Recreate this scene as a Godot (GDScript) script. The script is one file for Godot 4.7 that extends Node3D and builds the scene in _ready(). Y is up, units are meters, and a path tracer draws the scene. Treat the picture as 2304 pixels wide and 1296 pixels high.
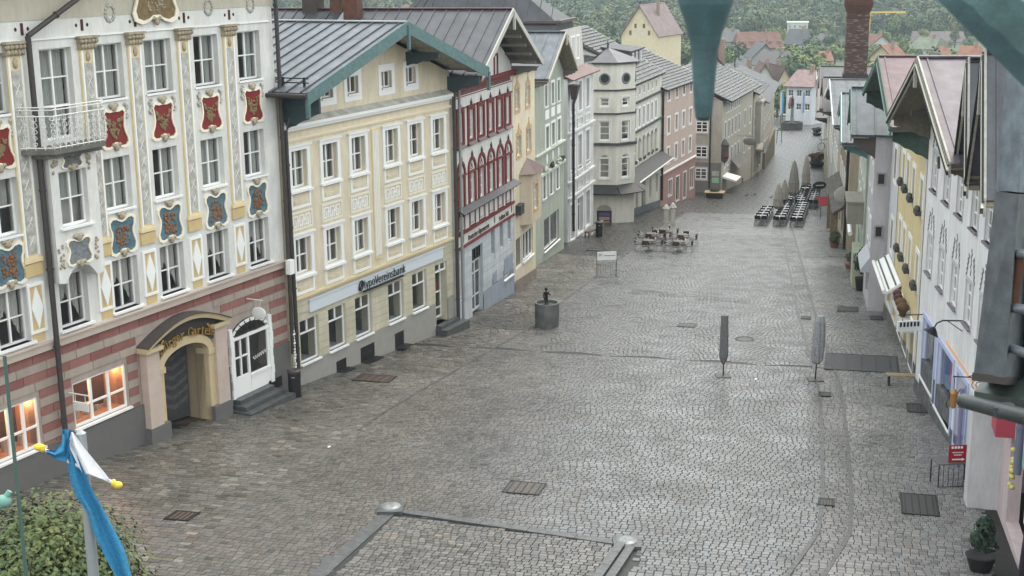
extends Node3D
# A wet market street running downhill between painted gabled houses. Local frame of every house:
# x along its front, y up (world height), z out towards the street. A = metres down the street, L = metres across it.
const CAMY = 13.125
const FPX = 3100.0
const SL = 0.0695
var DS = Vector3(sin(deg_to_rad(14.0)), 0, -cos(deg_to_rad(14.0)))
var NS = Vector3(cos(deg_to_rad(14.0)), 0, sin(deg_to_rad(14.0)))
var CB = Basis(Vector3(0.999936, -0.011026, 0.002668), Vector3(0.011344, 0.971898, -0.235127), Vector3(0, 0.235142, 0.971961))
var M = {}
var MC = {}
var HB = {}
var names = {}
var rng = RandomNumberGenerator.new()

class MB:
	var v = PackedVector3Array()
	var n = PackedVector3Array()
	func tri(a: Vector3, b: Vector3, c: Vector3):
		var q = (b - a).cross(c - a).normalized()
		v.append(a); v.append(c); v.append(b)
		n.append(q); n.append(q); n.append(q)
	func quad(a, b, c, d):
		tri(a, b, c); tri(a, c, d)
	func sq(a, b, c, d, na, nb, nc, nd):
		v.append(a); v.append(c); v.append(b); n.append(na); n.append(nc); n.append(nb)
		v.append(a); v.append(d); v.append(c); n.append(na); n.append(nd); n.append(nc)
	func bx(x0, y0, z0, x1, y1, z1):
		var p = [Vector3(x0, y0, z0), Vector3(x1, y0, z0), Vector3(x1, y1, z0), Vector3(x0, y1, z0), Vector3(x0, y0, z1), Vector3(x1, y0, z1), Vector3(x1, y1, z1), Vector3(x0, y1, z1)]
		hexa(p)
	func hexa(p):
		quad(p[4], p[5], p[6], p[7]); quad(p[1], p[0], p[3], p[2]); quad(p[0], p[4], p[7], p[3])
		quad(p[5], p[1], p[2], p[6]); quad(p[7], p[6], p[2], p[3]); quad(p[0], p[1], p[5], p[4])
	func beam(a: Vector3, b: Vector3, w: float, h: float, up = Vector3.UP):
		var d = (b - a).normalized()
		var s = d.cross(up)
		if s.length() < 0.01: s = d.cross(Vector3.RIGHT)
		s = s.normalized() * w * 0.5
		var u = s.cross(d).normalized() * h * 0.5
		hexa([a - s - u, a + s - u, a + s + u, a - s + u, b - s - u, b + s - u, b + s + u, b - s + u])
	func slab(a, b, c, d, t):
		var q = (b - a).cross(c - a).normalized() * t
		hexa([a - q, b - q, c - q, d - q, a, b, c, d])
	func extr(poly: PackedVector2Array, z0: float, z1: float):
		var p = poly
		if Geometry2D.is_polygon_clockwise(p):
			p = p.duplicate(); p.reverse()
		var t = Geometry2D.triangulate_polygon(p)
		for i in range(0, t.size(), 3):
			var a = p[t[i]]; var b = p[t[i + 1]]; var c = p[t[i + 2]]
			if (b - a).cross(c - a) < 0:
				var e = b; b = c; c = e
			tri(Vector3(a.x, a.y, z1), Vector3(b.x, b.y, z1), Vector3(c.x, c.y, z1))
			tri(Vector3(a.x, a.y, z0), Vector3(c.x, c.y, z0), Vector3(b.x, b.y, z0))
		for i in p.size():
			var a = p[i]; var b = p[(i + 1) % p.size()]
			quad(Vector3(a.x, a.y, z0), Vector3(b.x, b.y, z0), Vector3(b.x, b.y, z1), Vector3(a.x, a.y, z1))
	func ring(po: PackedVector2Array, pi: PackedVector2Array, z0: float, z1: float):
		for i in po.size():
			var j = (i + 1) % po.size()
			var a = po[i]; var b = po[j]; var c = pi[j]; var d = pi[i]
			var zm = z1
			quad(Vector3(a.x, a.y, zm), Vector3(b.x, b.y, zm), Vector3(c.x, c.y, zm), Vector3(d.x, d.y, zm))
			quad(Vector3(a.x, a.y, z0), Vector3(b.x, b.y, z0), Vector3(b.x, b.y, zm), Vector3(a.x, a.y, zm))
			quad(Vector3(c.x, c.y, z0), Vector3(d.x, d.y, z0), Vector3(d.x, d.y, zm), Vector3(c.x, c.y, zm))
	func tube(a: Vector3, b: Vector3, r0: float, r1: float, seg = 8, cap = true):
		var d = (b - a).normalized()
		var s = d.cross(Vector3.UP)
		if s.length() < 0.05: s = d.cross(Vector3.RIGHT)
		s = s.normalized()
		var u = s.cross(d)
		for i in seg:
			var t0 = TAU * i / seg; var t1 = TAU * (i + 1) / seg
			var n0 = s * cos(t0) + u * sin(t0); var n1 = s * cos(t1) + u * sin(t1)
			sq(a + n1 * r0, a + n0 * r0, b + n0 * r1, b + n1 * r1, n1, n0, n0, n1)
			if cap:
				tri(b, b + n1 * r1, b + n0 * r1)
				tri(a, a + n0 * r0, a + n1 * r0)
	func path(pts, r, seg = 6):
		for i in pts.size() - 1: tube(pts[i], pts[i + 1], r, r, seg)
	func lathe(pr, c: Vector3, seg = 16):
		for k in pr.size() - 1:
			var r0 = pr[k][0]; var y0 = pr[k][1]; var r1 = pr[k + 1][0]; var y1 = pr[k + 1][1]
			var ny = -(r1 - r0); var nr = y1 - y0
			var l = sqrt(ny * ny + nr * nr) + 1e-6
			for i in seg:
				var t0 = TAU * i / seg; var t1 = TAU * (i + 1) / seg
				var d0 = Vector3(cos(t0), 0, -sin(t0)); var d1 = Vector3(cos(t1), 0, -sin(t1))
				sq(c + d0 * r0 + Vector3(0, y0, 0), c + d1 * r0 + Vector3(0, y0, 0), c + d1 * r1 + Vector3(0, y1, 0), c + d0 * r1 + Vector3(0, y1, 0), d0 * nr / l + Vector3(0, ny / l, 0), d1 * nr / l + Vector3(0, ny / l, 0), d1 * nr / l + Vector3(0, ny / l, 0), d0 * nr / l + Vector3(0, ny / l, 0))
	func sph(c: Vector3, r: Vector3, seg = 8, rings = 6):
		for k in rings:
			var a0 = PI * k / rings - PI / 2; var a1 = PI * (k + 1) / rings - PI / 2
			for i in seg:
				var t0 = TAU * i / seg; var t1 = TAU * (i + 1) / seg
				var p = [Vector3(cos(a0) * cos(t0), sin(a0), -cos(a0) * sin(t0)), Vector3(cos(a0) * cos(t1), sin(a0), -cos(a0) * sin(t1)), Vector3(cos(a1) * cos(t1), sin(a1), -cos(a1) * sin(t1)), Vector3(cos(a1) * cos(t0), sin(a1), -cos(a1) * sin(t0))]
				sq(c + p[0] * r, c + p[1] * r, c + p[2] * r, c + p[3] * r, (p[0] / r).normalized(), (p[1] / r).normalized(), (p[2] / r).normalized(), (p[3] / r).normalized())
	func mesh() -> ArrayMesh:
		var am = ArrayMesh.new()
		if v.size() == 0: return am
		var ar = []
		ar.resize(Mesh.ARRAY_MAX)
		ar[Mesh.ARRAY_VERTEX] = v
		ar[Mesh.ARRAY_NORMAL] = n
		am.add_surface_from_arrays(Mesh.PRIMITIVE_TRIANGLES, ar)
		return am

func gy(x: float, z: float) -> float:
	var a = x * DS.x + z * DS.z
	if a < 100.0: return -SL * a
	if a < 140.0: return -6.95 - 0.105 * (a - 100.0)
	if a < 330.0: return -11.15 - SL * (a - 140.0)
	var t = minf(1.0, (a - 330.0) / 70.0)
	return -11.15 - SL * (190.0 + 70.0 * (t - t * t * 0.5))
func AL(a: float, l: float, up = 0.0) -> Vector3:
	var p = DS * a + NS * l
	p.y = gy(p.x, p.z) + up
	return p
func ray(x: float, y: float) -> Vector3:
	return CB * Vector3((x - 1152.0) / FPX, -(y - 648.0) / FPX, -1.0)
func gp(x: float, y: float) -> Vector3:       # where the sight line of a photo point meets the sloping street
	var d = ray(x, y)
	var lo = 5.0; var hi = 2000.0
	for i in 60:
		var t = (lo + hi) * 0.5
		if CAMY + d.y * t > gy(d.x * t, d.z * t): lo = t
		else: hi = t
	var p = d * lo
	p.y = gy(p.x, p.z)
	return p
func at_d(x: float, y: float, dist: float) -> Vector3:
	var d = ray(x, y)
	return d * (dist / Vector2(d.x, d.z).length()) + Vector3(0, CAMY, 0)

func numbered(s: String) -> String:
	if not names.has(s):
		names[s] = 0
		return s
	names[s] += 1
	return "%s_%03d" % [s, names[s]]
func tag(o, label, cat, group = ""):
	o.set_meta("label", label); o.set_meta("category", cat)
	if group != "": o.set_meta("group", group)
	return o
func thing(nm, label, cat, pos = Vector3.ZERO, turn = 0.0, group = ""):
	var o = Node3D.new()
	o.name = numbered(nm)
	add_child(o)
	o.position = pos; o.rotation.y = turn
	return tag(o, label, cat, group)
func house(nm, label, ox, oz, az, side, cat = "house", group = ""):
	var o = thing(nm, label, cat, Vector3.ZERO, 0.0, group)
	var a = deg_to_rad(az)
	var by = gy(ox, oz)
	o.transform = Transform3D(Basis(Vector3(sin(a), 0, -cos(a)) * side, Vector3.UP, Vector3(cos(a), 0, sin(a)) * side), Vector3(ox, by, oz))
	HB[o] = by
	return o
func pt(par, nm, mb, m, pos = Vector3.ZERO, kind = ""):
	var o = MeshInstance3D.new()
	o.name = nm
	o.mesh = mb if mb is Mesh else mb.mesh()
	o.material_override = m
	par.add_child(o, true)
	if HB.has(par): pos.y -= HB[par]
	o.position = pos
	if kind != "": o.set_meta("kind", kind)
	return o
func struct(nm, mb, m):
	var o = MeshInstance3D.new()
	o.name = nm
	o.mesh = mb if mb is Mesh else mb.mesh()
	o.material_override = m
	add_child(o)
	o.set_meta("kind", "structure")
	return o
func dup(src, pos, turn = 0.0, label = ""):
	var r = src.duplicate()
	var base = String(src.name)
	r.name = numbered(base)
	add_child(r)
	r.position = pos; r.rotation.y = turn
	if label != "": r.set_meta("label", label)
	return r

# ---- materials
func noise_img(size: int, sd: int, freq: float, lo: float, hi: float, oct = 4, pw = 1.0) -> Image:
	var f = FastNoiseLite.new()
	f.seed = sd; f.frequency = freq; f.fractal_octaves = oct; f.noise_type = FastNoiseLite.TYPE_SIMPLEX_SMOOTH
	var im = f.get_seamless_image(size, size)
	im.convert(Image.FORMAT_L8)
	var d = im.get_data()
	for i in d.size():
		d[i] = int(clampf((lo + (hi - lo) * pow(d[i] / 255.0, pw)) * 255.0, 0, 255))
	return Image.create_from_data(size, size, false, Image.FORMAT_L8, d)
func mix_img(a: Image, b: Image) -> Image:
	var x = a.get_data(); var y = b.get_data()
	for i in x.size(): x[i] = int(x[i] * y[i] / 255.0)
	return Image.create_from_data(a.get_width(), a.get_height(), false, Image.FORMAT_L8, x)
func itex(im: Image) -> ImageTexture:
	im.generate_mipmaps()
	return ImageTexture.create_from_image(im)
var TX = {}
func mk_tex():
	TX.plaster = itex(mix_img(noise_img(512, 3, 0.012, 0.92, 1.0, 5), noise_img(512, 7, 0.12, 0.95, 1.0, 3)))
	TX.streak = itex(mix_img(mix_img(noise_img(512, 3, 0.012, 0.88, 1.0, 5), noise_img(512, 5, 0.05, 0.93, 1.0, 4)), noise_img(512, 7, 0.12, 0.96, 1.0, 3)))
	TX.stain = itex(mix_img(noise_img(512, 11, 0.008, 0.68, 1.05, 6), noise_img(512, 17, 0.09, 0.85, 1.0, 3)))
	TX.ground = itex(mix_img(noise_img(512, 21, 0.010, 0.6, 1.0, 5), noise_img(512, 23, 0.16, 0.6, 1.0, 3)))
	TX.fine = itex(noise_img(64, 33, 0.1, 1.0, 1.0, 1))
	TX.rough = itex(noise_img(512, 31, 0.014, 0.25, 1.0, 5))
	TX.grain = itex(mix_img(noise_img(256, 41, 0.02, 0.75, 1.0, 4), noise_img(256, 43, 0.2, 0.8, 1.0, 2)))
	var bm = noise_img(512, 51, 0.15, 0.0, 1.0, 4)
	bm.convert(Image.FORMAT_RGBA8)
	bm.bump_map_to_normal_map(1.5)
	TX.nrm = itex(bm)
func mt(c: Color, rough = 0.85, tex = "", sc = 0.3, o = {}) -> StandardMaterial3D:
	var key = [c, rough, tex, sc, o]
	if MC.has(key): return MC[key]
	var m = StandardMaterial3D.new()
	m.albedo_color = c
	m.roughness = rough
	m.metallic = o.get("metal", 0.0)
	m.metallic_specular = o.get("spec", 0.5)
	if tex != "":
		m.albedo_texture = TX[tex]
		m.uv1_triplanar = true; m.uv1_world_triplanar = true
		m.uv1_scale = Vector3(sc, sc * o.get("vs", 1.0), sc)
		if o.has("n"):
			m.normal_enabled = true; m.normal_texture = TX.nrm; m.normal_scale = o.n
		if o.has("rt"):
			m.roughness_texture = TX.rough
	if o.has("vc"): m.vertex_color_use_as_albedo = true
	if o.has("em"):
		m.emission_enabled = true; m.emission = o.em; m.emission_energy_multiplier = o.get("ee", 1.0)
	if o.has("alpha"):
		m.transparency = BaseMaterial3D.TRANSPARENCY_ALPHA
		m.albedo_color.a = o.alpha
	if o.has("bl"):
		m.backlight_enabled = true; m.backlight = o.bl
	if o.has("cc"):
		m.clearcoat_enabled = true; m.clearcoat = o.cc; m.clearcoat_roughness = 0.15
	MC[key] = m
	return m
func C(r, g, b) -> Color: return Color(r / 255.0, g / 255.0, b / 255.0)
func wallm(r, g, b): return mt(C(r, g, b), 0.9, "streak", 0.3, {"vs": 0.22})

# ---- façades
func hole_lo(h, _x): return h[1]
func hole_hi(h, x):
	if h.size() < 5 or h[4] <= 0.0: return h[3]
	var c = (h[0] + h[2]) * 0.5; var hw = (h[2] - h[0]) * 0.5
	return h[3] + h[4] * sqrt(maxf(0.0, 1.0 - pow((x - c) / hw, 2)))
func poly_y(p, x):
	for i in p.size() - 1:
		if x <= p[i + 1].x: return lerpf(p[i].y, p[i + 1].y, clampf((x - p[i].x) / maxf(1e-5, p[i + 1].x - p[i].x), 0, 1))
	return p[p.size() - 1].y
func wall_mb(bot, top, holes, z = 0.0, dep = 0.3) -> MB:     # a wall between two outlines, with real openings [x0,y0,x1,y1,arch]
	var mb = MB.new()
	var x0 = bot[0].x; var x1 = bot[bot.size() - 1].x
	var xs = [x0, x1]
	for p in bot: xs.append(p.x)
	for p in top: if p.x > x0 and p.x < x1: xs.append(p.x)
	for h in holes:
		xs.append(clampf(h[0], x0, x1)); xs.append(clampf(h[2], x0, x1))
		if h.size() > 4 and h[4] > 0:
			for k in range(1, 10): xs.append(lerpf(h[0], h[2], 0.5 - 0.5 * cos(PI * k / 10.0)))
	xs.sort()
	for i in xs.size() - 1:
		var a = xs[i]; var b = xs[i + 1]
		if b - a < 1e-4: continue
		var hs = []
		for h in holes: if h[0] < (a + b) * 0.5 and h[2] > (a + b) * 0.5: hs.append(h)
		hs.sort_custom(func(p, q): return p[1] < q[1])
		var ca = poly_y(bot, a); var cb = poly_y(bot, b)
		for h in hs:
			mb.quad(Vector3(a, ca, z), Vector3(b, cb, z), Vector3(b, maxf(cb, h[1]), z), Vector3(a, maxf(ca, h[1]), z))
			ca = hole_hi(h, a); cb = hole_hi(h, b)
			mb.quad(Vector3(a, ca, z), Vector3(b, cb, z), Vector3(b, cb, z - dep), Vector3(a, ca, z - dep))
		mb.quad(Vector3(a, ca, z), Vector3(b, cb, z), Vector3(b, poly_y(top, b), z), Vector3(a, poly_y(top, a), z))
	for h in holes:
		mb.quad(Vector3(h[0], h[1], z), Vector3(h[0], h[1], z - dep), Vector3(h[2], h[1], z - dep), Vector3(h[2], h[1], z))
		mb.quad(Vector3(h[0], h[1], z), Vector3(h[0], h[3], z), Vector3(h[0], h[3], z - dep), Vector3(h[0], h[1], z - dep))
		mb.quad(Vector3(h[2], h[1], z - dep), Vector3(h[2], h[3], z - dep), Vector3(h[2], h[3], z), Vector3(h[2], h[1], z))
	return mb
func shell(H, x0, x1, y0, y1, dep, m, top = null):
	var a = MB.new(); a.quad(Vector3(x0, y0, -dep), Vector3(x0, y0, 0), Vector3(x0, y1, 0), Vector3(x0, y1, -dep)); pt(H, "side_wall", a, m)
	var b = MB.new(); b.quad(Vector3(x1, y0, 0), Vector3(x1, y0, -dep), Vector3(x1, y1, -dep), Vector3(x1, y1, 0)); pt(H, "side_wall", b, m)
	var c = MB.new()
	if top == null: c.quad(Vector3(x1, y0, -dep), Vector3(x0, y0, -dep), Vector3(x0, y1, -dep), Vector3(x1, y1, -dep))
	else:
		for i in top.size() - 1: c.quad(Vector3(top[i + 1].x, y0, -dep), Vector3(top[i].x, y0, -dep), Vector3(top[i].x, top[i].y, -dep), Vector3(top[i + 1].x, top[i + 1].y, -dep))
	pt(H, "back_wall", c, m)
func frame_mesh(w, h, cols, bars, fw, mw, arch = 0.0) -> Mesh:
	var key = ["fr", snappedf(w, .01), snappedf(h, .01), cols, bars, fw, mw, arch]
	if MC.has(key): return MC[key]
	var mb = MB.new()
	var z0 = -0.035; var z1 = 0.035
	mb.bx(-w / 2, 0, z0, -w / 2 + fw, h, z1); mb.bx(w / 2 - fw, 0, z0, w / 2, h, z1)
	mb.bx(-w / 2 + fw, 0, z0, w / 2 - fw, fw * 1.3, z1)
	if arch <= 0: mb.bx(-w / 2 + fw, h - fw, z0, w / 2 - fw, h, z1)
	else:
		var po = PackedVector2Array(); var pi = PackedVector2Array()
		for k in 13:
			var t = PI * k / 12.0
			po.append(Vector2(cos(t) * w / 2, h + sin(t) * arch)); pi.append(Vector2(cos(t) * (w / 2 - fw), h + sin(t) * (arch - fw)))
		for k in 12:
			mb.quad(Vector3(po[k].x, po[k].y, z1), Vector3(po[k + 1].x, po[k + 1].y, z1), Vector3(pi[k + 1].x, pi[k + 1].y, z1), Vector3(pi[k].x, pi[k].y, z1))
			mb.quad(Vector3(pi[k].x, pi[k].y, z1), Vector3(pi[k + 1].x, pi[k + 1].y, z1), Vector3(pi[k + 1].x, pi[k + 1].y, z0), Vector3(pi[k].x, pi[k].y, z0))
	for c in range(1, cols):
		var x = -w / 2 + w * c / cols
		mb.bx(x - mw / 2, fw, z0 + .005, x + mw / 2, h - fw + arch * 0.9, z1 + .012)
	for b in bars:
		var y = h * b
		mb.bx(-w / 2 + fw, y - mw * 0.32, z0 + .008, w / 2 - fw, y + mw * 0.32, z1 - .004)
	MC[key] = mb.mesh()
	return MC[key]
func pane_mesh(w, h, arch = 0.0) -> Mesh:
	var key = ["pn", snappedf(w, .01), snappedf(h, .01), arch]
	if MC.has(key): return MC[key]
	var mb = MB.new()
	mb.quad(Vector3(-w / 2, 0, 0), Vector3(w / 2, 0, 0), Vector3(w / 2, h, 0), Vector3(-w / 2, h, 0))
	if arch > 0:
		for k in 12:
			var t0 = PI * k / 12.0; var t1 = PI * (k + 1) / 12.0
			mb.tri(Vector3(0, h, 0), Vector3(cos(t0) * w / 2, h + sin(t0) * arch, 0), Vector3(cos(t1) * w / 2, h + sin(t1) * arch, 0))
	MC[key] = mb.mesh()
	return MC[key]
func curtain_mesh(w, h, kind) -> Mesh:
	var key = ["cu", snappedf(w, .01), snappedf(h, .01), kind]
	if MC.has(key): return MC[key]
	var mb = MB.new()
	var nx = 28
	for i in nx:
		var p = []
		for k in 2:
			var u = (i + k) / float(nx)
			var x = -w / 2 + u * w
			var z = sin(u * 62.0) * 0.025 + sin(u * 23.0) * 0.012
			var lo = 0.0
			if kind == 1:                                         # pair tied back: short in the middle, long at the sides
				var e = absf(u - 0.5) * 2.0
				lo = h * 0.55 * (1.0 - pow(e, 1.6)) if e > 0.06 else h * 0.62
			elif kind == 2: lo = 0.0 if u < 0.3 or u > 0.72 else h
			elif kind == 3: lo = 0.0
			elif kind == 4: lo = h * 0.45
			p.append([x, lo, z])
		if p[0][1] >= h - .01 and p[1][1] >= h - .01: continue
		mb.quad(Vector3(p[0][0], p[0][1], p[0][2]), Vector3(p[1][0], p[1][1], p[1][2]), Vector3(p[1][0], h, p[1][2]), Vector3(p[0][0], h, p[0][2]))
	MC[key] = mb.mesh()
	return MC[key]
func frame4(w, h, sw, y0, z0, z1, top = -1.0, bot = -1.0) -> MB:     # four mouldings round an opening
	var mb = MB.new()
	var t = sw if top < 0 else top
	var b = sw if bot < 0 else bot
	mb.bx(-w / 2 - sw, y0 - b, z0, -w / 2, y0 + h + t, z1); mb.bx(w / 2, y0 - b, z0, w / 2 + sw, y0 + h + t, z1)
	mb.bx(-w / 2, y0 + h, z0, w / 2, y0 + h + t, z1)
	if b > 0: mb.bx(-w / 2, y0 - b, z0, w / 2, y0, z1)
	return mb
func win(H, x, y, w, h, s = {}):
	var d = s.get("d", 0.2)
	var ar = s.get("arch", 0.0)
	var f = pt(H, s.get("nm", "window"), frame_mesh(w, h, s.get("cols", 2), s.get("bars", [0.5]), s.get("fw", 0.06), s.get("mw", 0.07), ar), s.get("fm", M.white), Vector3(x, y, s.get("z", 0.0) - d))
	pt(f, "pane", pane_mesh(w, h, ar), s.get("gm", M.glass))
	var cu = s.get("cur", 0)
	if cu > 0: pt(f, "curtain", curtain_mesh(w - 0.1, h - 0.08, cu), s.get("cm", M.curtain), Vector3(0, 0.04, -0.13))
	if s.has("sur"):
		var sw = s.sur
		pt(f, "surround", frame4(w, h, sw, 0.0, 0.0, s.get("proud", 0.05), s.get("top", -1.0), s.get("bot", -1.0)), s.get("sm", M.white), Vector3(0, 0, d))
	if s.has("sill"):
		var q = MB.new()
		q.bx(-w / 2 - s.sill, -0.07, -d, w / 2 + s.sill, 0.0, s.get("so", 0.1))
		pt(f, "sill", q, s.get("slm", M.white), Vector3(0, 0, d))
	return f
func holes_of(ws):
	var r = []
	for q in ws: r.append([q[0] - q[2] / 2, q[1], q[0] + q[2] / 2, q[1] + q[3], q[4].get("arch", 0.0)])
	return r
func place(H, ws):
	var r = []
	for q in ws: r.append(win(H, q[0], q[1], q[2], q[3], q[4]))
	return r
# gable roof over a front: L, A, R are the top corners of the overhanging front edge
func groof(H, L: Vector2, A: Vector2, R: Vector2, zf, zb, o):
	var t = o.get("t", 0.14)
	for sd in 2:
		var e = L if sd == 0 else R
		var mb = MB.new()
		var p = [Vector3(e.x, e.y, zf), Vector3(A.x, A.y, zf), Vector3(A.x, A.y, -zb), Vector3(e.x, e.y, -zb)]
		if sd == 1: p = [p[1], p[0], p[3], p[2]]
		mb.slab(p[0], p[1], p[2], p[3], t)
		var rs = pt(H, "roof_slope", mb, o.rm)
		var so = MB.new()
		var dn = Vector3(0, -t - 0.012, 0)
		so.slab(p[0] + dn, p[1] + dn, p[2].lerp(p[1], 0.94) + dn, p[3].lerp(p[0], 0.94) + dn, 0.05)
		pt(H, "soffit", so, o.sm)
		var dirv = Vector3(e.x - A.x, e.y - A.y, 0)
		var nn = Vector3(-dirv.y, dirv.x, 0).normalized()
		if nn.y < 0: nn = -nn
		if o.has("seam"):
			var k = zf - 0.25
			var cnt = 0
			while k > -zb + 0.2 and cnt < 30:
				var sm = MB.new()
				sm.beam(Vector3(A.x, A.y, k) + nn * 0.02, Vector3(e.x, e.y, k) + nn * 0.02, 0.05, 0.05, nn)
				pt(rs, "seam", sm, o.get("seamm", o.rm))
				k -= o.seam; cnt += 1
		var bb = MB.new()
		var bh = o.get("bh", 0.36)
		var up = Vector3(0, 0.04, 0)
		var q = [Vector3(A.x, A.y - bh, zf) + up, Vector3(e.x, e.y - bh, zf) + up, Vector3(e.x, e.y, zf) + up, Vector3(A.x, A.y, zf) + up]
		var q2 = []
		for w in q: q2.append(w + Vector3(0, 0, 0.06))
		if sd == 0: bb.hexa([q[1], q[0], q[3], q[2], q2[1], q2[0], q2[3], q2[2]])
		else: bb.hexa(q + q2)
		var br = pt(H, "bargeboard", bb, o.bm)
		if o.has("strip"):
			for si in o.strip:
				var st = MB.new()
				var off = Vector3(0, -si[0], 0.075 + si[2])
				st.beam(Vector3(A.x, A.y, zf) + off, Vector3(e.x, e.y, zf) + off, si[1], 0.05, nn)
				pt(br, "moulding", st, si[3])
	if o.get("pend", 0.0) > 0:
		var pd = MB.new()
		pd.bx(A.x - 0.07, A.y - o.pend, zf + 0.02, A.x + 0.07, A.y - 0.1, zf + 0.13)
		pt(H, "pendant", pd, o.bm)
	var rc = MB.new()
	rc.beam(Vector3(A.x, A.y + 0.03, zf), Vector3(A.x, A.y + 0.03, -zb), 0.3, 0.05)
	pt(H, "ridge_cap", rc, o.get("cap", o.rm))
func carved(out, hh, n = 3) -> PackedVector2Array:      # a board's side outline with a scalloped lower edge, x = 0..out
	var p = PackedVector2Array([Vector2(0, 0), Vector2(out, 0), Vector2(out, -hh * 0.45)])
	var st = 6 * n
	for i in range(1, st):
		var u = 1.0 - i / float(st)
		p.append(Vector2(out * u, -hh * (0.45 + 0.55 * (1.0 - u)) + 0.05 * absf(sin(i * PI / 6.0)) - 0.02))
	p.append(Vector2(0, -hh))
	return p
func eave_board(H, x, y, out, hh, m, nm = "eave_board"):      # carved board standing square to the wall under the eave
	var mb = MB.new()
	mb.extr(carved(out, hh), -0.05, 0.05)
	var o = pt(H, nm, mb, m, Vector3(x, y, 0))
	o.rotation.y = -PI / 2
	return o
func text_mesh(s, size, depth = 0.02, bold = false) -> TextMesh:
	var t = TextMesh.new()
	t.text = s
	var f = SystemFont.new()
	f.font_names = PackedStringArray(["Droid Serif" if bold else "Droid Sans"])
	t.font = f
	t.font_size = 32
	t.pixel_size = size / 32.0
	t.depth = depth
	t.curve_step = 2.0
	return t
func pipe(H, pts, r, m, nm = "downpipe"):
	var mb = MB.new()
	mb.path(pts, r, 8)
	for i in pts.size() - 1:
		var l = (pts[i + 1] - pts[i]).length()
		var k = 1.2
		while k < l:
			var c = pts[i].lerp(pts[i + 1], k / l)
			var d = (pts[i + 1] - pts[i]).normalized() * 0.03
			mb.tube(c - d, c + d, r * 1.3, r * 1.3, 8)
			k += 2.4
	return pt(H, nm, mb, m)
func _ready():
	rng.seed = 4711
	# camera
	var cam = Camera3D.new()
	cam.name = "camera"
	add_child(cam)
	cam.transform = Transform3D(CB, Vector3(0, CAMY, 0))
	cam.fov = rad_to_deg(2.0 * atan(648.0 / FPX))
	cam.near = 0.1; cam.far = 6000.0
	cam.current = true
	var ca = CameraAttributesPhysical.new()
	ca.frustum_focal_length = 12.0 / (648.0 / FPX)
	ca.frustum_focus_distance = 60.0
	ca.exposure_aperture = 11.0
	ca.frustum_near = 0.1; ca.frustum_far = 6000.0
	cam.attributes = ca
	# overcast early morning
	var we = WorldEnvironment.new()
	we.name = "environment"
	var env = Environment.new()
	env.background_mode = Environment.BG_SKY
	var sky = Sky.new()
	var ps = ProceduralSkyMaterial.new()
	ps.sky_top_color = Color(0.80, 0.815, 0.82)
	ps.sky_horizon_color = Color(0.86, 0.865, 0.855)
	ps.ground_bottom_color = Color(0.25, 0.25, 0.25)
	ps.ground_horizon_color = Color(0.45, 0.46, 0.47)
	ps.sky_curve = 0.2
	ps.sun_angle_max = 0.0
	sky.sky_material = ps
	env.sky = sky
	env.ambient_light_source = Environment.AMBIENT_SOURCE_SKY
	env.tonemap_mode = Environment.TONE_MAPPER_LINEAR
	env.tonemap_exposure = 3.75
	env.sdfgi_enabled = true; env.ssao_enabled = true; env.ssil_enabled = true
	env.fog_enabled = true
	env.fog_density = 0.00022
	env.fog_light_color = Color(0.66, 0.72, 0.75)
	we.environment = env
	add_child(we)
	var sun = DirectionalLight3D.new()
	sun.name = "sun"
	sun.light_energy = 0.3
	sun.light_angular_distance = 20.0
	sun.light_color = Color(1.0, 0.97, 0.93)
	sun.shadow_enabled = true
	sun.rotation_degrees = Vector3(-58, 150, 0)
	add_child(sun)
	mk_tex()
	materials()
	setting()
	print("setting ", Time.get_ticks_msec())
	house_garden()
	house_bank()
	house_red()
	houses_left()
	print("left ", Time.get_ticks_msec())
	houses_right()
	far_left()
	print("right ", Time.get_ticks_msec())
	town()
	print("town ", Time.get_ticks_msec())
	furniture()
	cafe()
	right_details()
	foreground()
	print("all ", Time.get_ticks_msec())

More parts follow.
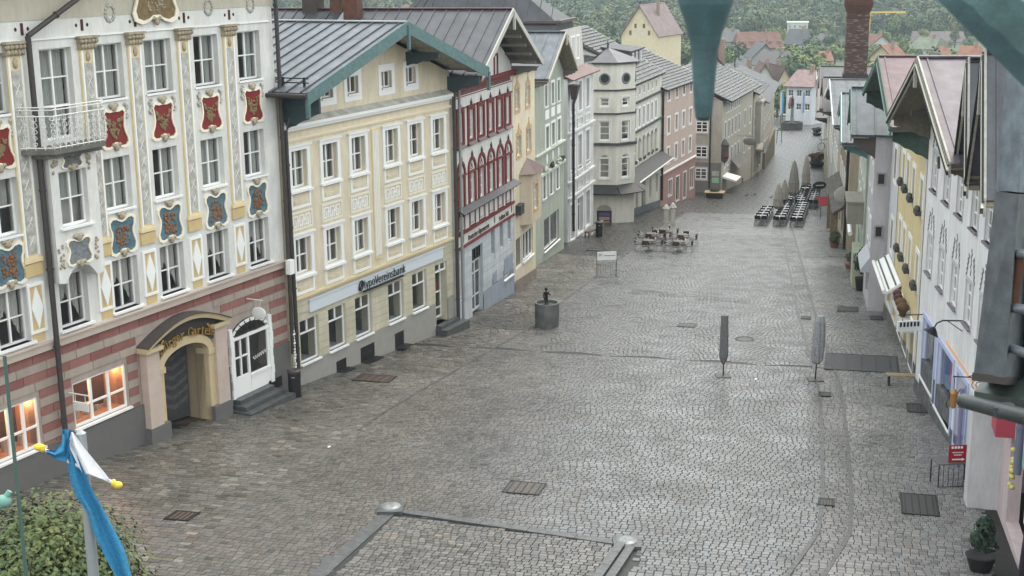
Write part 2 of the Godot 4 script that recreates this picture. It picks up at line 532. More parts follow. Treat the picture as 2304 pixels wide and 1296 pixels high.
func materials():
	M.white = mt(C(226, 227, 225), 0.6)
	M.wood_white = mt(C(214, 216, 212), 0.55)
	M.glass = mt(C(36, 40, 42), 0.05, "", 0.3, {"alpha": 0.3, "spec": 0.4})
	M.shopglass = mt(C(60, 68, 70), 0.03, "", 0.3, {"alpha": 0.3, "spec": 0.4})
	M.curtain = mt(C(214, 214, 208), 0.95, "", 0.3, {"bl": Color(0.3, 0.3, 0.3)})
	M.blind = mt(C(196, 200, 196), 0.9, "", 0.3, {"bl": Color(0.3, 0.3, 0.3)})
	M.darkm = mt(C(58, 53, 52), 0.55)
	M.black = mt(C(22, 22, 24), 0.55)
	M.iron = mt(C(30, 31, 33), 0.5, "", 0.3, {"metal": 0.4})
	M.zinc = mt(C(112, 120, 128), 0.42, "stain", 0.25, {"metal": 0.35})
	M.zincd = mt(C(88, 91, 97), 0.45, "stain", 0.2, {"metal": 0.3})
	M.slate = mt(C(70, 73, 79), 0.6, "stain", 0.2)
	M.copper = mt(C(104, 66, 50), 0.55, "stain", 0.6, {"metal": 0.3})
	M.brown = mt(C(66, 54, 48), 0.6, "grain", 0.8)
	M.teal = mt(C(104, 138, 138), 0.6, "grain", 0.8)
	M.teald = mt(C(66, 88, 94), 0.6, "grain", 0.8)
	M.stone = mt(C(128, 126, 120), 0.7, "stain", 0.4)
	M.granite = mt(C(92, 95, 96), 0.45, "stain", 0.8)
	M.concrete = mt(C(116, 118, 117), 0.5, "stain", 0.35)
	M.gold = mt(C(176, 140, 70), 0.45, "", 0.3, {"metal": 0.5})
	M.goldp = mt(C(152, 130, 92), 0.7, "grain", 1.5)
	M.cream = mt(C(226, 208, 166), 0.85, "plaster", 0.3)
	M.creamd = mt(C(208, 184, 134), 0.85, "plaster", 0.3)
	M.relief = mt(C(200, 186, 160), 0.85, "grain", 1.2)
	M.marble = mt(C(210, 208, 200), 0.8, "stain", 0.7)
	M.red = mt(C(112, 34, 34), 0.75, "plaster", 0.5)
	M.bronze = mt(C(62, 54, 42), 0.45, "grain", 2.0, {"metal": 0.6})
	M.chrome = mt(C(178, 180, 182), 0.3, "", 0.3, {"metal": 0.8})
	M.fabric = mt(C(196, 190, 176), 0.9, "grain", 1.5)
	M.fabricw = mt(C(222, 220, 210), 0.9, "grain", 1.5)
	M.fabricd = mt(C(136, 138, 138), 0.9, "grain", 1.5)

# ---- ground, paving
var LK = [[20, -16.6], [36.7, -16.4], [45.4, -16.25], [51.3, -15.7], [62, -14.65], [72, -14.5], [81.3, -14.3], [95, -14.0], [122.7, -13.7], [145, -12.0], [163, -11.4], [184, -9.7], [400, -9.0]]
var RK = [[20, -3.2], [28, -2.2], [33, -1.1], [36.4, -0.44], [39.2, -0.38], [45.4, -0.53], [51.6, -0.76], [55.3, -0.98], [63.4, -1.76], [70.1, -2.34], [85.2, -3.5], [97.7, -4.47], [108, -5.24], [140, -7], [400, -9]]
var LW = [[20, -25.8], [36.9, -22.9], [48.6, -20.9], [61.6, -18.1], [72, -18.1], [80, -18.6], [92, -19.2], [104, -19.5], [106.4, -18.2], [120, -18.7], [129, -17.4], [142, -15.7], [144, -13.2], [400, -14]]
var RW = [[20, 3.9], [33, 3.6], [40.6, 3.85], [46, 3.75], [56.3, 2.9], [63.6, 2.7], [74, 2.3], [78, 1.1], [94.4, 0.0], [113.5, -0.9], [128, -1.6], [150, -2.3], [400, -7]]
func tab(t, a):
	for i in t.size() - 1:
		if a <= t[i + 1][0]: return lerpf(t[i][1], t[i + 1][1], clampf((a - t[i][0]) / (t[i + 1][0] - t[i][0]), 0, 1))
	return t[t.size() - 1][1]
func sheet(a0, a1, l0, l1, up, da, dl) -> MB:
	var mb = MB.new()
	var na = int(ceil((a1 - a0) / da)); var nl = int(ceil((l1 - l0) / dl))
	for i in na:
		for j in nl:
			var p = []
			for q in [[0, 0], [0, 1], [1, 1], [1, 0]]:
				p.append(AL(lerpf(a0, a1, (i + q[0]) / float(na)), lerpf(l0, l1, (j + q[1]) / float(nl)), up))
			mb.quad(p[0], p[1], p[2], p[3])
	return mb
func stone_mesh() -> Mesh:                            # a unit sett: 1 x 1 across, top at y = 0, worn rounded edges
	var mb = MB.new()
	var a = 0.5; var b = 0.435; var y1 = -0.3; var c = 0.485; var y2 = -0.09
	var P = func(r, y): return [Vector3(-r, y, r), Vector3(r, y, r), Vector3(r, y, -r), Vector3(-r, y, -r)]
	var t = P.call(b, 0.0); var m = P.call(c, y2); var s = P.call(a, y1); var l = P.call(a, -1.0)
	mb.quad(t[0], t[1], t[2], t[3])
	for i in 4:
		var j = (i + 1) % 4
		mb.quad(m[i], m[j], t[j], t[i]); mb.quad(s[i], s[j], m[j], m[i]); mb.quad(l[i], l[j], s[j], s[i])
	return mb.mesh()
func setting():
	var g = sheet(-300, 900, -1200, 1200, -0.35, 40, 150)
	var g2 = sheet(900, 4000, -3000, 3000, -0.35, 500, 1000)
	g.v.append_array(g2.v); g.n.append_array(g2.n)
	struct("ground", g, mt(C(92, 104, 74), 0.95, "stain", 0.02))
	var road = struct("street", sheet(117.5, 352, -42, 24, 0.012, 2.5, 66), mt(C(98, 98, 97), 0.5, "ground", 0.35, {"n": 0.5, "rt": 1}))
	pt(road, "joint_bed", sheet(-40, 100, -42, 24, 0.0, 20, 66), mt(C(46, 45, 43), 0.6, "ground", 0.5))
	pt(road, "joint_bed", sheet(100, 118, -42, 24, 0.0, 18, 66), mt(C(46, 45, 43), 0.6, "ground", 0.5))
	pt(road, "footway_bed", sheet(85.5, 118, -24, -13.8, 0.012, 3.2, 11), mt(C(84, 81, 77), 0.5, "ground", 0.35, {"n": 0.8, "rt": 1}))
	var sm = stone_mesh()
	var fn = FastNoiseLite.new()
	fn.seed = 5; fn.frequency = 0.16; fn.fractal_octaves = 3
	var f2 = FastNoiseLite.new()
	f2.seed = 9; f2.frequency = 0.05
	# each zone: list of [transform, colour]
	var zones = {"road": [], "left": [], "right": [], "gutter": []}
	var hue = {"road": Color(0.098, 0.100, 0.101), "left": Color(0.092, 0.087, 0.077), "right": Color(0.150, 0.149, 0.144), "gutter": Color(0.100, 0.099, 0.096)}
	var a = 29.0
	var row = 0
	var q0 = gp(1420, 656); var q1 = gp(1690, 680)
	var rp0 = Vector2(q0.dot(DS), q0.dot(NS)); var rp1 = Vector2(q1.dot(DS), q1.dot(NS))
	var nse0 = 0.2
	while a < 118.0:
		var rd = 0.195
		row += 1
		var l = -25.0 + rng.randf() * 0.2
		while l < 4.2:
			var w = rng.randf_range(0.16, 0.25)
			var lc = l + w * 0.5
			var bend = 0.06 * sin(lc * 0.9 + a * 0.15) if a < 57.0 else 0.42 * absf(sin(lc * 0.95))
			var aa = a + bend
			var z = "road"
			var lk = tab(LK, aa); var rk = tab(RK, aa)
			if lc < lk: z = "left"; w = rng.randf_range(0.22, 0.38)
			elif lc > rk + 0.85: z = "right"; w = rng.randf_range(0.2, 0.235)
			elif lc > rk: z = "gutter"; w = rng.randf_range(0.2, 0.26)
			lc = l + w * 0.5
			l += w
			if lc < tab(LW, aa) - 0.4 or lc > tab(RW, aa) + 0.4: continue
			if a < 35.2 and lc > -12.45 and lc < -5.0 and a < 34.95 - (lc + 12.4) * 0.1: continue
			if a > 86.0 and z == "left": continue
			var nse = fn.get_noise_2d(lc, aa)
			var big = f2.get_noise_2d(lc, aa)
			var v = 1.0 + rng.randf_range(-0.26, 0.26) + nse * 0.25
			if rng.randf() < 0.05: v *= 0.62
			if z == "left" and rng.randf() < 0.12: v *= 1.45
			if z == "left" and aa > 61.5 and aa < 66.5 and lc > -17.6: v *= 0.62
			if z == "road" and absf(aa - lerpf(rp0.x, rp1.x, clampf((lc - rp0.y) / (rp1.y - rp0.y), 0, 1))) < 0.5 + nse0 and lc > rp0.y and lc < rp1.y and rng.randf() < 0.75: v *= 0.45
			var c = hue[z]
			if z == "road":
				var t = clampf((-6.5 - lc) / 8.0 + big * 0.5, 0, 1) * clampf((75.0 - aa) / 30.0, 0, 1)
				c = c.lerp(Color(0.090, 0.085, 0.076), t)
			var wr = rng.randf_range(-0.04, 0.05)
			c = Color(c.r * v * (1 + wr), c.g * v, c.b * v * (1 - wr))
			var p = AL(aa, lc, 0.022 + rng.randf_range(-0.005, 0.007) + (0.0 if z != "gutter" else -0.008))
			var b = Basis(NS, Vector3.UP, -DS)
			b = Basis(Vector3(NS.x, 0, NS.z).rotated(Vector3.UP, rng.randf_range(-0.04, 0.04) * (0.4 if z == "right" else 1.0)), Vector3.UP, Vector3(-DS.x, SL, -DS.z).rotated(Vector3.UP, rng.randf_range(-0.03, 0.03)))
			b = b * Basis.from_scale(Vector3(w - 0.018, 0.055, rd - 0.016))
			zones[z].append([Transform3D(b, p), c])
		a += rd
	var base_m = mt(Color(1, 1, 1), 0.62, "fine", 0.07, {"vc": 1, "rt": 1})
	for z in zones:
		var arr = zones[z]
		var own = [] ; var rest = []
		for q in arr:
			if own.size() < (300 if z != "gutter" else 120) and q[0].origin.x * DS.x + q[0].origin.z * DS.z > 30.5 and in_view(q[0].origin): own.append(q)
			else: rest.append(q)
		var nm = {"road": "paving_stone", "left": "paving_stone", "right": "paving_brick", "gutter": "gutter_stone"}[z]
		for q in own:
			var c = q[1]
			var lv = snappedf(c.g, 0.025); var wm = snappedf(c.r - c.b, 0.02)
			var mm = mt(Color(maxf(0.02, lv + wm * 0.5), lv, maxf(0.02, lv - wm * 0.5)).linear_to_srgb(), 0.4)
			var o = MeshInstance3D.new()
			o.name = nm
			o.mesh = sm; o.material_override = mm
			road.add_child(o, true)
			o.transform = q[0]
		var mmesh = MultiMesh.new()
		mmesh.transform_format = MultiMesh.TRANSFORM_3D
		mmesh.use_colors = true
		mmesh.mesh = sm
		mmesh.instance_count = rest.size()
		for i in rest.size():
			mmesh.set_instance_transform(i, rest[i][0]); mmesh.set_instance_color(i, rest[i][1])
		var mi = MultiMeshInstance3D.new()
		mi.name = {"road": "roadway_setts", "left": "left_footway_setts", "right": "right_footway_setts", "gutter": "gutter_setts"}[z]
		mi.multimesh = mmesh
		mi.material_override = base_m
		road.add_child(mi, true)
		mi.set_meta("kind", "stuff")
		print(z, " ", arr.size())
	# kerb stones along both footways
	var km = mt(C(84, 84, 83), 0.45, "stain", 0.9)
	for side in 3:
		var t = LK if side == 0 else RK
		var ofs = 0.85 if side == 2 else 0.0
		var s = 43.0 if side == 0 else 30.5
		while s < 130.0:
			var ln = 1.0
			var p0 = AL(s, tab(t, s) + ofs, 0.012); var p1 = AL(s + ln - 0.02, tab(t, s + ln) + ofs, 0.012)
			var mb = MB.new()
			mb.beam(p0, p1, 0.12, 0.05)
			pt(road, "kerb_stone", mb, km)
			s += ln
func in_view(p: Vector3) -> bool:
	var c = CB.transposed() * (p - Vector3(0, CAMY, 0))
	if c.z > -1: return false
	var x = c.x / -c.z * FPX; var y = -c.y / -c.z * FPX
	return absf(x) < 1150 and y < 646
func spans(x0, x1, y0, y1, holes, pad = 0.0):           # free stretches of a course between openings
	var r = [[x0, x1]]
	for h in holes:
		var hi = h[3] + (h[4] if h.size() > 4 else 0.0)
		if h[1] - pad >= y1 or hi + pad <= y0: continue
		var q = []
		for s in r:
			if h[2] + pad <= s[0] or h[0] - pad >= s[1]: q.append(s); continue
			if h[0] - pad > s[0] + 0.05: q.append([s[0], h[0] - pad])
			if h[2] + pad < s[1] - 0.05: q.append([h[2] + pad, s[1]])
		r = q
	return r
func shield_poly(w, h, kind) -> PackedVector2Array:
	var half = [[0, 0.92], [0.35, 0.9], [0.66, 0.98], [0.8, 0.8], [0.72, 0.45], [0.68, 0.05], [0.76, -0.3], [0.92, -0.6], [0.95, -0.82], [0.78, -0.98], [0.45, -1.0], [0.2, -0.9], [0.08, -0.78]]
	if kind == 1: half = [[0, 0.78], [0.22, 0.84], [0.45, 0.98], [0.74, 1.0], [0.93, 0.84], [0.92, 0.55], [0.8, 0.3], [0.78, 0.05], [0.86, -0.25], [0.98, -0.58], [0.9, -0.88], [0.62, -1.0], [0.34, -0.92], [0.15, -0.78]]
	var p = PackedVector2Array()
	for q in half: p.append(Vector2(q[0] * w * 0.5, q[1] * h * 0.5))
	for k in range(half.size() - 1, 0, -1): p.append(Vector2(-half[k][0] * w * 0.5, half[k][1] * h * 0.5))
	p.reverse()
	return p
func scaled(p, k) -> PackedVector2Array:
	var q = PackedVector2Array()
	for a in p: q.append(a * k)
	return q
func cartouche(H, x, y, w, h, kind, fill, orn, z = 0.0, nm = "cartouche"):
	var mb = MB.new()
	var p = shield_poly(w, h, kind)
	mb.ring(p, scaled(p, 0.87), z, z + 0.06)
	var f = pt(H, nm, mb, mt(C(228, 220, 200), 0.8), Vector3(x, y, 0))
	var q = MB.new(); q.extr(scaled(p, 0.89), z, z + 0.02); pt(f, "field", q, fill)
	var s = MB.new()
	s.sph(Vector3(0, -h * 0.46, z + 0.06), Vector3(0.1, 0.13, 0.06)); s.sph(Vector3(0, h * 0.5, z + 0.06), Vector3(0.14, 0.12, 0.06))
	for k in [-1, 1]:
		s.sph(Vector3(k * 0.14, -h * 0.40, z + 0.05), Vector3(0.09, 0.07, 0.05)); s.sph(Vector3(k * 0.12, h * 0.56, z + 0.05), Vector3(0.1, 0.07, 0.05))
	pt(f, "shellwork", s, M.relief)
	if orn != null:
		var o = MB.new()
		var r = RandomNumberGenerator.new(); r.seed = int(x * 100) + 77
		for i in 60:
			var u = r.randf_range(-1, 1)
			var vv = r.randf_range(0, 1)
			var px = u * w * 0.30 * (1.0 - 0.55 * vv) if kind == 0 else u * w * 0.22
			var py = h * 0.13 - vv * h * 0.38 + absf(u) * h * 0.13 if kind == 0 else r.randf_range(-0.28, 0.26) * h
			var a = r.randf_range(0.025, 0.075)
			o.sph(Vector3(px, py, z + 0.03), Vector3(a, a * r.randf_range(0.7, 1.3), 0.03), 6, 4)
		pt(f, "ornament", o, orn)
	return f
func pilaster(H, x, y0, y1):
	var mb = MB.new()
	mb.bx(x - 0.31, y0, 0, x + 0.31, y1, 0.07)
	mb.bx(x - 0.38, y0 - 0.16, 0, x + 0.38, y0 - 0.05, 0.12); mb.bx(x - 0.34, y0 - 0.05, 0, x + 0.34, y0, 0.1)
	var p = pt(H, "pilaster", mb, M.cream)
	var q = MB.new(); q.bx(x - 0.17, y0 + 0.1, 0.06, x + 0.17, y1 - 0.45, 0.085); pt(p, "panel", q, M.marble)
	var k = MB.new()
	for s in [-1, 1]:
		k.bx(x + s * 0.24 - 0.035, y0 + 0.03, 0.06, x + s * 0.24 + 0.035, y1 - 0.05, 0.095)
	for i in 9:
		var yy = lerpf(y0 + 0.5, y1 - 1.0, i / 8.0)
		for e in 4:
			var t = PI * 0.25 + e * PI * 0.5
			k.beam(Vector3(x, yy, 0.087), Vector3(x + cos(t) * 0.13, yy + sin(t) * 0.2, 0.087), 0.012, 0.03, Vector3.BACK)
	pt(p, "moulding", k, M.white)
	var c = MB.new()
	c.bx(x - 0.42, y1 + 0.3, 0, x + 0.42, y1 + 0.37, 0.24)
	c.bx(x - 0.36, y1 - 0.03, 0, x + 0.36, y1 + 0.3, 0.13)
	for i in 5:
		var u = -0.32 + 0.16 * i
		c.sph(Vector3(x + u, y1 + 0.22, 0.16), Vector3(0.09, 0.09, 0.08), 7, 5)
		c.sph(Vector3(x + u * 0.85, y1 + 0.06, 0.14), Vector3(0.07, 0.1, 0.06), 7, 5)
	c.sph(Vector3(x, y1 - 0.25, 0.09), Vector3(0.1, 0.16, 0.05), 7, 5)
	pt(p, "capital", c, M.relief)
func house_garden():
	var H = house("tavern_house", "white rococo townhouse with red and blue cartouches above a pink striped ground floor", -8.3926, -52.1405, 25.9, 1)
	var wm = wallm(232, 232, 227)
	var base = func(x): return -3.375 - 0.068 * x - 0.3
	var x0 = -19.5; var x1 = -0.72
	var cols = [-16.8, -14.35, -9.5, -7.15, -4.65, -2.2]
	var ws = []
	var s4 = {"d": 0.24, "bars": [0.5], "sill": 0.06, "so": 0.06, "fw": 0.055, "mw": 0.065}
	var s3 = {"d": 0.24, "bars": [0.5], "sill": 0.08, "so": 0.08, "fw": 0.055, "mw": 0.065}
	var s2 = {"d": 0.24, "bars": [0.48], "sill": 0.12, "so": 0.10, "fw": 0.055, "mw": 0.065, "cur": 1}
	for i in cols.size():
		var a = s4.duplicate(); a.cur = [0, 3, 3, 3, 2, 2][i]; a.cm = M.blind
		var b = s3.duplicate(); b.cur = [0, 4, 3, 2, 3, 2][i]; b.cm = M.blind
		ws.append([cols[i], 8.85, 1.32, 1.72, a]); ws.append([cols[i], 5.33, 1.24, 1.68, b]); ws.append([cols[i], 2.04, 1.22, 1.68, s2])
	ws.append([-11.75, 7.85, 1.32, 2.72, {"d": 0.24, "bars": [0.37, 0.68], "fw": 0.055, "mw": 0.065, "nm": "balcony_door", "cur": 3, "cm": M.blind}])
	ws.append([-11.85, 2.04, 1.22, 1.68, s2])
	var gate = [-8.2, -3.6, -5.8, -0.35, 0.52]
	var sh1 = [-15.5, -1.3, -13.72, 0.3]; var sh2 = [-12.25, -1.22, -9.82, 0.26]; var dr = [-4.3, -2.62, -2.0, -0.42, 0.62]
	var holes = holes_of(ws)
	var uw = wall_mb([Vector2(x0, 1.62), Vector2(x1, 1.62)], [Vector2(x0, 13.2), Vector2(x1, 13.2)], holes, 0.0, 0.4)
	pt(H, "upper_wall", uw, wm)
	var lw = pt(H, "ground_floor_wall", wall_mb([Vector2(x0, base.call(x0)), Vector2(x1, base.call(x1))], [Vector2(x0, 1.62), Vector2(x1, 1.62)], [gate, sh1, sh2, dr], -0.02, 0.45), wallm(176, 162, 152))
	shell(H, x0, x1, base.call(x0) - 1.4, 13.2, 11.0, wm)
	# painted ashlar: single blocks, red and grey courses in turn
	var pad = [[gate[0] - 1.0, -4, gate[2] + 1.0, 0.7], [gate[0] - 0.6, 0.6, gate[2] + 0.6, 1.05], sh1, sh2, [dr[0] - 0.15, -3.6, dr[2] + 0.15, -0.35, 0.6]]
	var redm = [wallm(152, 102, 95), wallm(143, 94, 88), wallm(158, 109, 102)]
	var greym = [wallm(178, 164, 152), wallm(171, 158, 147)]
	var y = 1.58
	var k = 0
	while y > -1.32:
		var yb = maxf(y - 0.28, -1.34)
		for s in spans(x0, x1, yb, y, pad, 0.06):
			var x = s[0] + (0.0 if k % 2 == 0 else -0.0)
			var first = true
			while x < s[1] - 0.02:
				var ln = 0.95 if k % 2 == 0 else 1.25
				if first and k % 4 >= 2: ln *= 0.55
				first = false
				var xe = minf(x + ln, s[1])
				if s[1] - xe < 0.25: xe = s[1]
				var mb = MB.new()
				mb.bx(x + 0.012, yb + 0.012, -0.02, xe - 0.012, y - 0.012, 0.005 + (0.008 if k % 2 else 0.0))
				var rm = redm[rng.randi() % 3] if k % 2 == 0 else greym[rng.randi() % 2]
				pt(lw, "ashlar_block", mb, rm)
				x = xe
		y -= 0.28; k += 1
	# plinth, string course, upper mouldings
	var pm = mt(C(104, 103, 101), 0.8, "plaster", 0.35)
	for s in [[x0, gate[0] - 0.95], [gate[2] + 0.95, dr[0] - 0.1], [dr[2] + 0.1, x1]]:
		pt(H, "plinth", wall_mb([Vector2(s[0], base.call(s[0])), Vector2(s[1], base.call(s[1]))], [Vector2(s[0], -1.36), Vector2(s[1], -1.36)], [], 0.06), pm)
		var q = MB.new(); q.bx(s[0], -1.37, -0.02, s[1], -1.35, 0.065); pt(H, "plinth_top", q, pm)
	var sc = MB.new()
	sc.bx(x0, 1.62, 0, x1, 1.84, 0.12); sc.bx(x0, 1.84, 0, x1, 1.9, 0.17)
	pt(H, "string_course", sc, mt(C(190, 176, 164), 0.8, "plaster", 0.3))
	place(H, ws)
	for x in [-15.6, -13.45, -10.48, -8.33, -5.9, -3.42, -0.0]:
		if x > -1: continue
		pilaster(H, x, 4.55 if x < -13 or x > -12.9 else 4.55, 10.5)
		var pb = MB.new()
		pb.bx(x - 0.36, 3.98, 0, x + 0.36, 4.36, 0.08)
		var pp = pt(H, "pilaster_base", pb, M.creamd)
		var fr = frame4(0.5, 1.35, 0.09, 2.32, 0, 0.06, 0.09, 0.09); pt(pp, "panel_frame", fr, M.white, Vector3(x, 0, 0))
		var fl = MB.new(); fl.bx(x - 0.25, 1.95, 0, x + 0.25, 3.67, 0.02); pt(pp, "panel_field", fl, M.creamd)
		var dm = MB.new(); dm.extr(PackedVector2Array([Vector2(x, 2.36), Vector2(x + 0.23, 3.0), Vector2(x, 3.64), Vector2(x - 0.23, 3.0)]), 0.02, 0.07); pt(pp, "diamond", dm, M.white)
	# cartouches
	var rf = mt(C(126, 40, 36), 0.85, "plaster", 0.6); var bf = mt(C(98, 132, 146), 0.85, "stain", 0.8)
	for i in [1, 2, 3, 4, 5]:
		var c = cartouche(H, cols[i] + 0.02, 7.92, 1.36, 1.3, 0, rf, M.goldp, 0.0, "red_cartouche")
		for s in [-1, 1]:
			var q = MB.new()
			for j in 7: q.sph(Vector3(s * (0.58 + 0.05 * sin(j * 1.7)), 0.30 + j * 0.07, 0.04), Vector3(0.07, 0.06, 0.035), 6, 4)
			pt(c, "scroll", q, M.marble)
		cartouche(H, cols[i] + 0.0, 4.48, 1.36, 1.28, 1, bf, mt(C(150, 108, 76), 0.85, "stain", 1.5), 0.0, "blue_cartouche")
	# frieze, slits and the big painted medallion under the eaves
	var fz = MB.new(); fz.bx(x0, 11.42, 0, x1 + 0.0, 12.1, 0.02); pt(H, "frieze", fz, wallm(204, 198, 180))
	var ar = MB.new(); ar.bx(x0, 10.84, 0, x1 - 0.2, 10.88, 0.05); pt(H, "architrave", ar, M.white)
	var c2 = MB.new(); c2.bx(x0, 12.1, 0, x1, 12.3, 0.12); c2.bx(x0, 12.3, 0, x1, 12.6, 0.3); c2.bx(x0, 12.6, 0, x1, 12.8, 0.6); pt(H, "cornice", c2, M.cream)
	for x in [-14.9, -13.0, -10.55, -8.15, -5.72, -3.25]:
		var q = MB.new(); q.bx(x - 0.05, 11.02, -0.01, x + 0.05, 11.36, 0.02); 
		for s in [-1, 1]: q.sph(Vector3(x + s * 0.24, 11.19, 0.0), Vector3(0.05, 0.06, 0.03))
		pt(H, "ventilation_slit", q, mt(C(70, 24, 28), 0.8))
	for x in [-9.3, -4.4, -2.0]:
		var q = MB.new()
		for j in 12:
			var t = TAU * j / 12
			q.sph(Vector3(x + cos(t) * 0.2, 11.5 + sin(t) * 0.24, 0.03), Vector3(0.07, 0.07, 0.03), 6, 4)
		pt(H, "wreath", q, M.marble)
	cartouche(H, -7.2, 11.95, 2.3, 1.75, 1, mt(C(150, 128, 92), 0.85, "stain", 0.8), M.relief, 0.06, "medallion")
	var rf2 = MB.new()
	rf2.slab(Vector3(x0, 12.9, 0.9), Vector3(x1 + 0.1, 12.9, 0.9), Vector3(x1 + 0.1, 17.4, -6.0), Vector3(x0, 17.4, -6.0), 0.15)
	rf2.slab(Vector3(x1 + 0.1, 13.0, -11.4), Vector3(x0, 13.0, -11.4), Vector3(x0, 17.4, -5.9), Vector3(x1 + 0.1, 17.4, -5.9), 0.15)
	pt(H, "roof", rf2, M.slate)
	for s in [x0, x1 + 0.05]:
		var q = MB.new(); q.tri(Vector3(s, 12.8, 0.5), Vector3(s, 12.8, -11), Vector3(s, 17.3, -5.95)); pt(H, "gable_end", q, wm)
	# bay window and its balcony
	var bay = MB.new()
	var xa = -12.92; var xb = -10.95; var bo = 0.5
	var bw = wall_mb([Vector2(xa, 3.66), Vector2(-12.62, 3.6), Vector2(-12.5, 3.78), Vector2(-12.3, 3.98), Vector2(-11.95, 4.08), Vector2(-11.6, 3.98), Vector2(-11.4, 3.78), Vector2(-11.28, 3.6), Vector2(xb, 3.66)], [Vector2(xa, 7.62), Vector2(xb, 7.62)], [[-12.58, 5.3, -11.42, 6.98]], bo, 0.35)
	for s in [[xa, -12.78], [xb, -10.7]]:
		var ss = [Vector3(s[0], 3.66, bo), Vector3(s[1], 3.66, 0), Vector3(s[1], 7.62, 0), Vector3(s[0], 7.62, bo)]
		if s[0] == xa: bw.quad(ss[1], ss[0], ss[3], ss[2])
		else: bw.quad(ss[0], ss[1], ss[2], ss[3])
	var ap = [Vector2(-12.92, 3.66), Vector2(-12.62, 3.6), Vector2(-12.5, 3.78), Vector2(-12.3, 3.98), Vector2(-11.95, 4.08), Vector2(-11.6, 3.98), Vector2(-11.4, 3.78), Vector2(-11.28, 3.6), Vector2(-10.95, 3.66)]
	for j in 8: bw.quad(Vector3(ap[j].x, ap[j].y, 0), Vector3(ap[j + 1].x, ap[j + 1].y, 0), Vector3(ap[j + 1].x, ap[j + 1].y, bo), Vector3(ap[j].x, ap[j].y, bo))
	var by = pt(H, "bay_window", bw, wm)
	var bf2 = win(H, -12.0, 5.3, 1.16, 1.68, {"d": 0.2, "z": bo, "bars": [0.5], "fw": 0.055, "mw": 0.065, "sill": 0.1, "nm": "bay_window_frame", "cur": 4, "cm": M.blind})
	cartouche(H, -12.0, 4.5, 1.15, 0.85, 1, mt(C(140, 146, 150), 0.8, "stain", 1.5), null, bo, "plaque")
	cartouche(H, -12.0, 7.28, 0.95, 0.46, 1, mt(C(120, 124, 126), 0.8, "stain", 1.5), null, bo, "plaque")
	var orn = MB.new()
	for j in 26:
		var t = rng.randf_range(-1, 1)
		orn.sph(Vector3(-12.0 + signf(t) * (0.55 + absf(t) * 0.28), 7.5 - absf(t) * rng.randf_range(0.1, 1.0), bo + 0.02), Vector3(0.06, 0.06, 0.03), 6, 4)
		orn.sph(Vector3(-12.0 + signf(t) * (0.66 + absf(t) * 0.2), 4.1 + rng.randf() * 0.8, bo + 0.02), Vector3(0.05, 0.05, 0.03), 6, 4)
	pt(by, "stucco", orn, M.relief)
	var bal = MB.new()
	bal.extr(PackedVector2Array([Vector2(-13.55, 0), Vector2(-13.05, -0.95), Vector2(-10.85, -0.95), Vector2(-10.45, 0)]), 7.62, 7.72)
	var slabm = MB.new()
	var bp = [Vector3(-13.6, 0, 0), Vector3(-13.1, 0, 0.95), Vector3(-10.95, 0, 0.95), Vector3(-10.45, 0, 0)]
	for j in 3:
		slabm.hexa([bp[j] + Vector3(0, 7.6, 0), bp[j + 1] + Vector3(0, 7.6, 0), bp[j + 1] * Vector3(1, 1, 0) + Vector3(0, 7.6, 0), bp[j] * Vector3(1, 1, 0) + Vector3(0, 7.6, -0.001), bp[j] + Vector3(0, 7.74, 0), bp[j + 1] + Vector3(0, 7.74, 0), bp[j + 1] * Vector3(1, 1, 0) + Vector3(0, 7.74, 0), bp[j] * Vector3(1, 1, 0) + Vector3(0, 7.74, -0.001)])
	slabm.bx(-13.15, 7.45, 0, -10.85, 7.6, 0.7)
	var bl = pt(H, "balcony", slabm, M.stone)
	var rail = MB.new()
	for j in 3:
		var a = bp[j]; var b = bp[j + 1]
		for yy in [7.8, 8.72, 8.9, 8.98]: rail.tube(a + Vector3(0, yy, 0), b + Vector3(0, yy, 0), 0.02, 0.02, 6)
		var nn = int((b - a).length() / 0.22)
		for i in nn + 1:
			var p = a.lerp(b, i / float(nn))
			rail.tube(p + Vector3(0, 7.74, 0), p + Vector3(0, 8.72, 0), 0.012, 0.012, 5)
			for q in 5:
				var t0 = 0.0
				var c = p + Vector3(0, 7.9 + q * 0.19, 0)
				var dir = (b - a).normalized()
				var r = 0.075 + 0.02 * sin(i * 2.1 + q)
				var prev = c + dir * r
				for e in range(1, 9):
					var t = TAU * e / 8.0
					var nx = c + dir * cos(t) * r + Vector3(0, sin(t) * r, 0) + Vector3(0, 0, 0.03 * sin(t * 2 + q))
					rail.tube(prev, nx, 0.011, 0.011, 4, false)
					prev = nx
	pt(bl, "railing", rail, mt(C(212, 212, 208), 0.5))
	# downpipe, running up under the eaves
	pipe(H, [Vector3(-12.98, -1.9, 0.24), Vector3(-13.02, 11.0, 0.24), Vector3(-10.2, 12.5, 0.6)], 0.085, M.darkm)
	pipe(H, [Vector3(-0.78, -1.8, 0.25), Vector3(-0.78, 12.8, 0.25)], 0.08, M.darkm)
	var st = MB.new()
	for j in 14: st.bx(-0.85 + rng.randf() * 0.08, -2.5 + j * 0.12, 0.33, -0.77 + rng.randf() * 0.08, -2.42 + j * 0.12, 0.342)
	pt(H, "stickers", st, M.white)
	# the gateway
	var gm = mt(C(196, 178, 166), 0.8, "plaster", 0.3); var gy2 = mt(C(204, 186, 148), 0.8, "plaster", 0.3)
	var gw = Node3D.new()
	gw.name = "gateway"
	H.add_child(gw)
	gw.position.y = -HB[H]
	for s in [[gate[0] - 0.95, gate[0] - 0.3], [gate[2] + 0.3, gate[2] + 0.95]]:
		var gp1 = MB.new()
		gp1.bx(s[0], base.call(s[0]) - 0.2, 0, s[1], 0.55, 0.3)
		pt(gw, "pier", gp1, gm)
	var gi = MB.new()
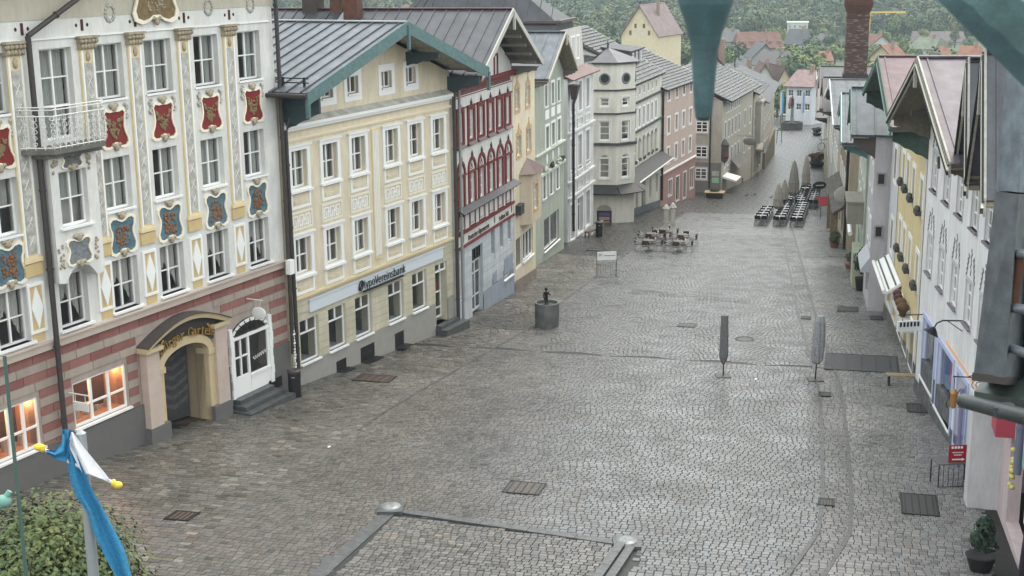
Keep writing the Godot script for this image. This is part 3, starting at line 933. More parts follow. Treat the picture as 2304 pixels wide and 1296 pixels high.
	for s in [[gate[0] - 0.3, gate[0]], [gate[2], gate[2] + 0.3]]:
		gi.bx(s[0], base.call(s[0]) - 0.2, -0.35, s[1], -0.35, 0.18)
		gi.bx(s[0] - 0.04, -0.5, -0.35, s[1] + 0.04, -0.3, 0.24)
	var po = PackedVector2Array(); var pi = PackedVector2Array()
	for j in 15:
		var t = PI * j / 14
		po.append(Vector2(-7.0 + cos(t) * 1.5, -0.35 + sin(t) * 0.82)); pi.append(Vector2(-7.0 + cos(t) * 1.2, -0.35 + sin(t) * 0.52))
	for j in 14:
		gi.quad(Vector3(po[j].x, po[j].y, 0.2), Vector3(po[j + 1].x, po[j + 1].y, 0.2), Vector3(pi[j + 1].x, pi[j + 1].y, 0.2), Vector3(pi[j].x, pi[j].y, 0.2))
		gi.quad(Vector3(pi[j].x, pi[j].y, 0.2), Vector3(pi[j + 1].x, pi[j + 1].y, 0.2), Vector3(pi[j + 1].x, pi[j + 1].y, -0.4), Vector3(pi[j].x, pi[j].y, -0.4))
		gi.quad(Vector3(po[j + 1].x, po[j + 1].y, 0.2), Vector3(po[j].x, po[j].y, 0.2), Vector3(po[j].x, po[j].y, 0.0), Vector3(po[j + 1].x, po[j + 1].y, 0.0))
	pt(gw, "archway", gi, gy2)
	for s in [[gate[0] - 1.0, gate[0] - 0.0], [gate[2] + 0.0, gate[2] + 1.0]]:
		var q = MB.new(); q.bx(s[0], base.call(s[0]) - 0.2, 0, s[1], base.call(s[0]) + 0.85, 0.34); pt(gw, "pier_plinth", q, pm)
	var hd = MB.new(); var hb = MB.new()
	var hp = []
	for j in 17:
		var t = lerpf(-1.0, 1.0, j / 16.0)
		hp.append(Vector2(-7.02 + t * 2.25, 0.62 + 0.62 * cos(t * PI / 2)))
	for j in 16:
		var a = hp[j]; var b = hp[j + 1]
		hd.hexa([Vector3(a.x, a.y - 0.17, 0), Vector3(b.x, b.y - 0.17, 0), Vector3(b.x, b.y, 0), Vector3(a.x, a.y, 0), Vector3(a.x, a.y - 0.17, 0.42), Vector3(b.x, b.y - 0.17, 0.42), Vector3(b.x, b.y, 0.46), Vector3(a.x, a.y, 0.46)])
		hb.hexa([Vector3(a.x, a.y + 0.005, 0), Vector3(b.x, b.y + 0.005, 0), Vector3(b.x, b.y + 0.04, 0), Vector3(a.x, a.y + 0.04, 0), Vector3(a.x, a.y + 0.005, 0.52), Vector3(b.x, b.y + 0.005, 0.52), Vector3(b.x, b.y + 0.03, 0.52), Vector3(a.x, a.y + 0.03, 0.52)])
	hd.bx(-9.25, 0.42, 0, -8.4, 0.55, 0.42); hd.bx(-5.65, 0.42, 0, -4.8, 0.55, 0.42)
	pt(gw, "hood", hd, gy2)
	pt(gw, "hood_cover", hb, M.darkm)
	var bd = PackedVector2Array()
	for j in range(1, 16): bd.append(hp[j] - Vector2(0, 0.2))
	for j in 15:
		var t = PI * j / 14
		bd.append(Vector2(-7.0 + cos(t) * 1.52, -0.35 + sin(t) * 0.84))
	var bdm = MB.new()
	for j in 14:
		var u = lerpf(-1.85, 1.85, j / 14.0); var u2 = lerpf(-1.85, 1.85, (j + 1) / 14.0)
		var tf = func(q): return 0.43 + 0.62 * cos(q / 2.25 * PI / 2)
		var bf3 = func(q): return -0.33 + 0.84 * sqrt(maxf(0.0, 1.0 - pow(q / 1.55, 2))) if absf(q) < 1.55 else -0.05 + (absf(q) - 1.55) * 0.9
		bdm.quad(Vector3(-7.02 + u, bf3.call(u), 0.22), Vector3(-7.02 + u2, bf3.call(u2), 0.22), Vector3(-7.02 + u2, tf.call(u2), 0.22), Vector3(-7.02 + u, tf.call(u), 0.22))
	pt(gw, "sign_board", bdm, mt(C(48, 45, 44), 0.6))
	var txt = "Bürger Garten"
	for j in txt.length():
		if txt[j] == " ": continue
		var u = -1.32 + 2.64 * j / 12.0
		var tm = pt(gw, "letter", text_mesh(txt[j], 0.42, 0.03, true), M.gold, Vector3(-7.02 + u, 0.58 + 0.3 * cos(u) - 0.3, 0.27))
		tm.rotation.z = -u * 0.22
	var sq = MB.new()
	for j in 12:
		for s in [-1, 1]: sq.sph(Vector3(-7.02 + s * (1.2 + j * 0.05), 0.62 - j * 0.055, 0.25), Vector3(0.06, 0.045, 0.02), 6, 4)
	pt(gw, "gilt_scroll", sq, M.gold)
	# passage behind: two leaves of herringbone boards, one folded back
	var pa = MB.new()
	pa.quad(Vector3(gate[0], -3.3, -0.35), Vector3(gate[0], -3.3, -4), Vector3(gate[0], 0.3, -4), Vector3(gate[0], 0.3, -0.35))
	pa.quad(Vector3(gate[2], -3.3, -4), Vector3(gate[2], -3.3, -0.35), Vector3(gate[2], 0.3, -0.35), Vector3(gate[2], 0.3, -4))
	pa.quad(Vector3(gate[0], -3.3, -4), Vector3(gate[2], -3.3, -4), Vector3(gate[2], 0.3, -4), Vector3(gate[0], 0.3, -4))
	pa.quad(Vector3(gate[0], 0.3, -0.35), Vector3(gate[0], 0.3, -4), Vector3(gate[2], 0.3, -4), Vector3(gate[2], 0.3, -0.35))
	pt(gw, "passage", pa, wallm(178, 158, 136))
	var pf = MB.new(); pf.quad(Vector3(gate[0], -2.9, 0.3), Vector3(gate[2], -2.96, 0.3), Vector3(gate[2], -2.9, -4), Vector3(gate[0], -2.84, -4)); pt(gw, "passage_floor", pf, mt(C(98, 82, 72), 0.7, "ground", 0.6))
	for leaf in 1:
		var lf = MB.new(); lf.bx(0, -2.85, -0.04, 1.35, 0.02, 0.0)
		var L = pt(gw, "gate_leaf", lf, mt(C(74, 76, 78), 0.7, "grain", 1.0), Vector3(gate[2] - 0.1, 0, -0.75))
		L.rotation.y = PI - 0.25
		for j in 15:
			for s in [-1, 1]:
				var bo2 = MB.new()
				var yb = -2.65 + j * 0.18
				var a = Vector3(0.675, yb, 0.0); var b = Vector3(0.675 + s * 0.63, yb + 0.3, 0.0)
				bo2.hexa([a + Vector3(0, 0, -0.055), b + Vector3(0, 0, -0.055), b + Vector3(0, 0.16, -0.055), a + Vector3(0, 0.16, -0.055), a + Vector3(0, 0, -0.042), b + Vector3(0, 0, -0.042), b + Vector3(0, 0.16, -0.042), a + Vector3(0, 0.16, -0.042)])
				pt(L, "board", bo2, mt(C(104, 105, 104), 0.7, "grain", 1.0) if j % 2 else mt(C(80, 82, 84), 0.7, "grain", 1.0))
	var nb = MB.new(); nb.bx(-5.78, -1.55, -0.34, -5.77, -0.75, -0.02)
	pt(gw, "notice", nb, M.white)
	# lit shop windows
	var warm = mt(C(226, 150, 110), 0.8, "", 0.3, {"em": Color(1.0, 0.55, 0.32), "ee": 0.28})
	for q in [[sh1, 3], [sh2, 3]]:
		var h = q[0]
		var w = h[2] - h[0]; var hh = h[3] - h[1]
		var f = win(H, (h[0] + h[2]) / 2, h[1], w, hh, {"d": 0.1, "cols": q[1], "bars": [0.42], "fw": 0.07, "mw": 0.1, "gm": M.shopglass, "nm": "shop_window", "sill": 0.1})
		var b = MB.new()
		b.quad(Vector3(-w / 2, 0, -0.9), Vector3(w / 2, 0, -0.9), Vector3(w / 2, hh, -0.9), Vector3(-w / 2, hh, -0.9))
		pt(f, "back_panel", b, mt(C(84, 62, 56), 0.8))
		var s1 = MB.new()
		s1.quad(Vector3(w / 2, 0, -0.9), Vector3(w / 2, 0, -0.1), Vector3(w / 2, hh, -0.1), Vector3(w / 2, hh, -0.9)); s1.quad(Vector3(-w / 2, 0, -0.1), Vector3(-w / 2, 0, -0.9), Vector3(-w / 2, hh, -0.9), Vector3(-w / 2, hh, -0.1))
		s1.bx(-w / 2, 0, -0.9, w / 2, 0.02, -0.1)
		pt(f, "display_lining", s1, wallm(224, 178, 146))
		for s in [-0.3, 0.42]:
			var lamp = MB.new(); lamp.sph(Vector3(w * s, hh - 0.14, -0.4), Vector3(0.05, 0.05, 0.05), 8, 6)
			pt(f, "spotlight", lamp, mt(C(255, 230, 190), 0.5, "", 0.3, {"em": Color(1.0, 0.85, 0.65), "ee": 1.2}))
			var ol = OmniLight3D.new()
			ol.name = "display_light"
			ol.light_color = Color(1.0, 0.74, 0.52); ol.light_energy = 0.2; ol.omni_range = 6.0; ol.omni_attenuation = 2.0; ol.light_size = 0.05; ol.shadow_enabled = true
			f.add_child(ol, true)
			ol.position = Vector3(w * s, hh - 0.22, -0.34)
		var dc = MB.new()
		for j in 5: dc.bx(-w * 0.42 + j * w * 0.19, 0.02, -0.62, -w * 0.42 + j * w * 0.19 + 0.16, 0.2 + 0.12 * (j % 3), -0.5)
		pt(f, "display_goods", dc, mt(C(180, 176, 170), 0.7))
	# arched shop door with a white frame
	var df = MB.new()
	var dfr = pt(H, "shop_door", frame_mesh(2.3, 2.2, 1, [], 0.14, 0.1, 0.62), M.white, Vector3(-3.15, -2.62, 0.02))
	pt(dfr, "pane", pane_mesh(2.2, 2.15, 0.58), M.glass, Vector3(0, 0, -0.02))
	df.bx(-1.1, 0, -0.03, -0.12, 0.75, 0.05); df.bx(-1.1, 0.7, -0.03, -1.0, 2.2, 0.05); df.bx(-0.22, 0.7, -0.03, -0.12, 2.2, 0.05); df.bx(-0.66, 0.75, -0.03, -0.6, 2.2, 0.04); df.bx(-1.0, 1.45, -0.03, -0.22, 1.5, 0.04)
	pt(dfr, "door_leaf", df, M.white)
	var dp = MB.new(); dp.bx(-0.1, 0, -0.03, 1.1, 0.62, 0.05); dp.bx(-0.12, 0.6, -0.03, 1.12, 0.68, 0.09); dp.bx(-1.15, 2.16, -0.03, 1.15, 2.26, 0.08); pt(dfr, "panel", dp, M.white)
	for j in 9:
		var t = PI * (j + 0.5) / 9
		var gr = MB.new(); gr.tube(Vector3(cos(t) * 0.25, 2.28 + sin(t) * 0.12, 0.05), Vector3(cos(t) * 1.05, 2.26 + sin(t) * 0.54, 0.05), 0.018, 0.018, 5); pt(dfr, "fan_bar", gr, M.iron)
	var sq2 = MB.new()
	for j in 30: sq2.tube(Vector3(0.1 + j * 0.028, 1.2 + 0.07 * sin(j * 1.3) + j * 0.004, 0.02), Vector3(0.1 + (j + 1) * 0.028, 1.2 + 0.07 * sin((j + 1) * 1.3) + j * 0.004, 0.02), 0.012, 0.012, 4)
	pt(dfr, "script_lettering", sq2, M.white)
	for s in [-1, 1]:
		var wv = MB.new()
		for j in 8:
			var y1 = j * 0.33
			wv.bx(s * 1.2 - 0.09 + 0.03 * sin(j * 1.6), y1, -0.02, s * 1.2 + 0.09 + 0.03 * sin(j * 1.6), y1 + 0.335, 0.1)
		pt(dfr, "scrolled_frame", wv, M.white)
	for j in 3:
		var q = MB.new(); q.bx(-4.4 - j * 0.15, -3.5, 0, -2.3 + j * 0.2, -2.62 - j * 0.17, 0.4 + j * 0.33); pt(H, "step", q, M.granite)
	var ca = MB.new(); ca.bx(-2.2, -2.95, 0.061, -1.35, -2.55, 0.075); pt(H, "cellar_window", ca, M.black)
	var bxs = MB.new(); bxs.bx(-1.05, 1.4, 0.3, -0.75, 1.95, 0.5); pt(H, "junction_box", bxs, M.white)
	# hanging signs
	var hs = MB.new(); hs.bx(-0.02, -0.28, -0.3, 0.02, 0.0, 0.3); hs.tube(Vector3(0, 0.25, -0.45), Vector3(0, 0.25, 0.35), 0.02, 0.02, 6); hs.tube(Vector3(0, 0.25, 0.2), Vector3(0, 0.0, 0.2), 0.01, 0.01, 5); hs.tube(Vector3(0, 0.25, -0.2), Vector3(0, 0.0, -0.2), 0.01, 0.01, 5)
	pt(H, "hanging_sign", hs, M.wood_white, Vector3(-12.5, -0.2, 0.5))
	var h2 = MB.new(); h2.sph(Vector3(0, 0, 0), Vector3(0.05, 0.24, 0.33), 12, 8); h2.tube(Vector3(0, 0.5, -0.5), Vector3(0, 0.5, 0.2), 0.02, 0.02, 6); h2.tube(Vector3(0, 0.5, 0.1), Vector3(0, 0.2, 0.05), 0.012, 0.012, 5)
	pt(H, "hanging_sign", h2, M.wood_white, Vector3(-3.3, 0.45, 0.6))
func house_bank():
	var H = house("bank_house", "cream gabled bank house with white window frames under a teal bargeboard", -8.3926, -52.1405, 25.9, 1)
	var wm = wallm(232, 220, 194); var gm = wallm(208, 202, 178); var pm = mt(C(158, 156, 150), 0.85, "plaster", 0.35)
	var base = func(x): return -3.375 - 0.068 * x - 0.25
	var x0 = -0.5; var x1 = 12.85
	var xs = [0.55, 2.7, 4.82, 7.48, 9.55, 11.65]
	var ws = []
	var st = {"d": 0.2, "bars": [0.5], "fw": 0.055, "mw": 0.08}
	for i in 6:
		for r in 2:
			var s = st.duplicate(); s.cur = [2, 2, 2, 2, 0, 3][(i + r) % 6]; s.cm = mt(C(120, 120, 116), 0.95) if (i + r) % 3 else M.blind
			ws.append([xs[i], 4.48 if r == 0 else 1.08, 1.05, 1.45 if r == 0 else 1.42, s])
	for x in [2.7, 4.6, 7.27, 9.33]:
		ws.append([x, 7.72, 0.84, 0.7, {"d": 0.15, "bars": [], "fw": 0.05, "mw": 0.07, "sur": 0.24, "top": 0.28, "bot": 0.3, "sill": 0.02, "proud": 0.03}])
	var topl = [Vector2(x0, 8.1), Vector2(6.2, 10.15), Vector2(x1, 7.95)]
	pt(H, "upper_wall", wall_mb([Vector2(x0, 0.15), Vector2(x1, 0.15)], topl, holes_of(ws), 0.0, 0.35), wm)
	var gws = []
	var gx = [0.74, 2.77, 4.8, 7.5, 9.6]
	for i in 5:
		gws.append([gx[i], -2.54, 1.28, 1.76, {"d": 0.14, "cols": 1, "bars": [0.68], "fw": 0.06, "mw": 0.1, "gm": M.shopglass, "nm": "shop_window", "sill": 0.06}])
	var door = [11.08, -3.66, 12.2, -0.8]
	var gh = holes_of(gws); gh.append(door)
	var gwp = pt(H, "ground_floor_wall", wall_mb([Vector2(x0, base.call(x0)), Vector2(x1, base.call(x1))], [Vector2(x0, 0.15), Vector2(x1, 0.15)], gh, -0.02, 0.5), gm)
	var gmat = [wallm(210, 204, 180), wallm(205, 199, 175), wallm(213, 206, 183)]
	for k in 9:                                              # rusticated courses
		var yt = 0.12 - k * 0.3; var yb = maxf(yt - 0.285, -2.58)
		if yb > yt - 0.05: continue
		for s in spans(x0, x1, yb, yt, gh + [[0.78, -0.58, 11.8, -0.05]], 0.02):
			var q = MB.new(); q.bx(s[0], yb, -0.02, s[1], yt, 0.012)
			pt(gwp, "course", q, gmat[rng.randi() % 3])
	pt(H, "plinth", wall_mb([Vector2(x0, base.call(x0)), Vector2(11.05, base.call(11.05))], [Vector2(x0, -2.6), Vector2(11.05, -2.6)], [[2.52, -3.52, 3.3, -3.08], [4.4, -3.66, 5.55, -3.0], [7.25, -3.75, 8.06, -3.1]], 0.03, 0.15), pm)
	pt(H, "plinth", wall_mb([Vector2(12.22, base.call(12.2)), Vector2(x1, base.call(x1))], [Vector2(12.22, -2.6), Vector2(x1, -2.6)], [], 0.03), pm)
	for c in [[2.52, -3.52, 3.3, -3.08], [4.4, -3.66, 5.55, -3.0], [7.25, -3.75, 8.06, -3.1]]:
		var q = MB.new(); q.bx(c[0], c[1], -0.015, c[2], c[3], 0.008)
		var o = pt(H, "cellar_grille", q, M.black)
		var fl = MB.new(); fl.bx(c[0], c[1] - 0.02, 0.0, c[2] + 0.1, c[1] + 0.01, 0.42); pt(o, "light_well_cover", fl, M.iron)
	shell(H, x0, x1, base.call(x1) - 1, 8.0, 12.0, wm, topl)
	place(H, ws); 
	var gf = place(H, gws)
	for i in 5:
		var f = gf[i]
		var q = MB.new(); q.bx(-0.035, 1.25, -0.03, 0.035, 1.72, 0.04); pt(f, "transom_mullion", q, M.white)
		var bk = MB.new(); bk.quad(Vector3(-0.64, 0, -0.8), Vector3(0.64, 0, -0.8), Vector3(0.64, 1.76, -0.8), Vector3(-0.64, 1.76, -0.8)); bk.bx(-0.64, -0.02, -0.8, 0.64, 0.01, -0.05); pt(f, "display_back", bk, mt(C(150, 158, 160), 0.8))
		var po = MB.new(); po.bx(-0.52, 0.2 + 0.1 * (i % 2), -0.5, -0.1, 1.05, -0.46); pt(f, "poster", po, [mt(C(176, 92, 84), 0.7), mt(C(206, 210, 212), 0.7), mt(C(70, 74, 76), 0.7), mt(C(196, 200, 196), 0.7), mt(C(200, 206, 206), 0.7)][i])
	# window mouldings with aprons and relief panels
	for i in 6:
		for r in 2:
			var yb = 4.48 if r == 0 else 1.08
			var hh = 1.45 if r == 0 else 1.42
			var fr = frame4(1.05, hh, 0.2, yb, 0, 0.06, 0.16, 0.1)
			fr.bx(-0.74, yb - 0.17, 0, 0.74, yb - 0.08, 0.14)
			var an = pt(H, "window_moulding", fr, M.white, Vector3(xs[i], 0, 0))
			var ap = frame4(1.15, 0.5, 0.1, yb - 0.7, 0, 0.05, 0.0, 0.1); pt(an, "apron", ap, M.white)
			var hb = MB.new(); hb.bx(-0.4, yb - 0.62, 0, 0.4, yb - 0.5, 0.03); pt(an, "apron_rib", hb, wm)
			var hd = MB.new(); hd.bx(-0.8, yb + hh + 0.15, 0, 0.8, yb + hh + 0.22, 0.12); pt(an, "cornice", hd, M.white)
		var rp = frame4(1.3, 0.56, 0.08, 2.92, 0, 0.05)
		var rl = pt(H, "relief_panel", rp, mt(C(218, 212, 196), 0.85), Vector3(xs[i], 0, 0))
		var me = MB.new()
		for j in 3:
			var c = -0.42 + j * 0.42
			for b in [[-0.17, 0.05, -0.11, 0.5], [0.11, 0.05, 0.17, 0.5], [-0.11, 0.44, 0.11, 0.5], [-0.11, 0.05, 0.04, 0.1], [-0.02, 0.1, 0.04, 0.32]]: me.bx(c + b[0], 2.92 + b[1], 0, c + b[2], 2.92 + b[3], 0.035)
			if j < 2: me.bx(c + 0.17, 3.17, 0, c + 0.25, 3.23, 0.035)
		pt(rl, "meander", me, M.white)
	var fp = MB.new(); fp.bx(5.88, 0.55, 0, 6.42, 6.1, 0.04)
	var fpo = pt(H, "fluted_strip", fp, M.cream)
	for j in 4:
		var q = MB.new(); q.tube(Vector3(5.97 + j * 0.12, 0.7, 0.045), Vector3(5.97 + j * 0.12, 6.0, 0.045), 0.035, 0.035, 6); pt(fpo, "flute", q, M.white)
	var cor = MB.new()
	cor.bx(x0 - 0.05, 6.72, 0, x1 + 0.05, 6.84, 0.16); cor.bx(x0 - 0.08, 6.84, 0, x1 + 0.08, 6.98, 0.26)
	pt(H, "cornice", cor, M.white)
	var ct = MB.new(); ct.slab(Vector3(x0 - 0.08, 6.99, 0.28), Vector3(x1 + 0.08, 6.99, 0.28), Vector3(x1 + 0.08, 7.18, 0.0), Vector3(x0 - 0.08, 7.18, 0.0), 0.02); pt(H, "cornice_flashing", ct, mt(C(206, 204, 194), 0.6, "stain", 0.4))
	var ac = MB.new(); ac.bx(x0, 6.30, 0, x1, 6.36, 0.06); ac.bx(x0, 6.36, 0, x1, 6.42, 0.1); pt(H, "architrave", ac, mt(C(226, 214, 190), 0.8))
	var sc = MB.new(); sc.bx(x0, 0.12, 0, x1, 0.22, 0.1); pt(H, "string_course", sc, M.cream)
	# sign
	var sg = MB.new(); sg.bx(0.78, -0.56, 0.0, 11.8, -0.08, 0.06); sg.bx(0.74, -0.08, 0.0, 11.84, -0.04, 0.09)
	var sp = pt(H, "fascia_sign", sg, mt(C(196, 204, 210), 0.6))
	pt(sp, "lettering", text_mesh("HypoVereinsbank", 0.46, 0.02), M.black, Vector3(6.4, -0.32, 0.1))
	var lg = MB.new()
	for j in 14:
		var t = TAU * j / 14; var t2 = TAU * (j + 1) / 14
		lg.tube(Vector3(4.55 + cos(t) * 0.17 + sin(t) * 0.05, -0.3 + sin(t) * 0.2, 0.1), Vector3(4.55 + cos(t2) * 0.17 + sin(t2) * 0.05, -0.3 + sin(t2) * 0.2, 0.1), 0.03, 0.03, 5)
	lg.tube(Vector3(4.46, -0.46, 0.1), Vector3(4.66, -0.12, 0.1), 0.03, 0.03, 5)
	pt(sp, "emblem", lg, M.black)
	var ul = MB.new(); ul.bx(4.7, -0.6, 0.06, 7.95, -0.55, 0.2); pt(sp, "sign_rail", ul, M.black)
	# entrance
	var d = pt(H, "entrance_door", frame_mesh(1.1, 2.3, 1, [0.22, 0.55], 0.08, 0.1), M.white, Vector3(11.64, -3.5, -0.35))
	pt(d, "pane", pane_mesh(1.1, 2.3), M.glass)
	var tr = win(H, 11.64, -1.2, 1.1, 0.42, {"d": 0.1, "bars": [], "nm": "fanlight"})
	var no = MB.new(); no.bx(-0.25, 1.35, 0.02, 0.15, 1.7, 0.03); pt(d, "red_notice", no, mt(C(150, 34, 44), 0.7))
	for j in 2:
		var q = MB.new(); q.bx(11.0 - j * 0.05, -4.6, -0.4, 12.9 + j * 0.3, -3.66 - j * 0.16, 0.3 + j * 0.35); pt(H, "step", q, M.granite)
	pipe(H, [Vector3(x1 + 0.05, -4.0, 0.2), Vector3(x1 + 0.05, 6.6, 0.2), Vector3(x1 - 0.05, 7.2, 0.25)], 0.09, M.darkm)
	pipe(H, [Vector3(x0 + 0.1, -2.9, 0.2), Vector3(x0 + 0.02, 6.8, 0.2), Vector3(x0 + 0.2, 7.4, 0.35)], 0.08, M.darkm)
	# roof
	groof(H, Vector2(-1.2, 8.32), Vector2(6.2, 10.5), Vector2(13.5, 8.1), 1.7, 16.0, {"rm": M.zinc, "sm": mt(C(186, 182, 166), 0.8, "grain", 0.8), "bm": M.teal, "seam": 0.62, "seamm": M.slate, "bh": 0.5, "pend": 1.1, "cap": mt(C(150, 156, 160), 0.4)})
	for q in [[-0.35, 8.1, 1.7, 1.35], [12.7, 7.75, 1.65, 0.75], [9.0, 9.1, 1.6, 0.6]]:
		var e = eave_board(H, q[0], q[1], q[2], q[3], M.teald)
	for s in [Vector3(-1.18, 7.85, 1.72), Vector3(13.45, 7.55, 1.72)]:
		var q = MB.new(); q.bx(s.x - 0.07, s.y - 0.45, s.z - 0.05, s.x + 0.07, s.y + 0.4, s.z + 0.08); pt(H, "pendant", q, M.teal)
	var gu = MB.new(); gu.tube(Vector3(-1.3, 8.2, 1.75), Vector3(-1.3, 8.2, -14), 0.09, 0.09, 8); pt(H, "gutter", gu, M.darkm)
	var sgd = MB.new()
	for k in 2: sgd.tube(Vector3(-0.6, 8.62 + k * 0.16, 1.4), Vector3(-0.6, 8.62 + k * 0.16, -12), 0.025, 0.025, 6)
	for j in 14: sgd.bx(-0.66, 8.42, 1.2 - j * 0.95, -0.54, 8.82, 1.24 - j * 0.95)
	pt(H, "snow_guard", sgd, M.iron)
	for j in 12:                                              # soffit panels seen under the far slope
		var q = MB.new()
		var a = lerpf(0.05, 0.95, j / 12.0); var b = a + 0.068
		q.hexa([Vector3(lerpf(6.2, 13.5, a), lerpf(10.5, 8.1, a) - 0.235, 0.1), Vector3(lerpf(6.2, 13.5, b), lerpf(10.5, 8.1, b) - 0.235, 0.1), Vector3(lerpf(6.2, 13.5, b), lerpf(10.5, 8.1, b) - 0.21, 0.1), Vector3(lerpf(6.2, 13.5, a), lerpf(10.5, 8.1, a) - 0.21, 0.1), Vector3(lerpf(6.2, 13.5, a), lerpf(10.5, 8.1, a) - 0.235, 1.6), Vector3(lerpf(6.2, 13.5, b), lerpf(10.5, 8.1, b) - 0.235, 1.6), Vector3(lerpf(6.2, 13.5, b), lerpf(10.5, 8.1, b) - 0.21, 1.6), Vector3(lerpf(6.2, 13.5, a), lerpf(10.5, 8.1, a) - 0.21, 1.6)])
		pt(H, "soffit_board", q, mt(C(190, 186, 170), 0.8, "grain", 0.8))
func house_red():
	var H = house("alpine_club_house", "white house with dark red arched window frames and red beams", -2.49, -64.92, 16.4, 1)
	var wm = wallm(222, 221, 217); var lw = wallm(196, 201, 206)
	var base = func(x): return -4.34 - 0.0694 * x - 0.25
	var x0 = -0.3; var x1 = 9.25
	var xs = [0.35, 2.05, 3.62, 5.22, 6.83, 8.3]
	var ws = []
	for i in 6:
		ws.append([xs[i], 4.45, 0.72, 1.42, {"d": 0.12, "cols": 1, "bars": [0.36, 0.7], "fw": 0.07, "mw": 0.06, "cur": 4 if i % 2 else 0, "cm": M.blind}])
		ws.append([xs[i], 1.35, 0.74, 1.45, {"d": 0.12, "cols": 1, "bars": [0.36, 0.7], "fw": 0.07, "mw": 0.06}])
	var top = [Vector2(x0, 7.5), Vector2(4.4, 10.1), Vector2(x1, 7.5)]
	ws.append([6.3, 7.15, 0.5, 1.0, {"d": 0.1, "cols": 1, "bars": [0.5], "sur": 0.1, "sm": M.red}])
	pt(H, "upper_wall", wall_mb([Vector2(x0, -0.55), Vector2(x1, -0.55)], top, holes_of(ws), 0, 0.3), wm)
	var gws = []
	for q in [[5.4, -2.03, 0.6, 1.35], [6.95, -1.95, 0.6, 1.35], [8.4, -1.82, 0.55, 1.28]]: gws.append([q[0], q[1], q[2], q[3], {"d": 0.16, "cols": 1, "bars": [0.35, 0.7], "fm": mt(C(150, 158, 164), 0.6)}])
	gws.append([5.62, -3.66, 0.7, 0.6, {"d": 0.15, "bars": [0.5]}])
	gws.append([8.12, -3.85, 1.6, 1.15, {"d": 0.2, "cols": 1, "bars": [], "gm": M.shopglass, "sill": 0.1, "nm": "shop_window"}])
	var gh = holes_of(gws)
	gh.append([1.85, -4.6, 3.6, -1.05]); gh.append([-0.1, -3.2, 0.62, -0.85])
	var gw = pt(H, "ground_floor_wall", wall_mb([Vector2(x0, base.call(x0)), Vector2(x1, base.call(x1))], [Vector2(x0, -0.55), Vector2(x1, -0.55)], gh, -0.02, 0.4), lw)
	for k in 9:
		var yt = -0.68 - k * 0.33; var yb = yt - 0.315
		for s in spans(x0, x1, yb, yt, gh, 0.02):
			if yb < -3.55: continue
			var q = MB.new(); q.bx(s[0], yb, -0.02, s[1], yt, 0.01); pt(gw, "course", q, wallm(200, 205, 210) if (k + int(s[0])) % 2 else wallm(193, 198, 204))
	pt(H, "plinth", wall_mb([Vector2(3.62, base.call(3.6)), Vector2(x1, base.call(x1))], [Vector2(3.62, -3.6), Vector2(x1, -3.55)], [gh[3], [7.3, -3.87, 8.94, -2.7]], 0.03, 0.05), wallm(150, 158, 170))
	shell(H, x0, x1, base.call(x1) - 1, 7.5, 14.0, wm, top)
	place(H, ws); place(H, gws)
	var d = pt(H, "entrance_door", frame_mesh(1.72, 2.6, 2, [0.75, 0.3], 0.09, 0.1), mt(C(186, 190, 192), 0.6), Vector3(2.72, -4.35, -0.2)); pt(d, "pane", pane_mesh(1.72, 2.6), M.glass)
	var ft = win(H, 2.72, -1.7, 1.72, 0.6, {"d": 0.15, "bars": [], "cols": 4, "nm": "fanlight", "fm": M.iron})
	var d2 = pt(H, "side_door", frame_mesh(0.7, 2.3, 1, [0.78], 0.07, 0.08), M.white, Vector3(0.26, -3.18, -0.2)); pt(d2, "pane", pane_mesh(0.7, 2.3), M.glass)
	# red frames
	for i in 6:
		var x = xs[i]
		var f = frame4(0.72, 1.42, 0.24, 4.45, 0, 0.07, 0.2, 0.26)
		f.bx(-0.68, 4.16, 0, 0.68, 4.24, 0.14); f.bx(-0.66, 6.04, 0, 0.66, 6.1, 0.12)
		var o = pt(H, "red_window_frame", f, M.red, Vector3(x, 0, 0))
		var sl = MB.new(); sl.slab(Vector3(-0.6, 4.2, 0.18), Vector3(0.6, 4.2, 0.18), Vector3(0.6, 4.4, 0.0), Vector3(-0.6, 4.4, 0.0), 0.03); pt(o, "sill", sl, mt(C(92, 80, 80), 0.6))
		var fi = MB.new(); fi.lathe([[0.06, 6.1], [0.05, 6.16], [0.07, 6.2], [0.04, 6.26], [0.0, 6.46]], Vector3(0, 0, 0.05), 8); pt(o, "finial", fi, M.darkm)
		var a = MB.new()
		a.bx(-0.62, 1.3, 0, -0.37, 2.86, 0.06); a.bx(0.37, 1.3, 0, 0.62, 2.86, 0.06); a.bx(-0.66, 2.82, 0, 0.66, 2.92, 0.1)
		var po = PackedVector2Array(); var pi = PackedVector2Array()
		for j in 15:
			var t = PI * j / 14
			po.append(Vector2(cos(t) * 0.64, 2.92 + sin(t) * 0.66)); pi.append(Vector2(cos(t) * 0.48, 2.92 + sin(t) * 0.5))
		for j in 14:
			a.quad(Vector3(po[j].x, po[j].y, 0.07), Vector3(po[j + 1].x, po[j + 1].y, 0.07), Vector3(pi[j + 1].x, pi[j + 1].y, 0.07), Vector3(pi[j].x, pi[j].y, 0.07))
			a.quad(Vector3(po[j + 1].x, po[j + 1].y, 0.07), Vector3(po[j].x, po[j].y, 0.07), Vector3(po[j].x, po[j].y, 0), Vector3(po[j + 1].x, po[j + 1].y, 0))
			a.quad(Vector3(pi[j].x, pi[j].y, 0.07), Vector3(pi[j + 1].x, pi[j + 1].y, 0.07), Vector3(pi[j + 1].x, pi[j + 1].y, 0), Vector3(pi[j].x, pi[j].y, 0))
		var b = pt(H, "red_arched_frame", a, M.red, Vector3(x, 0, 0))
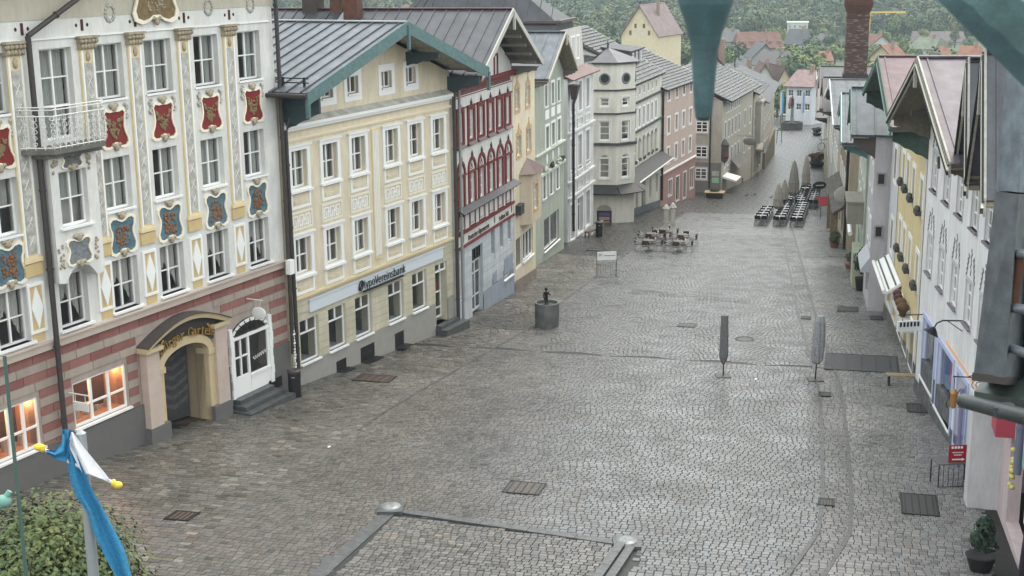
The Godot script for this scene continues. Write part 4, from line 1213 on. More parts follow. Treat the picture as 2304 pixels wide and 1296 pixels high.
		var fi2 = MB.new(); fi2.lathe([[0.09, 3.56], [0.05, 3.64], [0.07, 3.68], [0.0, 3.92]], Vector3(0, 0, 0.05), 8); pt(b, "finial", fi2, M.darkm)
		var tf = MB.new()
		tf.tube(Vector3(-0.16, 3.0, 0.01), Vector3(0, 3.28, 0.01), 0.018, 0.018, 4); tf.tube(Vector3(0.16, 3.0, 0.01), Vector3(0, 3.28, 0.01), 0.018, 0.018, 4); tf.tube(Vector3(-0.2, 2.99, 0.01), Vector3(0.2, 2.99, 0.01), 0.018, 0.018, 4); tf.sph(Vector3(0, 3.14, 0.01), Vector3(0.05, 0.06, 0.02), 6, 4)
		pt(b, "trefoil", tf, M.darkm)
		# panels under the sill roof
		var pl = frame4(0.86, 0.72, 0.05, 0.22, 0, 0.04)
		var pn = pt(H, "red_panel_frame", pl, M.red, Vector3(x - 0.02, 0, 0))
		var pi2 = frame4(0.6, 0.5, 0.02, 0.33, 0, 0.012); pt(pn, "painted_line", pi2, M.darkm)
	var sr = MB.new(); sr.slab(Vector3(x0 - 0.05, 1.12, 0.42), Vector3(x1 + 0.2, 1.12, 0.42), Vector3(x1 + 0.2, 1.34, 0.0), Vector3(x0 - 0.05, 1.34, 0.0), 0.05); pt(H, "sill_roof", sr, M.slate)
	for j in 16:
		var q = MB.new(); q.bx(x0 + 0.2 + j * 0.6, 0.98, 0, x0 + 0.3 + j * 0.6, 1.1, 0.3); pt(H, "bracket", q, M.red)
	for y in [[0.02, 0.16, 0.1], [-0.66, -0.54, 0.09], [0.96, 1.02, 0.1]]:
		var q = MB.new(); q.bx(x0, y[0], 0, x1, y[1], y[2]); pt(H, "red_beam", q, M.red)
	var l1 = pt(H, "lettering", text_mesh("Deutscher Alpenverein", 0.34, 0.02), mt(C(70, 66, 62), 0.8), Vector3(3.0, -0.35, 0.02))
	var l2 = pt(H, "lettering", text_mesh("Sektion Tölz", 0.34, 0.02), mt(C(70, 66, 62), 0.8), Vector3(7.4, -0.35, 0.02))
	for x in [0.55, 5.75, 8.9]:
		var q = MB.new(); q.extr(PackedVector2Array([Vector2(x, -0.45), Vector2(x + 0.09, -0.25), Vector2(x, -0.05), Vector2(x - 0.09, -0.25)]), 0, 0.02); pt(H, "painted_mark", q, M.darkm)
	var cr = MB.new(); cr.bx(x0, 6.98, 0, x1, 7.08, 0.22); cr.bx(x0, 7.08, 0, x1, 7.2, 0.3); cr.bx(x0, 6.92, 0, x1, 6.98, 0.1); pt(H, "red_cornice", cr, M.red)
	var ob = MB.new()
	for j in 46:
		var x = x0 + 0.12 + j * 0.2
		ob.extr(PackedVector2Array([Vector2(x, 6.66), Vector2(x + 0.07, 6.78), Vector2(x, 6.9), Vector2(x - 0.07, 6.78)]), 0, 0.02)
		ob.bx(x + 0.07, 6.68, 0, x + 0.13, 6.72, 0.02); ob.bx(x + 0.07, 6.84, 0, x + 0.13, 6.88, 0.02)
	ob.bx(x0, 6.58, 0, x1, 6.62, 0.03)
	pt(H, "ornament_band", ob, M.red)
	pipe(H, [Vector3(x0 + 0.05, -4.2, 0.2), Vector3(x0 + 0.05, 7.0, 0.2)], 0.07, mt(C(140, 142, 140), 0.5))
	groof(H, Vector2(-0.9, 7.75), Vector2(4.4, 10.55), Vector2(9.9, 7.65), 1.5, 18.0, {"rm": M.zincd, "sm": mt(C(150, 146, 138), 0.8, "grain", 0.8), "bm": mt(C(168, 168, 160), 0.7), "seam": 0.62, "bh": 0.3, "pend": 1.0, "cap": mt(C(96, 62, 66), 0.5)})
	for j in 5:
		var q = MB.new(); q.beam(Vector3(5.2 + j * 0.95, 9.62 - j * 0.5, -0.0), Vector3(5.2 + j * 0.95, 9.62 - j * 0.5, 1.4), 0.14, 0.14); pt(H, "purlin", q, mt(C(110, 106, 98), 0.8))
	eave_board(H, 9.2, 7.4, 1.4, 0.5, mt(C(96, 96, 92), 0.7))
	var ch = [[-1.1, 1.2, 11.2, 0.95, "copper"], [1.6, 1.0, 11.4, 0.8, "brown"], [-2.4, 0.8, 11.0, 0.7, "brown"]]
	for q in [[3.4, -6.5, 9.4, 13.0, 0.37, M.copper], [4.4, -7.7, 9.6, 13.0, 0.34, M.copper], [4.4, -9.1, 9.6, 13.0, 0.42, M.brown]]:
		var mb = MB.new(); mb.bx(q[0] - q[4], q[2], q[1] - q[4], q[0] + q[4], q[3], q[1] + q[4]); mb.bx(q[0] - q[4] - 0.08, q[3], q[1] - q[4] - 0.08, q[0] + q[4] + 0.08, q[3] + 0.1, q[1] + q[4] + 0.08)
		pt(H, "chimney", mb, q[5])
	var sk = MB.new(); sk.slab(Vector3(3.1, 9.98, -6.4), Vector3(4.0, 10.42, -6.4), Vector3(4.0, 10.42, -7.3), Vector3(3.1, 9.98, -7.3), 0.1); pt(H, "skylight", sk, mt(C(120, 132, 140), 0.3))

func grid(xs, ys, w, h, s):
	var r = []
	for y in ys:
		for i in xs.size():
			var q = s.duplicate()
			if not q.has("cur"):
				q.cur = [0, 2, 4, 3, 0, 2, 3][(i * 3 + int(y * 7)) % 7]; q.cm = M.blind
			r.append([xs[i], y, w, h, q])
	return r
# ordinary town house: walls with windows, a gable roof to the street, boards under the eave
func gable_house(nm, label, ox, oz, az, side, x0, x1, ye, ya, dep, wm, ws, o = {}):
	var H = house(nm, label, ox, oz, az, side)
	var ba = gy(ox, oz)
	var a = deg_to_rad(az)
	var base = func(x):
		var p = H.transform * Vector3(x, 0, 0)
		return gy(p.x, p.z) - 0.3
	var xm = o.get("xm", (x0 + x1) / 2)
	var top = [Vector2(x0, ye), Vector2(xm, ya - 0.35), Vector2(x1, ye)]
	if o.get("flat", false): top = [Vector2(x0, ye), Vector2(x1, ye)]
	var hs = holes_of(ws) + o.get("holes", [])
	pt(H, "wall", wall_mb([Vector2(x0, base.call(x0)), Vector2(x1, base.call(x1))], top, hs, 0, 0.35), wm)
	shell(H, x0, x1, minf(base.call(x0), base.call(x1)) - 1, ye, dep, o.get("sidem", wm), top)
	place(H, ws)
	if not o.get("flat", false):
		var ov = o.get("ov", 1.4); var so = o.get("so", 0.7)
		var k = (ya - ye) / (xm - x0)
		var k2 = (ya - ye) / (x1 - xm)
		groof(H, Vector2(x0 - so, ye - so * k + 0.25), Vector2(xm, ya + 0.05), Vector2(x1 + so, ye - so * k2 + 0.25), ov, dep + 0.5, {"rm": o.get("rm", M.slate), "sm": o.get("sm", mt(C(150, 142, 126), 0.8, "grain", 0.8)), "bm": o.get("bm", M.brown), "seam": o.get("seam", 0.9), "bh": o.get("bh", 0.35), "pend": o.get("pend", 0.7), "strip": o.get("strip", [])})
		if o.has("boxm"):
			for s in [[x0 + 0.05, 1], [x1 - 0.05, 1]]:
				var hb = o.get("boxh", 1.2)
				eave_board(H, s[0], ye + 0.1, ov - 0.1, hb, o.boxm)
	if o.has("plinth"):
		pt(H, "plinth", wall_mb([Vector2(x0, base.call(x0)), Vector2(x1, base.call(x1))], [Vector2(x0, base.call(x0) + 0.9), Vector2(x1, base.call(x1) + 0.9)], o.get("pholes", []), 0.04), o.plinth)
	return H
func houses_left():
	# cream house with painted frames and a bay
	var cs = {"d": 0.15, "bars": [0.36, 0.7], "sur": 0.2, "sm": mt(C(218, 186, 140), 0.85, "stain", 0.8), "proud": 0.02, "fw": 0.05, "mw": 0.06}
	var ws = [[1.0, 4.95, 0.85, 1.15, cs], [3.45, 4.93, 0.85, 1.12, cs], [1.25, 2.42, 0.85, 1.1, cs], [3.6, 2.38, 0.9, 1.2, cs]]
	ws.append([1.08, -3.82, 1.5, 1.7, {"d": 0.1, "cols": 1, "bars": [], "gm": M.shopglass, "nm": "shop_window"}])
	ws.append([3.2, -3.72, 2.4, 1.6, {"d": 0.1, "cols": 3, "bars": [], "gm": M.shopglass, "nm": "shop_window", "sill": 0.1}])
	var H = gable_house("cream_house", "narrow cream house with painted window frames and a bay under a brown roof", 0.15, -73.89, 14.3, 1, 0.0, 5.1, 7.0, 8.6, 14.0, wallm(224, 212, 186), ws, {"flat": true, "plinth": mt(C(156, 142, 128), 0.8, "stain", 0.4)})
	for q in ws.slice(0, 4):
		var fi = MB.new(); fi.extr(PackedVector2Array([Vector2(-0.45, 0), Vector2(-0.2, 0.18), Vector2(0, 0.5), Vector2(0.2, 0.18), Vector2(0.45, 0)]), 0, 0.025); pt(H, "painted_crest", fi, cs.sm, Vector3(q[0], q[1] + q[3] + 0.2, 0))
	var rf = MB.new(); rf.slab(Vector3(-0.1, 7.0, 0.25), Vector3(5.2, 7.0, 0.25), Vector3(5.2, 9.0, -5), Vector3(-0.1, 9.0, -5), 0.12); rf.slab(Vector3(5.2, 7.0, -14), Vector3(-0.1, 7.0, -14), Vector3(-0.1, 9.0, -5), Vector3(5.2, 9.0, -5), 0.12); pt(H, "roof", rf, M.slate)
	var bay = wall_mb([Vector2(1.9, -1.5), Vector2(4.3, -1.5)], [Vector2(1.9, 1.4), Vector2(4.3, 1.4)], [[2.5, -0.8, 3.35, 0.6]], 0.55, 0.25)
	bay.quad(Vector3(1.3, -1.5, 0), Vector3(1.9, -1.5, 0.55), Vector3(1.9, 1.4, 0.55), Vector3(1.3, 1.4, 0)); bay.quad(Vector3(4.3, -1.5, 0.55), Vector3(4.9, -1.5, 0), Vector3(4.9, 1.4, 0), Vector3(4.3, 1.4, 0.55))
	bay.quad(Vector3(1.3, -1.5, 0), Vector3(4.9, -1.5, 0), Vector3(4.3, -1.5, 0.55), Vector3(1.9, -1.5, 0.55))
	var bayo = pt(H, "bay", bay, wallm(208, 192, 168))
	var br = MB.new()
	var rp = [Vector3(1.1, 1.35, 0.05), Vector3(1.75, 1.35, 0.8), Vector3(4.45, 1.35, 0.8), Vector3(5.0, 1.35, 0.05), Vector3(3.1, 2.05, 0.0)]
	br.tri(rp[0], rp[1], rp[4]); br.tri(rp[1], rp[2], rp[4]); br.tri(rp[2], rp[3], rp[4]); br.quad(rp[0], rp[3], rp[2], rp[1])
	pt(bayo, "bay_roof", br, mt(C(88, 52, 48), 0.6, "stain", 0.8))
	win(H, 2.92, -0.8, 0.85, 1.4, {"z": 0.55, "d": 0.12, "bars": [0.36, 0.7], "sur": 0.16, "sm": cs.sm, "proud": 0.02})
	var vb = MB.new(); vb.bx(0.35, -0.75, 0.0, 1.2, -0.2, 0.3); pt(H, "vent_box", vb, M.slate)
	# green house, standing half a metre proud
	var gs = {"d": 0.18, "bars": [0.5], "sur": 0.14, "fw": 0.06, "mw": 0.08, "sill": 0.1}
	ws = [[3.3, 1.3, 0.95, 1.35, gs], [4.95, 1.32, 0.98, 1.38, gs], [6.62, 1.35, 1.0, 1.38, gs]]
	ws += [[2.4, -1.75, 0.75, 1.4, gs], [4.3, -1.75, 0.75, 1.4, gs], [6.15, -1.72, 0.75, 1.35, gs]]
	ws += [[3.0, 3.95, 0.7, 1.3, gs], [4.9, 3.95, 0.7, 1.3, gs], [6.6, 3.95, 0.7, 1.3, gs]]
	ws.append([4.5, -5.2, 4.3, 2.05, {"d": 0.15, "cols": 2, "bars": [], "gm": M.shopglass, "nm": "shop_window", "sill": 0.1}])
	H = gable_house("sage_green_house", "sage green house with white blind panels and a narrow wooden gable", 1.47, -83.03, 14.6, 1, 0.0, 8.2, 5.7, 8.35, 15.0, wallm(172, 178, 164), ws, {"ov": 0.9, "so": 0.1, "xm": 4.7, "bm": mt(C(168, 162, 146), 0.7), "rm": M.zinc, "seam": 0.8, "bh": 0.2, "pend": 0.8, "boxm": mt(C(94, 92, 86), 0.7), "boxh": 0.5})
	for i in 3:
		var x = [3.3, 4.95, 6.62][i]
		var q = MB.new(); q.bx(x - 0.5, 3.1, 0, x + 0.5, 3.68, 0.03); pt(H, "blind_panel", q, M.white)
		var ov = MB.new(); ov.sph(Vector3(x, 0.6, 0), Vector3(0.2, 0.34, 0.04), 12, 6); pt(H, "oval_panel", ov, M.white)
	for y in [[1.12, 1.22], [-0.25, -0.1]]:
		var q = MB.new(); q.bx(0.0, y[0], 0, 8.2, y[1], 0.16); pt(H, "string_course", q, wallm(206, 210, 198))
	for i in 4:
		var q = MB.new(); var x = [2.4, 4.3, 6.15, 7.2][i]
		for j in 14: q.sph(Vector3(x + rng.randf_range(-0.35, 0.35), -0.02 + rng.randf_range(-0.02, 0.22), 0.12 + rng.randf_range(-0.05, 0.08)), Vector3(0.09, 0.08, 0.08), 6, 4)
		pt(H, "flower_box", q, mt(C(58, 66, 50), 0.9) if i % 2 else mt(C(190, 186, 180), 0.9))
	# white house with a steep slate roof and a tall baroque gable
	var w6 = {"d": 0.2, "bars": [0.72], "sur": 0.2, "fw": 0.07, "mw": 0.08, "sill": 0.12}
	ws = []
	for x in [1.0, 3.35, 5.85]:
		ws.append([x, -1.7, 1.3, 2.4, w6]); ws.append([x, 2.45, 1.2, 2.0, w6])
	ws += [[1.0, -6.4, 1.4, 2.5, {"d": 0.25, "cols": 1, "bars": [], "nm": "shop_window", "sur": 0.15}], [3.5, -6.4, 1.9, 2.6, {"d": 0.25, "bars": [0.75], "nm": "shop_window", "sur": 0.15}], [6.0, -6.35, 1.5, 2.6, {"d": 0.25, "bars": [0.75], "nm": "shop_window", "sur": 0.15}]]
	H = gable_house("white_stucco_house", "tall white stucco house with a steep gable wall and reddish canopy roof", 4.01, -94.17, 15.6, 1, -0.4, 8.0, 4.9, 9.0, 16.0, wallm(212, 213, 212), ws, {"flat": true})
	var q6 = MB.new(); q6.slab(Vector3(-0.5, 4.85, 0.45), Vector3(8.3, 4.85, 0.45), Vector3(8.3, 5.3, -0.6), Vector3(-0.5, 5.3, -0.6), 0.1); pt(H, "canopy_roof", q6, mt(C(126, 96, 92), 0.6, "stain", 0.5))
	pt(H, "gable_wall", wall_mb([Vector2(0.2, 5.0), Vector2(8.0, 5.0)], [Vector2(0.2, 6.9), Vector2(0.5, 8.1), Vector2(6.8, 8.1), Vector2(7.0, 7.9), Vector2(8.0, 5.1)], [[2.75, 5.7, 3.1, 7.5, 0.15]], -0.7, 0.3), wallm(206, 204, 198))
	for s in [[0.9, 2.1], [3.6, 4.9], [5.2, 6.3]]:
		var q = frame4(s[1] - s[0] - 0.2, 1.5, 0.1, 5.9, -0.7, -0.66); pt(H, "stucco_panel", q, M.white, Vector3((s[0] + s[1]) / 2, 0, 0))
	for y in [1.1, -2.3, -3.4]:
		var q = MB.new(); q.bx(-0.4, y, 0, 8.0, y + 0.14, 0.18); pt(H, "cornice", q, wallm(216, 216, 214))
		for x in [1.0, 3.35, 5.85]:
			var p = frame4(1.5, 0.45, 0.08, y + 0.3, 0, 0.06); pt(H, "stucco_panel", p, wallm(218, 218, 216), Vector3(x, 0, 0))
	var r6 = MB.new()
	var pA = [Vector3(-0.4, 5.0, -0.9), Vector3(8.1, 5.0, -0.9), Vector3(8.1, 5.0, -15), Vector3(-0.4, 5.0, -15), Vector3(1.5, 8.6, -1.2), Vector3(6.2, 8.6, -1.2), Vector3(6.2, 8.6, -13), Vector3(1.5, 8.6, -13), Vector3(3.85, 12.0, -6.0), Vector3(3.85, 12.0, -10.0)]
	r6.quad(pA[3], pA[0], pA[4], pA[7]); r6.quad(pA[1], pA[2], pA[6], pA[5]); r6.quad(pA[2], pA[3], pA[7], pA[6]); r6.quad(pA[0], pA[1], pA[5], pA[4])
	r6.quad(pA[7], pA[4], pA[8], pA[9]); r6.quad(pA[5], pA[6], pA[9], pA[8]); r6.tri(pA[4], pA[5], pA[8]); r6.tri(pA[6], pA[7], pA[9])
	var ro = pt(H, "mansard_roof", r6, M.slate)
	var e6 = MB.new(); e6.beam(Vector3(1.4, 8.62, -1.0), Vector3(1.4, 8.62, -13), 0.3, 0.2); e6.beam(Vector3(1.3, 8.62, -1.0), Vector3(6.4, 8.62, -1.0), 0.3, 0.2); pt(ro, "roof_edge", e6, mt(C(76, 66, 66), 0.5))
	for j in 13:
		var q = MB.new(); var z = -1.6 - j * 0.9
		q.beam(Vector3(1.5, 8.62, z), Vector3(3.85, 12.02, maxf(z, -10.0)), 0.05, 0.06); pt(ro, "seam", q, M.zincd)
	pipe(H, [Vector3(-0.1, -5.6, 0.35), Vector3(-0.1, 3.2, 0.35), Vector3(0.1, 3.5, 0.4)], 0.1, M.black)
	var hop = MB.new(); hop.hexa([Vector3(-0.1, 3.5, 0.2), Vector3(0.3, 3.5, 0.2), Vector3(0.3, 3.5, 0.5), Vector3(-0.1, 3.5, 0.5), Vector3(-0.3, 4.5, 0.1), Vector3(0.5, 4.5, 0.1), Vector3(0.5, 4.5, 0.7), Vector3(-0.3, 4.5, 0.7)]); pt(H, "rainwater_hopper", hop, M.darkm)
	for j in 3:
		var q = MB.new(); q.bx(2.3 + j * 0.4, -8.0, 0.0, 8.0, -6.55 - j * 0.18 - 0.1, 0.5 + j * 0.3); pt(H, "step", q, M.stone)
	var pr = MB.new(); pr.extr(PackedVector2Array([Vector2(2.4, -7.2), Vector2(8.0, -7.6), Vector2(8.0, -6.3), Vector2(6.6, -6.3), Vector2(2.6, -6.9)]), 0.6, 0.8); pt(H, "stair_parapet", pr, M.stone)
	# long house with rows of arched windows and a corner bay tower
	var tall = {"d": 0.25, "cols": 1, "bars": [0.36, 0.7], "fw": 0.06, "mw": 0.05, "sur": 0.14, "cur": 0}
	var sqs = {"d": 0.2, "cols": 1, "bars": [0.5], "fw": 0.05, "mw": 0.05, "sur": 0.08, "cur": 0}
	var arc = {"d": 0.25, "cols": 1, "bars": [0.36, 0.7], "fw": 0.06, "mw": 0.05, "arch": 0.35, "cur": 0}
	var xs7 = [-6.75, -4.8, -2.87, -0.6, 1.04, 2.78, 4.5, 6.2, 7.9]
	ws = grid(xs7, [-1.1], 0.85, 1.55, tall) + grid(xs7, [1.62], 0.6, 0.65, sqs) + grid(xs7, [-4.0], 0.9, 1.55, arc)
	for q in [[-6.2, -7.65, 1.1, 1.4], [-4.0, -7.9, 1.0, 1.6], [0.5, -8.1, 1.0, 1.6], [6.05, -8.05, 1.0, 1.5], [9.0, -8.0, 0.95, 1.5]]:
		ws.append([q[0], q[1], q[2], q[3], {"d": 0.3, "cols": 2, "bars": [0.75], "arch": 0.3, "nm": "arched_shop_window", "cur": 0}])
	var h7 = [[-2.5, -9.2, -1.3, -6.15, 0.4], [2.4, -9.6, 4.1, -6.3, 0.6]]
	H = gable_house("arched_window_house", "long off-white house with rows of arched windows and a slate canopy", 10.55, -115.08, 17.5, 1, -7.5, 10.4, 2.75, 6.5, 14.0, wallm(224, 220, 208), ws, {"flat": true, "holes": h7, "plinth": mt(C(120, 124, 128), 0.8, "stain", 0.4)})
	for h in h7:
		var q = MB.new(); q.bx(h[0], h[1], -0.32, h[2], h[3] + 0.55, -0.28); pt(H, "green_door", q, mt(C(74, 94, 88), 0.6))
	for x in xs7:
		var po = MB.new()
		for j in 12:
			var t = PI * j / 12; var t2 = PI * (j + 1) / 12
			po.quad(Vector3(x + cos(t) * 0.75, -2.45 + sin(t) * 0.6, 0.06), Vector3(x + cos(t2) * 0.75, -2.45 + sin(t2) * 0.6, 0.06), Vector3(x + cos(t2) * 0.6, -2.45 + sin(t2) * 0.45, 0.06), Vector3(x + cos(t) * 0.6, -2.45 + sin(t) * 0.45, 0.06))
			po.quad(Vector3(x + cos(t2) * 0.75, -2.45 + sin(t2) * 0.6, 0.06), Vector3(x + cos(t) * 0.75, -2.45 + sin(t) * 0.6, 0.06), Vector3(x + cos(t) * 0.75, -2.45 + sin(t) * 0.6, 0), Vector3(x + cos(t2) * 0.75, -2.45 + sin(t2) * 0.6, 0))
		po.bx(x - 0.75, -4.1, 0, x - 0.6, -2.45, 0.06); po.bx(x + 0.6, -4.1, 0, x + 0.75, -2.45, 0.06)
		pt(H, "arch_moulding", po, wallm(230, 228, 220))
		var fb = MB.new()
		for j in 8: fb.sph(Vector3(x + rng.randf_range(-0.35, 0.35), -4.0 + rng.randf() * 0.2, 0.15), Vector3(0.1, 0.09, 0.09), 6, 4)
		pt(H, "flower_box", fb, mt(C(70, 74, 60), 0.9))
	for y in [[0.98, 1.14], [-1.42, -1.28], [2.5, 2.6]]:
		var q = MB.new(); q.bx(-7.5, y[0], 0, 10.4, y[1], 0.18); pt(H, "dark_cornice", q, M.slate)
	var aw = MB.new(); aw.slab(Vector3(-8.6, -5.0, 1.1), Vector3(10.6, -5.0, 1.1), Vector3(10.6, -4.35, 0.0), Vector3(-7.4, -4.35, 0.0), 0.1); pt(H, "slate_canopy", aw, mt(C(42, 40, 39), 0.6, "grain", 1.0))
	var ag = MB.new(); ag.tube(Vector3(-8.6, -5.08, 1.15), Vector3(10.7, -5.08, 1.15), 0.08, 0.08, 6); pt(H, "gutter", ag, mt(C(196, 196, 192), 0.5))
	tile_roof(H, [Vector3(-7.6, 2.7, 0.4), Vector3(10.5, 2.7, 0.4), Vector3(10.5, 6.8, -7.0), Vector3(-7.6, 6.8, -7.0)], 0.33, "tiled_roof")
	tile_roof(H, [Vector3(10.5, 2.7, -14.3), Vector3(-7.6, 2.7, -14.3), Vector3(-7.6, 6.8, -7.0), Vector3(10.5, 6.8, -7.0)], 0.6, "tiled_roof")
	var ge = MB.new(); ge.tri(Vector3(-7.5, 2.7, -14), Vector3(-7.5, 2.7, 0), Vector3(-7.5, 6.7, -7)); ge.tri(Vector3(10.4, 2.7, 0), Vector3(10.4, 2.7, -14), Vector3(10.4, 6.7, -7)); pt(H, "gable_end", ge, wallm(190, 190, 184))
	# long grey dormer wall with its own tiled roof, and a dark dormer with three windows
	var dm = MB.new(); dm.hexa([Vector3(-7.0, 4.2, -5.0), Vector3(3.6, 3.0, -2.4), Vector3(3.6, 3.0, -2.6), Vector3(-7.0, 4.2, -5.2), Vector3(-7.0, 6.9, -5.0), Vector3(3.6, 3.9, -2.4), Vector3(3.6, 3.9, -2.6), Vector3(-7.0, 6.9, -5.2)]); pt(H, "roof_parapet", dm, wallm(188, 192, 186))
	tile_roof(H, [Vector3(-7.2, 6.9, -4.8), Vector3(3.8, 3.95, -2.3), Vector3(4.5, 6.2, -7.0), Vector3(-7.2, 8.6, -7.0)], 0.33, "tiled_roof")
	var dk = MB.new(); dk.bx(4.0, 2.9, -4.6, 9.2, 5.0, -1.6); var dko = pt(H, "dormer", dk, mt(C(52, 46, 46), 0.6))
	var dkr = MB.new(); dkr.slab(Vector3(3.8, 5.0, -1.3), Vector3(9.4, 5.0, -1.3), Vector3(9.0, 5.4, -4.8), Vector3(4.2, 5.4, -4.8), 0.1); pt(dko, "dormer_roof", dkr, M.slate)
	for x in [5.6, 7.1, 8.6]: win(H, x, 3.2, 0.6, 1.55, {"z": -1.55, "d": 0.02, "cols": 1, "bars": [0.5], "fw": 0.12})
	# corner bay tower
	var T = house("corner_bay_tower", "polygonal corner bay tower with two round windows and a slate cap", 8.29, -107.93, 17.5, 1, "tower")
	var R = 2.35
	var pts = []
	for j in 6: pts.append(Vector2(0.9 + cos(deg_to_rad(-196.0 + j * 47)) * R, -0.9 - sin(deg_to_rad(-196.0 + j * 47)) * R))
	var tw = wallm(224, 220, 208)
	var dj = 0; var bestd = -9.0
	for j in 5:
		var e = pts[j + 1] - pts[j]
		var nv = (T.transform.basis * Vector3(-e.y, 0, e.x)).normalized()
		if nv.dot(-T.position.normalized()) > bestd: bestd = nv.dot(-T.position.normalized()); dj = j
	print("door facet ", dj, " ", bestd)
	for j in 5:
		var a = pts[j]; var b = pts[j + 1]
		var wd = (b - a).length()
		var pn = Node3D.new()
		var q = MB.new()
		var hs = [[wd / 2 - 0.42, -1.05, wd / 2 + 0.42, 0.5], [wd / 2 - 0.36, 1.6, wd / 2 + 0.36, 2.3], [wd / 2 - 0.4, -4.0, wd / 2 + 0.4, -2.45, 0.35]]
		if j == dj: hs.append([wd / 2 - 0.6, -8.6, wd / 2 + 0.6, -6.6, 0.5])
		var w = pt(T, "wall_facet", wall_mb([Vector2(0, -9.3), Vector2(wd, -9.3)], [Vector2(0, 4.9), Vector2(wd, 4.9)], hs, 0, 0.25), tw, Vector3(a.x, 0, a.y))
		w.rotation.y = -atan2(b.y - a.y, b.x - a.x)
		for e in [[-1.05, 0.84, 1.55, [0.36, 0.7], 0.0], [1.6, 0.72, 0.7, [0.5], 0.0], [-4.0, 0.8, 1.55, [0.36, 0.7], 0.35]]:
			var f = pt(w, "window", frame_mesh(e[1], e[2], 1, e[3], 0.09, 0.06, e[4]), M.white, Vector3(wd / 2, e[0], -0.12))
			pt(w, "pane", pane_mesh(e[1], e[2], e[4]), M.glass, Vector3(wd / 2, e[0], -0.13))
			pt(w, "surround", frame4(e[1], e[2], 0.14, 0, 0, 0.04), wallm(230, 228, 220), Vector3(wd / 2, e[0], 0))
		if j == dj:
			var dd = MB.new(); dd.bx(wd / 2 - 0.6, -8.6, -0.22, wd / 2 + 0.6, -6.6, -0.18); pt(w, "shop_door", dd, mt(C(58, 42, 50), 0.6))
			for e in 4:
				var po = MB.new(); po.bx(wd / 2 - 0.42, -8.0 + e * 0.33, -0.18, wd / 2 + 0.42, -7.75 + e * 0.33, -0.17); pt(w, "poster", po, [mt(C(120, 70, 70), 0.7), mt(C(176, 130, 80), 0.7), mt(C(150, 140, 130), 0.7), mt(C(96, 76, 130), 0.7)][e])
		var rg = MB.new()
		for e in 16:
			var t = TAU * e / 16; var t2 = TAU * (e + 1) / 16
			rg.tube(Vector3(wd / 2 + cos(t) * 0.38, 3.75 + sin(t) * 0.38, 0.02), Vector3(wd / 2 + cos(t2) * 0.38, 3.75 + sin(t2) * 0.38, 0.02), 0.07, 0.07, 5)
		pt(w, "round_window", rg, wallm(120, 130, 136))
		var rd = MB.new(); rd.lathe([[0.0, 0.0], [0.36, 0.0]], Vector3.ZERO, 16)
		var ro2 = pt(w, "round_pane", rd, M.black, Vector3(wd / 2, 3.75, 0.015)); ro2.rotation.x = PI / 2
		for y in [[1.0, 1.12, 0.12], [-1.4, -1.22, 0.2], [2.8, 2.92, 0.1], [4.85, 5.0, 0.2]]:
			var c = MB.new(); c.bx(-0.08, y[0], 0, wd + 0.08, y[1], y[2]); pt(w, "dark_cornice", c, M.slate)
		var cn = MB.new(); cn.slab(Vector3(-0.3, -5.1, 0.9), Vector3(wd + 0.3, -5.1, 0.9), Vector3(wd, -4.5, 0), Vector3(0, -4.5, 0), 0.1); pt(w, "canopy", cn, mt(C(42, 40, 39), 0.6, "grain", 1.0))
	var cap = MB.new()
	for j in 5:
		var a = Vector2(0.9, -0.9) + (pts[j] - Vector2(0.9, -0.9)) * 1.12; var b = Vector2(0.9, -0.9) + (pts[j + 1] - Vector2(0.9, -0.9)) * 1.12
		cap.tri(Vector3(a.x, 5.0, a.y), Vector3(b.x, 5.0, b.y), Vector3(0.9, 6.0, -0.9))
	cap.lathe([[0.1, 5.9], [0.08, 6.2], [0.14, 6.3], [0.03, 6.5], [0.0, 6.9]], Vector3(0.9, 0, -0.9), 8)
	pt(T, "cap_roof", cap, M.zincd)
	# pink house
	var ps = {"d": 0.2, "bars": [0.36, 0.7], "sur": 0.2, "fw": 0.06, "mw": 0.06, "proud": 0.03}
	var xp = [2.65, 5.45, 8.1, 10.8]
	ws = grid(xp, [-0.02], 0.8, 0.88, {"d": 0.2, "bars": [0.5], "sur": 0.18, "proud": 0.03}) + grid(xp, [-3.1], 0.9, 1.4, ps) + grid(xp, [-5.85], 0.9, 1.35, ps)
	ws += [[3.5, -9.1, 1.3, 1.5, {"d": 0.15, "cols": 1, "bars": [], "nm": "shop_window", "sur": 0.1}], [11.7, -9.7, 1.4, 2.0, {"d": 0.15, "cols": 1, "bars": [], "nm": "shop_window", "sur": 0.1}], [6.2, -10.0, 1.2, 2.3, {"d": 0.2, "cols": 2, "bars": [0.25, 0.5, 0.75], "fm": M.iron, "nm": "lattice_door", "sur": 0.12}], [8.95, -10.2, 1.1, 2.5, {"d": 0.2, "cols": 2, "bars": [0.25, 0.5, 0.75], "fm": M.iron, "nm": "lattice_door", "sur": 0.12}]]
	H = gable_house("pink_house", "pale pink house with white window frames and a salmon ground floor", 13.68, -125.0, 21.6, 1, 0.0, 13.2, 1.1, 5.0, 12.0, wallm(212, 190, 178), ws, {"flat": true})
	pt(H, "salmon_base", wall_mb([Vector2(0, -10.8), Vector2(13.2, -11.2)], [Vector2(0, -6.72), Vector2(13.2, -6.72)], holes_of(ws.slice(12)), 0.015, 0.05), wallm(184, 144, 136))
	var sc8 = MB.new(); sc8.bx(0, -6.72, 0, 13.2, -6.58, 0.12); pt(H, "string_course", sc8, M.white)
	tile_roof(H, [Vector3(-0.4, 1.1, 0.7), Vector3(13.6, 1.1, 0.7), Vector3(13.6, 4.0, -6.0), Vector3(-0.4, 4.0, -6.0)], 0.4, "tiled_roof")
